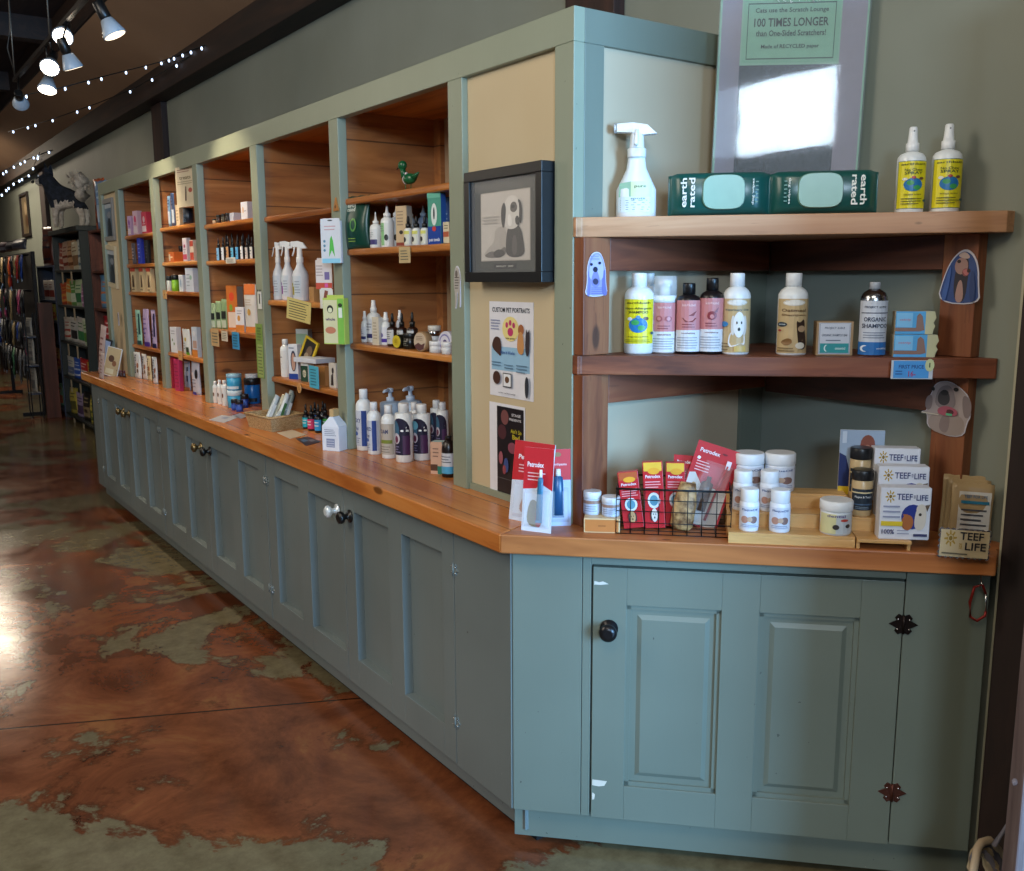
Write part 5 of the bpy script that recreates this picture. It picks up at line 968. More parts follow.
fx = bay(301, 314, 362, zC_, .22, .7, -75, True)
carton(fx, 'carton', 'small dark green and white carton below the flat white box', 'box', '#e4e6e0', [('r', -1, 0, 1, .82, '#2a4a3a'), ('e', 0, .42, .5, .2, '#d8d2b8'), ('l', -.5, .3, .5, .5, 2, '#2a3a30')])
f = dict(loc=(fx['loc'][0]+.02, fx['loc'][1]-.03, zC_+fx['h']+.001), w=.17, d=.10, h=.02, rz=RAD(-80))
carton(f, 'flat_box', 'flat white box lying on the small green carton', 'box', '#d3d9e4', None)
carton(bay(315, 333, 366, zC_, .21, .5, -82, True), 'kraft_box', 'plain kraft box on the near half of the lower shelf', 'box', '#a8713c', None, side='#b98450')
carton(bay(329, 340, 363, zC_, .22, .35, -85, True), 'carton', 'cream and black printed carton against the post on the lower shelf', 'box', '#d8d2c8', [('p', [(-.5, .1), (-.3, .5), (.2, .6), (.3, .1)], '#3a2c2a'), ('e', .2, .7, .3, .12, '#3a2c2a')])
a = hitx(320, 368, .33)
t = thing('framed_photo', 'small yellow-framed photo tilted on the lower shelf of the middle bay', 'picture', (.25, a.y-.02, zC_+.075), RAD(-72), None, (RAD(-6), RAD(24))); b_ = B(); w, h, q = .085, .115, .009
for r_ in ((-w/2, 0, w/2, q), (-w/2, h-q, w/2, h), (-w/2, q, -w/2+q, h-q), (w/2-q, q, w/2, h-q)): b_.box(r_[0], -.005, r_[1], r_[2], .005, r_[3], M('#d8b82e', .4))
b_.build('frame', t); b_ = B(); b_.box(-w/2+q, -.001, q, w/2-q, .003, h-q, M('#2c2622', .4)); b_.build('photo', t); art('printed_front', t, flat(-.001), [('e', .1, .5, .4, .22, '#6f5a48'), ('e', -.1, .3, .3, .12, '#9a8a70')], w/2, h)
tagcard(309, 318, 366, 388, U+.012, 'turquoise handwritten tag on the lower shelf edge of the middle bay', '#4fb0cc', [('l', -.7, .1, .7, .9, 6, '#1f5a70')])
a = hitx(300, 393, U+.012); t = thing('wooden_token', 'round wooden token tag on the shelf edge above the wicker basket', 'tag', (U+.012, a.y, a.z), RAD(-90)); B().lathe([(.02, 0), (.02, .004)], M('#c8955a', .5), 18, T=Matrix.Translation((0, 0, .02)) @ Matrix.Rotation(PI/2, 4, 'X')).build('disc', t); art('burnt_mark', t, lambda x, z, l: (x, -.004-l, z+.02), [('e', 0, 0, .4, .4, '#6b3f1c'), ('e', 0, 0, .25, .25, '#c8955a')], .02, .02)
# wicker basket
A_, B2, C2 = hitz(250, 424, ZC), hitz(272, 432, ZC), hitz(303, 428, ZC)
ex = (C2-B2); ey = (A_-B2); wl, dl = ex.length, ey.length; ang = math.atan2(ex.y, ex.x)
WICK = NT('woven_wicker'); v = WICK.coord((1, 1, 1)); br = WICK.n('ShaderNodeTexBrick', i_Scale=60, i_Mortar_Size=.02); br.inputs['Color1'].default_value = lin('#c8a878'); br.inputs['Color2'].default_value = lin('#ab8655'); br.inputs['Mortar'].default_value = lin('#5c4026')
vm = WICK.coord((1, 1, 1)); cc_ = WICK.n('ShaderNodeCombineXYZ'); sp = WICK.n('ShaderNodeSeparateXYZ'); WICK.l(vm, sp.inputs[0]); WICK.l(WICK.math('ADD', sp.outputs[0], sp.outputs[1]), cc_.inputs[0]); WICK.l(sp.outputs[2], cc_.inputs[1]); WICK.l(cc_.outputs[0], br.inputs['Vector'])
WICK.bump(br.outputs['Fac'], -.6, .004); WICK.out(br.outputs['Color'], .7); WICK = WICK.m
wl = min(wl, .26); dl = min(dl, .2)
bk = thing('wicker_basket', 'low rectangular wicker basket full of treat tubes on the long worktop', 'basket', (B2.x, B2.y, ZC), ang)
hb = .062; b_ = B()
def frus(x0, y0, x1, y1, fl):
    vs = [(x0, y0, 0), (x1, y0, 0), (x1, y1, 0), (x0, y1, 0), (x0-fl, y0-fl, hb), (x1+fl, y0-fl, hb), (x1+fl, y1+fl, hb), (x0-fl, y1+fl, hb)]
    b_.add(vs, [(0, 1, 5, 4), (1, 2, 6, 5), (2, 3, 7, 6), (3, 0, 4, 7)], WICK)
frus(0, 0, wl, dl, .012); frus(.006, .006, wl-.006, dl-.006, .012); b_.box(0, 0, .0, wl, dl, .004, WICK); b_.build('basket_body', bk)
B().tube([(-.012, -.012, hb), (wl+.012, -.012, hb), (wl+.012, dl+.012, hb), (-.012, dl+.012, hb)], .006, WICK, 8, closed=True).build('rim', bk)
RB = Matrix.Rotation(ang, 3, 'Z')
random.seed(11)
names_ = ['clear treat tube with a white cap leaning at the far end of the wicker basket', 'silver treat sleeve, second from the far end of the wicker basket', 'cream treat sleeve in the middle of the wicker basket', 'white treat sleeve with a green band in the wicker basket', 'dark treat sleeve nearer the shelf in the wicker basket', 'grey treat sleeve at the near end of the wicker basket', 'pale treat sleeve lying across the back of the wicker basket']
for i, nm in enumerate(names_):
    q = RB @ Vector((.03+i*(wl-.06)/6, dl*(.45 if i % 2 else .55), 0))
    t = thing('treat_sleeve', nm, 'packet', (B2.x+q.x, B2.y+q.y, ZC+.012), ang, None, (RAD(-8+6*(i % 2)), RAD(34+random.uniform(-12, 14))))
    c_ = ['#c9cdc9', '#b2b8b4', '#d3cbb0', '#d9dcd8', '#4a5650', '#8f9a94', '#c3c8bc'][i]
    L_ = .15+random.uniform(-.012, .01)
    b_ = B(); b_.add([(x*.016*(1 if z < 1 else .95), y*(.008 if .05 < z < .9 else .0015), z*L_) for z in (0, .12, .85, 1) for x, y in ((-1, 0), (0, -1), (1, 0), (0, 1))], [(j*4+k, j*4+(k+1) % 4, (j+1)*4+(k+1) % 4, (j+1)*4+k) for j in range(3) for k in range(4)], M(c_, .25), True); b_.build('sleeve', t)
    art('printed_front', t, flat(-.0085), [('r', -.45, .3, .45, .7, ['#ece9e0', '#dfe3e0', '#7a6a4a', '#4a7a4a', '#9fb0a0', '#dfe0dc', '#5a6a5a'][i])], .016, L_)
drc = ['#22b5c8', '#d23a6a', '#2f9ad8', '#4fb04a', '#2c6ac4', '#c8d0d8']
for i, (x0, x1, yt, yb) in enumerate(((303, 310, 404, 429), (308, 316, 405, 431), (315, 323, 404, 433), (322, 330, 403, 432), (312, 319, 402, 426), (320, 327, 401, 426))):
    bottle(ctr(x0, x1, yt, yb), 'tincture_bottle', ['dark dropper bottle with a turquoise label beside the wicker basket', 'dark dropper bottle with a pink label, second from the wicker basket', 'dark dropper bottle with a sky blue label near the milk-shaped carton', 'dark dropper bottle with a green label next to the milk-shaped carton', 'dark dropper bottle with a deep blue label in the back pair', 'dark dropper bottle with a silver label in the back pair'][i], 'bottle', 'dropper', body='#14161c', cap='#101114', capcol2='#15171a', els=[('r', -1, 0, 1, 1, drc[i]), ('l', -.7, .3, .7, .9, 2, '#e2e6ea')], sh=.5, nr=.4, lz=(.08, .46))
# milk-shaped carton
f = ctr(323, 348, 420, 451, ZC, .8, -58, True); w, h, d = f['w'], f['h']*.82, f['d']
t = thing('gable_carton', 'white milk-shaped carton with a green side beside the post', 'carton', f['loc'], f['rz'])
b_ = B(); b_.box(-w/2, -d/2, 0, w/2, d/2, h, M('#dfe2e8', .4)); g = h*.38
b_.add([(-w/2, -d/2, h), (w/2, -d/2, h), (w/2, d/2, h), (-w/2, d/2, h), (-w*.1, -d*.36, h+g), (w*.1, -d*.36, h+g), (w*.1, d*.36, h+g), (-w*.1, d*.36, h+g)], [(0, 1, 5, 4), (1, 2, 6, 5), (2, 3, 7, 6), (3, 0, 4, 7), (4, 5, 6, 7)], M('#dfe2e8', .4))
b_.build('carton_body', t, .001); B().box(-w*.12, -d*.3, h+g, w*.12, d*.3, h+g+h*.3, M('#c2a06c', .5)).build('gable_fin', t)
art('side_panel', t, lambda x, z, q: (-w/2-q, x, z), [('r', -.95, .02, .95, .98, '#dad6c4'), ('e', 0, .8, .9, .2, '#7fae3a'), ('e', .1, .3, .5, .2, '#3a4434')], d/2, h)
art('printed_front', t, flat(-d/2), [('r', -.5, .15, .5, .5, '#8a93ae'), ('l', -.7, .6, .7, .9, 4, '#7a8094'), ('r', -.45, .2, .45, .22, '#dfe2e8'), ('r', -.45, .3, .45, .32, '#dfe2e8'), ('r', -.45, .4, .45, .42, '#dfe2e8')], w/2, h)
def sheet(pts, label, col, els_c=None, name='paper_sheet', cat='paper'):
    ps = [hitz(px, py, ZC) for px, py in pts]; c_ = sum(ps, Vector())/len(ps)
    t = thing(name, label, cat, (c_.x, c_.y, ZC)); b_ = B(); n = len(ps); b_.add([((p-c_).x, (p-c_).y, z) for z in (.0005, .0018) for p in ps], [list(range(n))[::-1], list(range(n, 2*n))]+[(i, (i+1) % n, n+(i+1) % n, n+i) for i in range(n)], M(col, .35)); b_.build('sheet', t)
    for i, (fx, fy, s2, cc) in enumerate(els_c or []):
        q = [(p-c_) for p in ps]; ctr_ = q[0]*(1-fx)*(1-fy)+q[1]*fx*(1-fy)+q[2]*fx*fy+q[3]*(1-fx)*fy
        b_ = B(); b_.add([(ctr_.x+(p.x)*s2, ctr_.y+p.y*s2, .0022+.0003*i) for p in q], [list(range(n))], M(cc, .35)); b_.build('printed_patch', t)
sheet([(277, 433), (292, 430), (306, 435), (290, 439)], 'small cream paper on the worktop in front of the wicker basket', '#d9c9b0')
sheet([(296, 439), (309, 437), (321, 442), (306, 446)], 'dark glossy leaflet with blue marks beside the milk-shaped carton', '#3d3a44', [(.3, .4, .35, '#5a7aa0'), (.7, .6, .3, '#8a8f9a')], 'leaflet', 'leaflet')
# ------------------------------------------------------------------ bay 3
zA, zB, zC_ = SH[3]
carton(bay(241, 254, 202, zA, .22, .6, -80, True), 'carton', 'white cube carton on the top shelf of the third bay', 'box', '#cfd0da', [('e', -.3, .55, .25, .18, '#c9a27a'), ('l', 0, .4, .7, .6, 1, '#9a9aa8')], side='#b9bccb')
carton(bay(229, 241, 213, zA, .22, .8, -85, True), 'flat_box', 'flat white box beside the white cube carton', 'box', '#b6b9c8', None)
for i, (x0, x1, yt, c_) in enumerate(((212, 216, 219, '#d3b08a'), (216, 221, 215, '#3a2a22'), (221, 225, 214, '#4c4a3a'), (225, 229, 213, '#2a2220'))):
    jar(bay(x0, x1, yt, zA, .2), 'small_jar', ['tiny tan jar at the far tip of the third bay top shelf', 'small dark jar next to the tiny tan jar', 'small olive jar, third from the far tip of that shelf', 'small black jar touching the flat white box'][i], 'jar', c_, '#1c1a18', .3, [('l', -.6, .2, .6, .7, 1, '#b8b09a')])
cols = ['#7fb4d8', '#d8dce0', '#c8905a', '#5fb4d8', '#58aadc', '#e0e0e0', '#c8c0b8', '#d8d4cc']
n8 = ['blue', 'white', 'orange', 'sky blue', 'azure', 'grey-white', 'beige', 'cream']
ordn = ['first', 'second', 'third', 'fourth', 'fifth', 'sixth', 'seventh', 'eighth']
for i in range(8):
    x0 = 216.5+i*4.75
    bottle(bay(x0, x0+4.6, 238-(i % 3), zB, .2), 'tincture_bottle', f'small dropper bottle with {n8[i]} label, {ordn[i]} from far end of front row', 'bottle', 'dropper', body='#1d1a20', cap='#14151a', capcol2='#202228', els=[('r', -1, 0, 1, 1, cols[i]), ('l', -.6, .3, .6, .8, 2, '#4a5a6a')], sh=.5, nr=.45, lz=(.02, .55))
for i in range(6):
    x0 = 219+i*5.6
    bottle(bay(x0, x0+4.6, 233+(i % 2), zB, .28), 'tincture_bottle', 'small dark dropper bottle in the back row of the third bay', 'bottle', 'dropper', body='#1d1a20', cap='#14151a', capcol2='#2c3038', group='dropper bottles in the back row', sh=.5, nr=.45)
tagcard(226, 235, 257.5, 263.5, U+.012, 'white price label on the shelf edge below the dropper bottles', '#d8d5cc')
for i, (x0, x1, yt) in enumerate(((211, 217, 303), (216, 223, 301), (221, 229, 299))):
    pouch(bay(x0, x1, yt, zC_, .2+.01*i, .3, -70, True), 'herb_bag', ['small clear green bag at the far end of the third bay shelf', 'small clear green bag, middle of three', 'small clear green bag nearest the tall orange carton'][i], 'bag', ['#9fb48a', '#8fa87a', '#7f9a6c'][i], [('r', -.8, .35, .8, .6, '#1f2420'), ('r', -.8, .05, .8, .3, '#c3ccb4')], flat_k=.35)
carton(bay(228, 244, 285.5, zC_, .24, .7, -60, True), 'carton', 'tall orange carton on the third bay shelf', 'box', '#c46a2c', [('r', -1, .0, 1, 1, '#c8702e'), ('r', -.8, .05, .8, .4, '#dfc9b8'), ('e', 0, .75, .5, .1, '#d84a2c'), ('e', -.2, .5, .3, .08, '#7fa03a')], side='#a59c90')
carton(bay(236, 249, 307, zC_, .2, .6, -65, True), 'carton', 'white and orange carton in front of the tall orange one', 'box', '#dfdce0', [('r', -1, 0, 1, .28, '#d8823a'), ('e', -.2, .55, .35, .12, '#d89a4a'), ('l', -.6, .7, .7, .9, 2, '#9a98a0')], side='#cfd2dc')
pouch(bay(244, 260, 284, zC_, .22, .3, -70, True), 'treat_pouch', 'orange-topped white pouch beside the post in the third bay', 'pouch', '#d9d3cc', [('r', -1, .78, 1, 1, '#d8702a'), ('r', -1, 0, 1, .12, '#d8823a'), ('e', 0, .42, .3, .07, '#c89a4a'), ('l', -.6, .55, .6, .7, 3, '#c0a890')], flat_k=.3)
tagcard(211, 218, 329, 346, U+.012, 'tan handwritten tag at the far end of the third bay shelf', '#c9a878')
tagcard(221.5, 227, 331, 341, U+.012, 'short cream tag between the tan and blue tags', '#d8ccb4')
tagcard(232, 238.5, 332, 349, U+.012, 'blue handwritten tag on the third bay shelf edge', '#3f94c4', [('l', -.7, .1, .7, .9, 5, '#163f5c')])
a = hitx(260, 309, U-.004); b2 = hitx(260, 291, U-.004)
t = thing('price_label', 'white label with a black centre taped high on the post', 'label', (U-.003, a.y, a.z), RAD(-90)); w, h = .045, b2.z-a.z; B().box(-w/2, -.001, 0, w/2, .001, h, M('#dcdcd8', .5)).build('card', t); art('printed_front', t, flat(-.001), [('r', -.3, .3, .3, .85, '#2a2a2a'), ('r', -.95, .97, -.3, 1.08, '#2a1f1a'), ('r', .3, .97, .95, 1.08, '#2a1f1a')], w/2, h)
a = hitx(261, 378, U-.004); b2 = hitx(261, 324, U-.004)
t = thing('paper_notice', 'tall green printed notice taped low on the post', 'notice', (U-.003, a.y, a.z), RAD(-90)); w, h = .085, b2.z-a.z; B().box(-w/2, -.0008, 0, w/2, .0008, h, M('#7f9a4c', .5)).build('sheet', t); art('printed_front', t, flat(-.0008), [('r', -.6, .02, .95, .62, '#9fb06a'), ('l', -.5, .05, .85, .6, 9, '#5a6a38'), ('l', -.5, .68, .8, .95, 5, '#47592a')], w/2, h)
for i, (x0, x1, yt, yb) in enumerate(((213.5, 219, 381, 403), (218, 223.5, 380, 404.5), (222.5, 228.5, 380, 406))):
    bottle(ctr(x0, x1, yt, yb), 'supplement_bottle', ['small white bottle farthest left beside the blue tubs', 'small white bottle, middle of three beside the blue tubs', 'small white bottle touching the blue tubs'][i], 'bottle', 'disc', els=[('r', -1, 0, 1, 1, '#e0dcd6'), ('e', -.1, .5, .3, .15, '#6a4a38')], sh=.76, nr=.5, lz=(.1, .7))
f = ctr(228, 243, 390, 408); jar(f, 'blue_tub', 'light blue tub with white lid, lower of the stacked pair', 'tub', '#3fa4d0', '#cfe0e8', .3, None)
f = dict(f); f['loc'] = (f['loc'][0], f['loc'][1], ZC+f['h']+.001); f['h'] *= .95; jar(f, 'blue_tub', 'light blue tub with pale lid, upper of the stacked pair', 'tub', '#3fa4d0', '#9cc8de', .22, [('r', -1, 0, 1, .3, '#d8e4ea')])
f = ctr(245, 261, 378, 404); jar(f, 'blue_jar', 'tall royal blue jar with black band and white lid', 'jar', '#1272c4', '#16181c', .25, [('r', -1, 0, 1, .25, '#14202e')])
f = dict(f); f['loc'] = (f['loc'][0], f['loc'][1], ZC+f['h']+.001); f['h'] = .022; f['w'] *= .8; jar(f, 'flat_lid_jar', 'flat white tin lying on the tall royal blue jar', 'tin', '#cfd4d8', '#dfe4e6', .4, None)
for i, (x0, x1, yt, yb) in enumerate(((231.5, 238, 399, 410.5), (236, 243.5, 400, 412), (241, 249, 394, 408))):
    jar(ctr(x0, x1, yt, yb), 'vitamin_jar', ['small dark blue jar in front of the blue tubs, left', 'small dark blue jar in front of the blue tubs, middle', 'small dark blue jar in front of the tall blue jar'][i], 'jar', '#1c3f94', '#14161e', .35, [('r', -1, .2, 1, .7, '#3a64c0')])
bottle(bay(228, 236, 369, ZC, .42), 'tincture_bottle', 'amber-capped bottle peeking up behind the blue tubs', 'bottle', 'disc', body='#c89a7a', cap='#c9a890', els=None)
sheet([(209, 420), (222, 415.5), (240, 417), (224, 423)], 'pale printed sheet lying on the worktop left of the basket', '#c9c8cc', [(.6, .5, .3, '#8a9ab4')])
sheet([(232, 416), (240, 413.5), (249, 416), (241, 419)], 'small glossy leaflet beside the pale sheet', '#a8a8ae', None, 'leaflet', 'leaflet')
# ------------------------------------------------------------------ bay 2
zA, zB, zC_, zD = SH[2]
for i, (x0, x1, yt) in enumerate(((168, 172, 196), (171.5, 176, 193))):
    pouch(bay(x0, x1, yt, zA, .2, .25, -80, True), 'treat_pouch', ['slim blue and white pouch at the far end of the second bay top shelf', 'slim blue and black pouch beside it on the second bay top shelf'][i], 'pouch', ['#6f94b8', '#3a4f78'][i], [('r', -.8, .1, .8, .5, '#c3ced8'), ('l', -.6, .6, .6, .9, 3, '#2a3a5a')])
carton(bay(176, 183, 205, zA, .21, .5, -80, True), 'carton', 'short beige carton on the second bay top shelf', 'box', '#cdbd9c', [('l', -.6, .2, .6, .8, 4, '#8a7a60')])
jar(bay(183, 193.5, 208, zA, .2), 'dark_can', 'dark blue-labelled can on the second bay top shelf beside the post', 'can', '#1a2230', '#141820', .08, [('l', -.8, .1, .8, .9, 5, '#5a7a9a')])
p_ = hitx(185, 207, U+.01); q_ = hitx(185, 166, U+.01); k_ = pr(*p_)[2]
t = thing('display_card', 'tall cream printed card hanging in front of the second bay top shelf', 'card', (U+.012, p_.y-.03, p_.z), RAD(-80)); w = 17/k_/.42; h = q_.z-p_.z; B().box(-w/2, -.002, 0, w/2, .002, h, M('#d8c8a8', .5)).build('sheet', t)
art('printed_front', t, flat(-.002), [('l', -.8, .85, .8, .95, 2, '#8a4a3a'), ('t', 'treats', 0, .72, 1.2, .08, '#7a6a4a'), ('p', [(-.1, .15), (0, .5), (.1, .5), (.05, .15)], '#5a3a28'), ('e', .5, .4, .2, .06, '#b8503c'), ('l', -.8, .55, .8, .65, 2, '#a09070')], w/2, h)
carton(bay(169, 183, 252, zB, .2, .8, -85, True), 'carton', 'low orange carton on the second shelf of the second bay', 'box', '#cf6a2c', [('r', -.9, .1, -.3, .8, '#dccab0'), ('l', -.2, .3, .8, .7, 1, '#f0d8b8')])
for i, (x0, x1) in enumerate(((170, 174.5), (175, 179), (179, 183))):
    jar(bay(x0, x1, 246, zB, .29), 'small_jar', ['small dark jar behind the low orange carton, far one', 'small dark jar behind the low orange carton, middle one', 'small dark jar behind the low orange carton, near one'][i], 'jar', '#2c2622', '#1c1a1a', .3)
carton(bay(183, 191, 238, zB, .2, .5, -80, True), 'carton', 'white carton with red dots standing in the second bay', 'box', '#dcd2d8', [('e', 0, .65, .4, .08, '#a83a6a'), ('r', -.9, .08, .9, .3, '#c8506a'), ('l', -.7, .35, .7, .55, 2, '#9a8a94')])
carton(bay(190, 197.5, 240, zB, .2, .5, -80, True), 'carton', 'red and cream carton beside the post in the second bay', 'box', '#d8c8b4', [('r', -.9, .05, .9, .4, '#c8503c'), ('r', -.9, .7, .9, .95, '#c8503c')])
f = bay(166.5, 172, 276, zC_, .2); jar(f, 'supplement_tub', 'small white tub with dark lid at the far end of the third shelf', 'tub', '#d8dcd4', '#22262a', .3)
jar(bay(171.5, 179.5, 275, zC_, .2), 'supplement_tub', 'lime green tub with dark lid on the third shelf', 'tub', '#86c22c', '#1c201c', .3, [('r', -.8, .2, .8, .7, '#a4d84a')])
carton(bay(179, 186.5, 275, zC_, .21, .5, -80, True), 'carton', 'small white carton with a blue mark on the third shelf', 'box', '#d4dae2', [('e', 0, .5, .35, .25, '#8fa8c8')])
carton(bay(186, 199, 268, zC_, .2, .4, -80, True), 'carton', 'larger white carton beside the post on the third shelf', 'box', '#ccd4e0', [('e', .4, .6, .3, .1, '#8ab4a8'), ('l', -.7, .2, .3, .8, 4, '#9aa4b4')])
carton(bay(171, 181.5, 327, zD, .2, .4, -80, True), 'carton', 'white carton with leaf prints on the lowest shelf', 'box', '#d8dade', [('e', -.3, .5, .2, .06, '#6a8a5a'), ('e', .2, .35, .2, .06, '#6a8a5a'), ('l', -.6, .7, .6, .9, 2, '#9a9aa4')])
pouch(bay(181, 193.5, 329, zD, .2, .4, -80, True), 'litter_bag', 'rounded white bag with a green foot mark on the lowest shelf', 'bag', '#dfe2e2', [('e', 0, .6, .3, .08, '#c8b04a'), ('r', .1, .05, .8, .3, '#2a3a24'), ('r', .1, .0, .9, .1, '#6ab02c'), ('l', -.8, .2, 0, .5, 3, '#9aa0a4')])
carton(bay(192.5, 201.5, 327, zD, .2, .4, -80, True), 'carton', 'white, orange and blue carton beside the post on the lowest shelf', 'box', '#c4cfdc', [('r', -1, 0, 1, .25, '#d8863a'), ('r', -.6, .3, .8, .55, '#b8988a'), ('e', 0, .78, .5, .1, '#d8dce4')])
for px, py, lb in ((164.5, 290, 'wooden clothes-peg tag on the third shelf edge of the second bay'), (180, 351, 'wooden clothes-peg tag on the lowest shelf edge of the second bay')):
    tagcard(px-2, px+2, py, py+9, U+.012, lb, '#c89a62', [('l', -.4, .3, .4, .7, 1, '#8a5a30')], 'peg_tag')
pk2 = [('r', -.85, .55, .85, .95, '#c87a5a'), ('r', -.85, .06, .85, .45, '#c8885a'), ('r', -.1, .06, .1, .95, '#a8243a')]
carton(ctr(168, 176.5, 357, 388, kd=.4, rz=-80, box=True), 'treat_box', 'red window box on the worktop of the second bay, far one', 'box', '#b02a42', pk2)
carton(ctr(175.5, 184, 359, 391, kd=.4, rz=-80, box=True), 'treat_box', 'pinker red box on the worktop of the second bay, near one', 'box', '#b4305c', [('l', -.7, .1, .7, .9, 7, '#8a1f44')])
pouch(ctr(184, 192.5, 361, 390, kd=.3, rz=-80, box=True), 'food_pouch', 'blue-grey food pouch on the worktop of the second bay', 'pouch', '#9cabc4', [('r', -.8, .5, .8, .9, '#c8d0dc'), ('r', .2, .3, .7, .8, '#2c3454'), ('r', -1, 0, 1, .1, '#c87a4a')])
pouch(ctr(191.5, 203.5, 361, 395, kd=.3, rz=-80, box=True), 'food_pouch', 'white food pouch with black dog and violet foot beside the post', 'pouch', '#c3c8d6', [('e', .5, .62, .35, .14, '#26242a'), ('r', -1, .0, .2, .08, '#3a3a9a'), ('l', -.7, .2, .4, .5, 3, '#8a94ac')])
# ------------------------------------------------------------------ bay 1
zA, zB, zC_, zD = SH[1]
for i, (x0, x1, yt, c_, c2) in enumerate(((128, 134.5, 216, '#c8a4c8', '#8a4a9a'), (133.5, 142.5, 211, '#d8b4c4', '#c8386a'), (142, 151.5, 212, '#c03a50', '#e0c4c8'))):
    carton(bay(x0, x1, yt, zA, .2, .5, -80, True), 'treat_box', ['lilac and white box at the far end of the farthest bay top shelf', 'pink and white box in the middle of the farthest bay top shelf', 'crimson box beside the post on the farthest bay top shelf'][i], 'box', c_, [('e', 0, .65, .45, .15, c2), ('r', -.8, .08, .8, .35, '#e4d4d8'), ('l', -.6, .4, .6, .5, 1, c2)])
for i, (x0, x1, yt, c_, c2) in enumerate(((131, 137.5, 243, '#5a5560', '#c8b4b4'), (138, 144.5, 237, '#2e3fb0', '#8a9ae0'), (145, 151, 240, '#17181c', '#4a4a54'))):
    f = bay(x0, x1, yt, zB, .2, .45, -80, True)
    (pouch if i == 0 else carton)(f, 'treat_pouch' if i == 0 else 'carton', ['grey and pink bag on the second shelf of the farthest bay', 'bright blue carton on the second shelf of the farthest bay', 'black carton on the second shelf of the farthest bay'][i], 'bag' if i == 0 else 'box', c_, [('l', -.6, .2, .6, .8, 4, c2)])
for i, (x0, x1) in enumerate(((131.5, 140.5), (140, 147.5), (147, 155))):
    carton(bay(x0, x1, 268, zC_, .2, .45, -80, True), 'carton', ['cream carton with dark print, far one of three alike', 'cream carton with dark print, middle one of three alike', 'cream carton with dark print, near one of three alike'][i], 'box', '#c9b48c', [('r', -1, .85, 1, 1, '#a8402c'), ('p', [(-.5, .2), (-.2, .7), (.2, .7), (.4, .2)], '#4a3424'), ('l', -.8, .05, .8, .15, 1, '#5a4a38')])
for i, (x0, x1, yt, c_, c2) in enumerate(((136, 143.5, 310, '#9fd0bc', '#1f4a4c'), (143, 152, 309, '#b8a4cc', '#4a2c8a'), (151.5, 158, 310, '#b4a4c8', '#221f4a'))):
    pouch(bay(x0, x1, yt, zD, .2, .3, -80, True), 'food_pouch', ['mint and dark teal pouch on the lowest shelf of the farthest bay', 'lilac pouch with violet foot on the lowest shelf of the farthest bay', 'lilac and navy pouch beside the post on the lowest shelf'][i], 'pouch', c_, [('r', -1, 0, 1, .12, c2), ('r' , .2, .3, .9, .9, c2) if i != 1 else ('l', -.6, .3, .6, .8, 4, '#7a64a4'), ('l', -.8, .2, 0, .5, 3, c2)])
for i, (x0, x1, yt, yb) in enumerate(((134.5, 143, 352, 378.5), (142.5, 149, 354, 379.5), (147.5, 153, 356, 381), (153, 159, 357, 384))):
    pouch(ctr(x0, x1, yt, yb, kd=.2, rz=-80, box=True), 'food_pouch', ['white pouch with upright black name, farthest of four on the worktop', 'white pouch with upright black name, second of four on the worktop', 'cream pouch with brown picture, third of four on the worktop', 'white pouch with upright black name, nearest of four on the worktop'][i], 'pouch', ['#d8d8d4', '#d8d4d0', '#d4c49c', '#d3d6dc'][i], [('t', 'Earth', -.4, .55, .5, .7, '#2a3444', 90), ('e', .4, .5, .3, .1, '#9a5a34'), ('e', .4, .3, .25, .08, '#6a4a2c')])
# ------------------------------------------------------------------ farthest panel and the worktop end
for px0, px1, py0, py1, lb, c1_, c2_, tl in ((103, 116, 198, 241, 'grey-framed blue print high on the farthest panel', '#8a8a88', '#5f7388', 0), (105, 119, 245, 287, 'cream-framed dark picture hanging low on the farthest panel', '#cfc3a4', '#4a5560', 4)):
    a = hitx((px0+px1)/2, py1, U+.01); b2 = hitx((px0+px1)/2, py0, U+.01); w = .33; h = b2.z-a.z
    t = thing('framed_print', lb, 'picture', (U+.019, a.y, a.z), RAD(-90), None, (0, RAD(tl))); b_ = B(); q = .03
    for r_ in ((-w/2, 0, w/2, q), (-w/2, h-q, w/2, h), (-w/2, q, -w/2+q, h-q), (w/2-q, q, w/2, h-q)): b_.box(r_[0], -.015, r_[1], r_[2], 0, r_[3], M(c1_, .5))
    b_.build('frame', t); art('printed_front', t, flat(-.002), [('r', -.82, .08, .82, .92, c2_), ('p', [(-.4, .1), (-.3, .45), (.1, .6), (.4, .4), (.4, .1)], '#2e343c'), ('e', .1, .62, .3, .08, '#8a8f98'), ('r', -.6, .78, .6, .88, '#b4bcc4')], w/2, h)
charm(118.5, 312, 326, 'small grey cut-out animal stuck on the farthest panel', 0)
f = ctr(95, 107, 338, 372, kd=.08, rz=-62, box=True)
t = thing('tablet', 'tablet with a pale blue screen leaning at the far end of the worktop', 'tablet', f['loc'], f['rz'], None, (RAD(-12), RAD(12))); w, h = f['w']*.55, f['h']; B().box(-w/2, -.005, 0, w/2, .005, h, M('#16181e', .3)).build('tablet_body', t, .002); art('screen', t, flat(-.005), [('r', -.85, .06, .85, .94, '#9fb6e0')], w/2, h)
f = ctr(103, 117, 347, 376, kd=.08, rz=-60, box=True)
card(f, 'brochure', 'tan brochure with small photos leaning beside the tablet', 'brochure', [('r', -.95, .02, .95, .98, '#c3ad84'), ('e', -.2, .6, .4, .12, '#5a3a2c'), ('e', .3, .45, .3, .1, '#8a5a3c'), ('r', -.7, .08, .4, .25, '#d8cfae')], .006, None, (RAD(-10), RAD(10)))
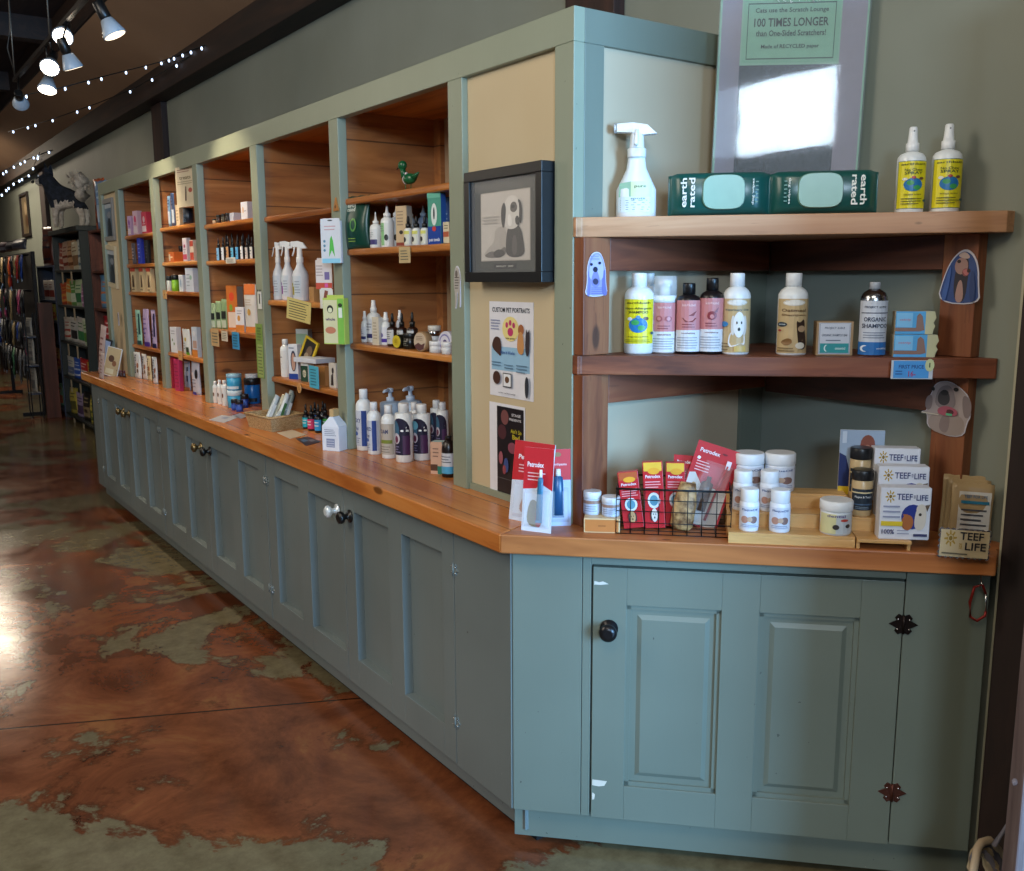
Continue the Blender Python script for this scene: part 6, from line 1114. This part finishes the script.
for i, (x0, x1, yt, yb, c_) in enumerate(((99, 104, 352, 379, '#b8a094'), (98, 104.5, 324, 373.5, '#c8aca0'))):
    pouch(ctr(x0, x1, yt, yb, kd=.2, rz=-70, box=True), 'food_pouch', ['small pale pouch at the outer corner of the worktop end', 'tall pinkish pouch behind the tablet'][i], 'pouch', c_, [('l', -.6, .2, .6, .8, 5, '#8a5a54')], None, (0, RAD(12)))
for i in range(5):
    jar(ctr(110+i*3.2, 113+i*3.2, 369+.4*i, 375+.6*i), 'small_jar', 'tiny dark jar in the row at the foot of the farthest panel', 'jar', '#3a2420', '#5a2c2c', .35, group='tiny dark jars at the foot of the farthest panel')
# ------------------------------------------------------------------ free-standing shelving beyond the cabinets
def unit(label, x0, y0, y1, H_, shelves, mt, name='shelving_unit', top=.03):
    t = thing(name, label, 'shelving', (x0, y1, 0), RAD(-90)); L = y1-y0; D_ = W-.06-x0
    B().box(0, 0, 0, .03, D_, H_, mt).build('side_panel', t, .002); B().box(L-.03, 0, 0, L, D_, H_, mt).build('side_panel', t, .002)
    B().box(.03, D_-.015, 0, L-.03, D_, H_, mt).build('back_board', t)
    B().box(-.03, -.03, H_, L+.03, D_, H_+.05, mt).build('top_board', t, .003) if top else B().box(0, 0, H_, L, D_, H_+.02, mt).build('top_board', t)
    for z in shelves: B().box(.031, .003, z-.025, L-.031, D_-.016, z, mt).build('shelf', t, .001)
    return t
unit('tall dark green shelving unit of treats with a toy husky on top', .6, 8.35, 9.85, 2.06, (.07, .50, .90, 1.30, 1.68), TRIMD)
unit('slate blue shelving unit next to the dark green one', .6, 9.92, 11.05, 1.72, (.07, .52, .86, 1.10, 1.34), BLUEP, top=0)
unit('low red-brown shelving unit between the cabinets and the green unit', .52, 6.9, 7.52, 2.0, (.95, 1.32, 1.66), BROWNP, top=0)
random.seed(5)
def farbag(y, z, h, w, col, c2, label, x_=.62, tilt=0, rz=-78):
    return pouch(dict(loc=(x_+.04, y, z), w=w, h=h, d=w*.3, rz=RAD(rz)), 'treat_bag', label, 'bag', col, [('r', -.8, .15, .8, .5, c2), ('l', -.6, .6, .6, .85, 2, c2)], None, (0, RAD(tilt)))
ords = ['farthest', 'second', 'third', 'fourth', 'fifth', 'sixth']
rows = [('top', 1.68, .30, [('#a8503c', '#d8c8b8'), ('#c8a890', '#8a3c2c'), ('#c89a70', '#7a4a2c'), ('#cfc2a4', '#8a6a4a'), ('#c4c8c0', '#4a6a7a')]),
        ('second', 1.30, .27, [('#c8502c', '#e0a050'), ('#d88a3a', '#c8d0a0'), ('#6aa04a', '#d8e0c8'), ('#b8c8a0', '#3a7a4a'), ('#b06aa0', '#e0c8d8')]),
        ('third', .90, .28, [('#cfc8b8', '#b0402c'), ('#c8c4bc', '#2a2a2a'), ('#d0c8c0', '#3a7a4a'), ('#c4d0b0', '#5a8a3a')]),
        ('fourth', .50, .24, [('#c4c0b4', '#5a6a8a'), ('#2a5ab8', '#c8d0e0'), ('#b82c2c', '#e0c8c0'), ('#b89a2c', '#3a3a20')]),
        ('bottom', .07, .30, [('#b8a84a', '#5a5a2c'), ('#9a8aa8', '#4a3a5a'), ('#2a2622', '#8a7a5a'), ('#c8b84a', '#5a6a2c')])]
for rn, z, h, cs_ in rows:
    for i, (c_, c2) in enumerate(cs_):
        y = 9.62-i*(1.08/(len(cs_)-1)); farbag(y, z, h*random.uniform(.88, 1.05), .22, c_, c2, f'treat bag {ords[i]} from the far end, {rn} row of the dark green unit', tilt=random.uniform(-5, 8))
    for i in range(2): 
        y = 9.35-i*.5; t = thing('price_tag', f'cream hanging tag, {"far" if i == 0 else "near"} one below the {rn} row of the dark green unit', 'tag', (.592, y, z-.15), RAD(-90)); B().box(-.04, -.001, 0, .04, .001, .13, M('#b8a88c', .5)).build('card', t)
for i, (z, h, cs_) in enumerate(((1.34, .26, ('#c8bcb0', '#c4b8ae')), (1.10, .22, ('#b08a4a', '#a09a4a')), (.86, .0, ()), (.52, .28, ('#a8804a', '#b08a5a', '#b0a080')), (.07, .30, ('#8a4a5a', '#5a8a7a')))):
    for j, c_ in enumerate(cs_):
        farbag(10.75-j*.34, z, h-.03, .2, c_, '#8a3a2c', f'bag {ords[j]} from the far end, {["top", "second", "", "third", "bottom"][i]} shelf of the slate blue unit')
farbag(10.5, 1.741, .45, .3, '#5a2a20', '#22283a', 'dark red and navy bag standing on top of the slate blue unit')
farbag(7.15, 2.021, .42, .26, '#5f7fa8', '#9ab0c8', 'blue and white bag on top of the red-brown unit', .55)
farbag(7.38, 2.021, .46, .24, '#a8552c', '#5a3020', 'orange bag behind the blue one on top of the red-brown unit', .58)
farbag(7.2, 1.32, .3, .3, '#5a8ab0', '#c8703a', 'blue bag with orange head in the red-brown unit', .55)
farbag(7.2, .95, .3, .3, '#a02830', '#c8a8a8', 'red bag low in the red-brown unit', .55)
# toy husky: one skinned body, markings by region
def plush():
    root = thing('toy_husky', 'life-size black and white plush husky standing on top of the dark green unit', 'toy', (.645, 8.98, 2.111), RAD(-40)); root.scale = (.56, .56, .60)
    P = [(-.02, 0, .50), (.20, 0, .50), (-.22, 0, .52), (-.32, 0, .70), (-.38, 0, .86), (-.54, 0, .80), (-.62, 0, .785),
         (-.22, -.09, .34), (-.23, -.09, .16), (-.23, -.09, .04), (-.27, -.09, .03), (-.22, .09, .34), (-.23, .09, .16), (-.23, .09, .04), (-.27, .09, .03),
         (.24, -.09, .34), (.30, -.09, .2), (.27, -.09, .04), (.23, -.09, .03), (.24, .09, .34), (.30, .09, .2), (.27, .09, .04), (.23, .09, .03)]
    R_ = [.15, .14, .18, .15, .155, .085, .055, .075, .055, .05, .04, .075, .055, .05, .04, .085, .055, .05, .04, .085, .055, .05, .04]
    E_ = [(0, 1), (0, 2), (2, 3), (3, 4), (4, 5), (5, 6), (2, 7), (7, 8), (8, 9), (9, 10), (2, 11), (11, 12), (12, 13), (13, 14), (1, 15), (15, 16), (16, 17), (17, 18), (1, 19), (19, 20), (20, 21), (21, 22)]
    me = bpy.data.meshes.new('plush'); me.from_pydata(P, E_, []); o = bpy.data.objects.new('plush', me); COL.objects.link(o)
    sk = o.modifiers.new('skin', 'SKIN'); me.skin_vertices.new() if not me.skin_vertices else None
    for v_, r_ in zip(me.skin_vertices[0].data, R_): v_.radius = (r_, r_)
    me.skin_vertices[0].data[0].use_root = True
    sb = o.modifiers.new('sub', 'SUBSURF'); sb.levels = 2; sb.render_levels = 2
    dg = bpy.context.evaluated_depsgraph_get(); m2 = bpy.data.meshes.new_from_object(o.evaluated_get(dg)); bpy.data.objects.remove(o); m2.name = 'body'
    def fur(n_, a, b2):
        t_ = NT(n_); v_ = t_.coord(); t_.bump(t_.noise(v_, 60, 4), .7, .01); return t_.out(t_.ramp(t_.noise(v_, 14, 3), [(.35, a), (.65, b2)]), .9)
    bk_, wh_ = fur('black_plush', '#121419', '#232a38'), fur('white_plush', '#a59a8c', '#cfc6b8')
    m2.materials.clear(); m2.materials.append(bk_); m2.materials.append(wh_)
    for p in m2.polygons:
        c = p.center; p.use_smooth = True
        p.material_index = 1 if (c.z < .33 or (c.x < -.50 and c.z < .84) or (c.z < .45 and abs(c.x) < .18) or (c.x < -.45 and c.z < .76)) else 0
    ob = bpy.data.objects.new('body', m2); COL.objects.link(ob); ob.parent = root
    for s_ in (-1, 1): B().add([(-.40, s_*.02, .93), (-.34, s_*.14, .88), (-.28, s_*.05, .93), (-.35, s_*.11, 1.12)], [(0, 1, 3), (1, 2, 3), (2, 0, 3), (0, 2, 1)], bk_).build('ear', root)
    for s_ in (-1, 1): B().ball((-.50, s_*.085, .89), .018, M('#c8d4e0', .2), 6).build('eye', root)
    B().ball((-.67, 0, .80), .03, M('#0e0e10', .3), 8).build('nose', root)
    b_ = B(); random.seed(3)
    pts_ = [(.2, 0, .5), (.31, 0, .6), (.33, 0, .74), (.24, 0, .84), (.12, 0, .82)]; b_.tube(pts_, [.10, .13, .15, .13, .06], wh_, 12)
    for i in range(60):
        q = Vector(pts_[1+i % 4]); d_ = Vector((random.gauss(0, 1), random.gauss(0, 1), random.gauss(0, 1))).normalized(); u2 = d_.cross(Vector((.3, .5, 1))).normalized()*.03
        b_.add([q+d_*.08+u2, q+d_*.08-u2, q+d_*.18], [(0, 1, 2)], wh_)
    b_.build('tail', root)
plush()
# framed print on the far wall
t = thing('framed_print', 'small dark-framed floral print on the distant olive wall', 'picture', (W-.002, 13.65, 2.2), RAD(-90)); w, h = .7, .62; b_ = B()
for r_ in ((-w/2, 0, w/2, .04), (-w/2, h-.04, w/2, h), (-w/2, .04, -w/2+.04, h-.04), (w/2-.04, .04, w/2, h-.04)): b_.box(r_[0], -.03, r_[1], r_[2], 0, r_[3], M('#2a2018', .5))
b_.build('frame', t); art('printed_front', t, flat(-.004), [('r', -.88, .07, .88, .93, '#7a6a52'), ('e', 0, .65, .3, .15, '#b09a7a'), ('e', .1, .35, .35, .15, '#5a3c2c'), ('p', [(-.1, .1), (0, .6), (.1, .1)], '#4a4a2c')], w/2, h)
# rack of leashes and harnesses
rk = thing('leash_rack', 'dark metal rack crowded with leashes and harnesses at the far left', 'rack', (.2, 12.85, 0), RAD(-90))
mt = M('#15161a', .5, .5); L_ = 2.6
for x_ in (0, L_): B().box(x_-.02, .0, 0, x_+.02, .36, .04, mt).build('foot', rk); B().box(x_-.02, .23, .04, x_+.02, .27, 1.9, mt).build('upright', rk)
B().box(.02, .262, .30, L_-.02, .268, 1.9, M('#0f0f12', .8)).build('back_panel', rk)
for z in (1.86, 1.45, 1.05, .72): B().tube([(0, .2, z), (L_, .2, z)], .012, mt, 6).build('bar', rk)
random.seed(21)
pal = [('black', '#15161a'), ('grey', '#6a6c70'), ('red', '#b02a22'), ('orange', '#c8662a'), ('blue', '#27489a'), ('pink', '#b8507a'), ('green', '#3a6a4a'), ('tan', '#a08a60'), ('white', '#b8b8b0')]
lv = {1.86: 'top', 1.45: 'second', 1.05: 'third', .72: 'lowest'}
for z in (1.86, 1.45, 1.05, .72):
    for i in range(11):
        nm, c_ = random.choice(pal+[pal[0]]*5+[pal[1]]*2); y = 12.75-i*.235+random.uniform(-.05, .05); Ld = random.uniform(.2, .40); x_ = .385-random.uniform(0, .05)
        t = thing('leash', f'{nm} looped leash or harness hanging from the {lv[z]} bar of the far rack', 'leash', (x_, y, z), RAD(-90), f'{nm} leashes on the {lv[z]} bar'); w_ = random.uniform(.03, .06)
        B().tube([(0, 0, 0), (-w_, -.02, -Ld*.3), (-w_*.8, -.025, -Ld*.8), (0, -.02, -Ld), (w_*.8, -.025, -Ld*.75), (w_, -.02, -Ld*.3), (0, 0, 0)], .013, M(c_, .6), 6).build('strap', t)
        B().box(-.015, -.03, -Ld*1.08, .015, -.02, -Ld*.93, M('#8a8a8a', .3, .8)).build('buckle', t)
for i in range(4):
    farbag(12.4-i*.6, 1.93, .12, .4, ['#2a2a34', '#3a2a30', '#1c1c22', '#4a4a52'][i], '#6a6a74', f'folded dark coat lying on top of the far rack, {ords[i]} from its far end', x_=.33)
# ------------------------------------------------------------------ track lights
TZ, TX = 2.90, -.30
tr = thing('track_rail', 'slim metal lighting track running above the aisle', 'track light', (TX, 0, 0))
B().box(-.012, 3.0, TZ-.012, .012, 5.35, TZ+.012, M('#3a3633', .4, .7)).build('rail', tr)
for y_ in (4.02, 5.33): B().tube([(0, y_, TZ+.01), (.01, y_, 3.54)], .004, M('#7a756c', .4, .6), 6).build('hanger_wire', tr)
B().tube([(0, 5.3, TZ+.02), (-.06, 5.1, 3.05), (-.02, 5.2, 3.2), (0, 5.25, 3.54)], .004, M('#6a655c', .5), 6).build('power_cable', tr)
EM = {}
def emit(c_, s_):
    m_ = bpy.data.materials.new('lamp_glow'); m_.use_nodes = True; b_ = m_.node_tree.nodes['Principled BSDF']; b_.inputs['Emission Color'].default_value = c_; b_.inputs['Emission Strength'].default_value = s_; b_.inputs['Base Color'].default_value = c_; return m_
GL = emit((1, .86, .66, 1), 14); GL2 = emit((1, .8, .55, 1), 2.2)
def spot(px, py, tgt, label, on=True, e=0, x_=TX):
    p = hitx(px, py, x_); d_ = (Vector(tgt)-p).normalized()
    t = thing('spotlight', label, 'spotlight', tuple(p)); q = d_.to_track_quat('Z', 'Y').to_matrix().to_4x4()
    B().lathe([(.022, -.10), (.026, -.095), (.026, -.03), (.02, -.02)], BLK, 14, T=q).build('lamp_holder', t)
    b_ = B(); b_.lathe([(.028, -.02), (.046, .03), (.052, .045), (.052, .052)], M('#a9b4be', .25, 0, 1), 20, T=q); b_.build('reflector_lamp', t)
    B().lathe([(.047, .0525), (.044, .054)], GL if on else GL2, 18, T=q).build('lens', t)
    B().tube([(q @ Vector((0, 0, -.08))), (TX-p.x, (-.02), TZ-p.z-.012)], .006, BLK, 6).build('arm', t)
    if e:
        l = bpy.data.lights.new('spot', 'SPOT'); l.energy = e; l.spot_size = RAD(70); l.spot_blend = .7; l.color = (1, .82, .6); l.shadow_soft_size = .045
        o = bpy.data.objects.new('spot_beam', l); COL.objects.link(o); o.location = p+d_*.075; o.rotation_euler = d_.to_track_quat('-Z', 'Y').to_euler()
spot(64, 32, (-1.6, .6, 0), 'lit spotlight turned to the viewer, nearest bright one on the track', True, 0)
spot(109, 24, (.35, 2.4, 1.2), 'spotlight pointing down at the shelves, right end of the track', False, 40)
spot(51, 63, (-1.5, 1.2, .2), 'lit spotlight below the nearest bright one', True, 0)
spot(69, 58, (.3, 3.8, 1.2), 'unlit-looking spotlight beside the lower bright one, aimed at the shelves', False, 45)
spot(48, 82, (-.9, 3.2, 0), 'spotlight showing only a bright crescent, lowest of the middle group', True, 30)
spot(20, 100, (.6, 9.2, 1.4), 'far left spotlight with a pale ribbed shade', False, 60)
# ------------------------------------------------------------------ fairy lights
BULB = emit((.6, .75, 1, 1), 2.2)
def strand(label, pts, n, bulbs=None):
    t = thing('string_light', label, 'string lights'); c = B(); c.tube(pts, .004, M('#12140f', .6), 5); c.build('wire', t)
    L = [(Vector(b2)-Vector(a)).length for a, b2 in zip(pts, pts[1:])]; tot = sum(L); random.seed(n)
    for i in range(n):
        d_ = tot*(i+.5+random.uniform(-.25, .25))/n; k = 0
        while k < len(L)-1 and d_ > L[k]: d_ -= L[k]; k += 1
        p = Vector(pts[k]).lerp(Vector(pts[k+1]), min(1, d_/L[k])); r_ = .0075*max(1, (p-CAM).length/9)
        B().ball((p.x, p.y, p.z-.014), r_, BULB, 6, (1, 1, 1.6)).build('bulb', t)
def px_on(pl, x_): return [tuple(hitx(px, py, x_)) for px, py in pl]
strand('upper strand of blue-white fairy lights swagged from the beam to the track', [tuple(hitx(205, 45, .76)), tuple(hitx(160, 62, .76)), tuple(hitx(105, 76, .3)), tuple(hitx(60, 88, -.05)), tuple(hitx(14, 97, -.28))], 13)
strand('middle strand of fairy lights looping below the track lights', [tuple(hitx(190, 56, .765)), tuple(hitx(135, 88, .7)), tuple(hitx(98, 103, .55)), tuple(hitx(50, 120, .4)), tuple(hitx(8, 132, .3))], 9)
strand('lower strand of fairy lights running along the dark wall beam', px_on([(52, 150), (30, 158), (10, 168), (0, 175)], .765), 8)
strand('lowest strand of fairy lights drooping below the beam at the far left', px_on([(40, 152), (30, 174), (12, 184), (0, 196)], .74), 9)
# ------------------------------------------------------------------ weathered door post and rope in the near corner
pA = hitz(1015, 871, .42); pB = Vector((pA.x, pA.y, 0))
t = thing('weathered_post', 'weathered grey-pink wooden post at the very right edge', 'post', (pB.x, pB.y, 0), RAD(-35))
GP = wood('weathered_grey_wood', ('#4c3a38', '#776462', '#9a8a86'), 'z', 1, .8, False)
B().box(0, 0, 0, .09, .05, 2.3, GP).build('post_board', t, .004)
rq = hitz(992, 866, .30)
rc = thing('rope_coil', 'coil of tan and grey rope hanging on the near corner post', 'rope', tuple(hitz(992, 866, .30)))
random.seed(9)
for i in range(5):
    c_ = ['#b9a284', '#5f5a62', '#a8926f', '#8a8590', '#c3b294'][i]; b_ = B(); R2_ = .05-.006*i
    b_.tube([(R2_*1.2*math.cos(a)+random.uniform(-.006, .006), R2_*.5*math.sin(a)+i*.006, R2_*1.3*math.sin(a)-.02) for a in [k*PI/8 for k in range(16)]], .009, M(c_, .8), 8, closed=True); b_.build('rope_loop', rc)
B().tube([(0, 0, .05), (.03, -.03, .14), (pB.x-rq.x+.01, pB.y-rq.y+.02, .3)], .006, M('#8a8590', .8), 6).build('hanging_cord', rc)
B_ = B(); B_.box(0, 0, 0, .46, .04, 2.35, wood('shade_panel_wood', ('#2b1a12', '#4a3022', '#5e4030'), 'z', 1, .6, False)); o = B_.build('unseen_shade_panel', None, .003, 'structure'); o.location = (pB.x+.085, pB.y-.07, 0); o.rotation_euler = (0, 0, RAD(-28))  # unseen panel added to shade the right part of the corner cabinet
t = thing('timber_board', 'upright red-brown board between the far rack and the slate blue unit', 'board', (.40, 9.86, 0)); B().box(0, 0, 0, .15, .05, 1.32, BROWNP).build('board', t, .003)
for i, (z, h) in enumerate(((.62, .3), (.3, .28), (.95, .2))):
    farbag(10.05, z, h, .16, '#a8a49a', '#6a6a6a', f'pale bag behind the upright board, {["middle", "lowest", "highest"][i]} of three', x_=.28)
t = thing('narrow_stand', 'narrow dark stand holding three pale bags beside the far rack', 'stand', (.26, 9.95, 0))
for z in (.29, .61, .94): B().box(0, 0, z-.015, .12, .2, z, BLUEP).build('shelf', t)
for x_, y_ in ((0, 0), (.11, 0), (0, .19), (.11, .19)): B().box(x_, y_, 0, x_+.012, y_+.012, 1.2, mt).build('upright', t)
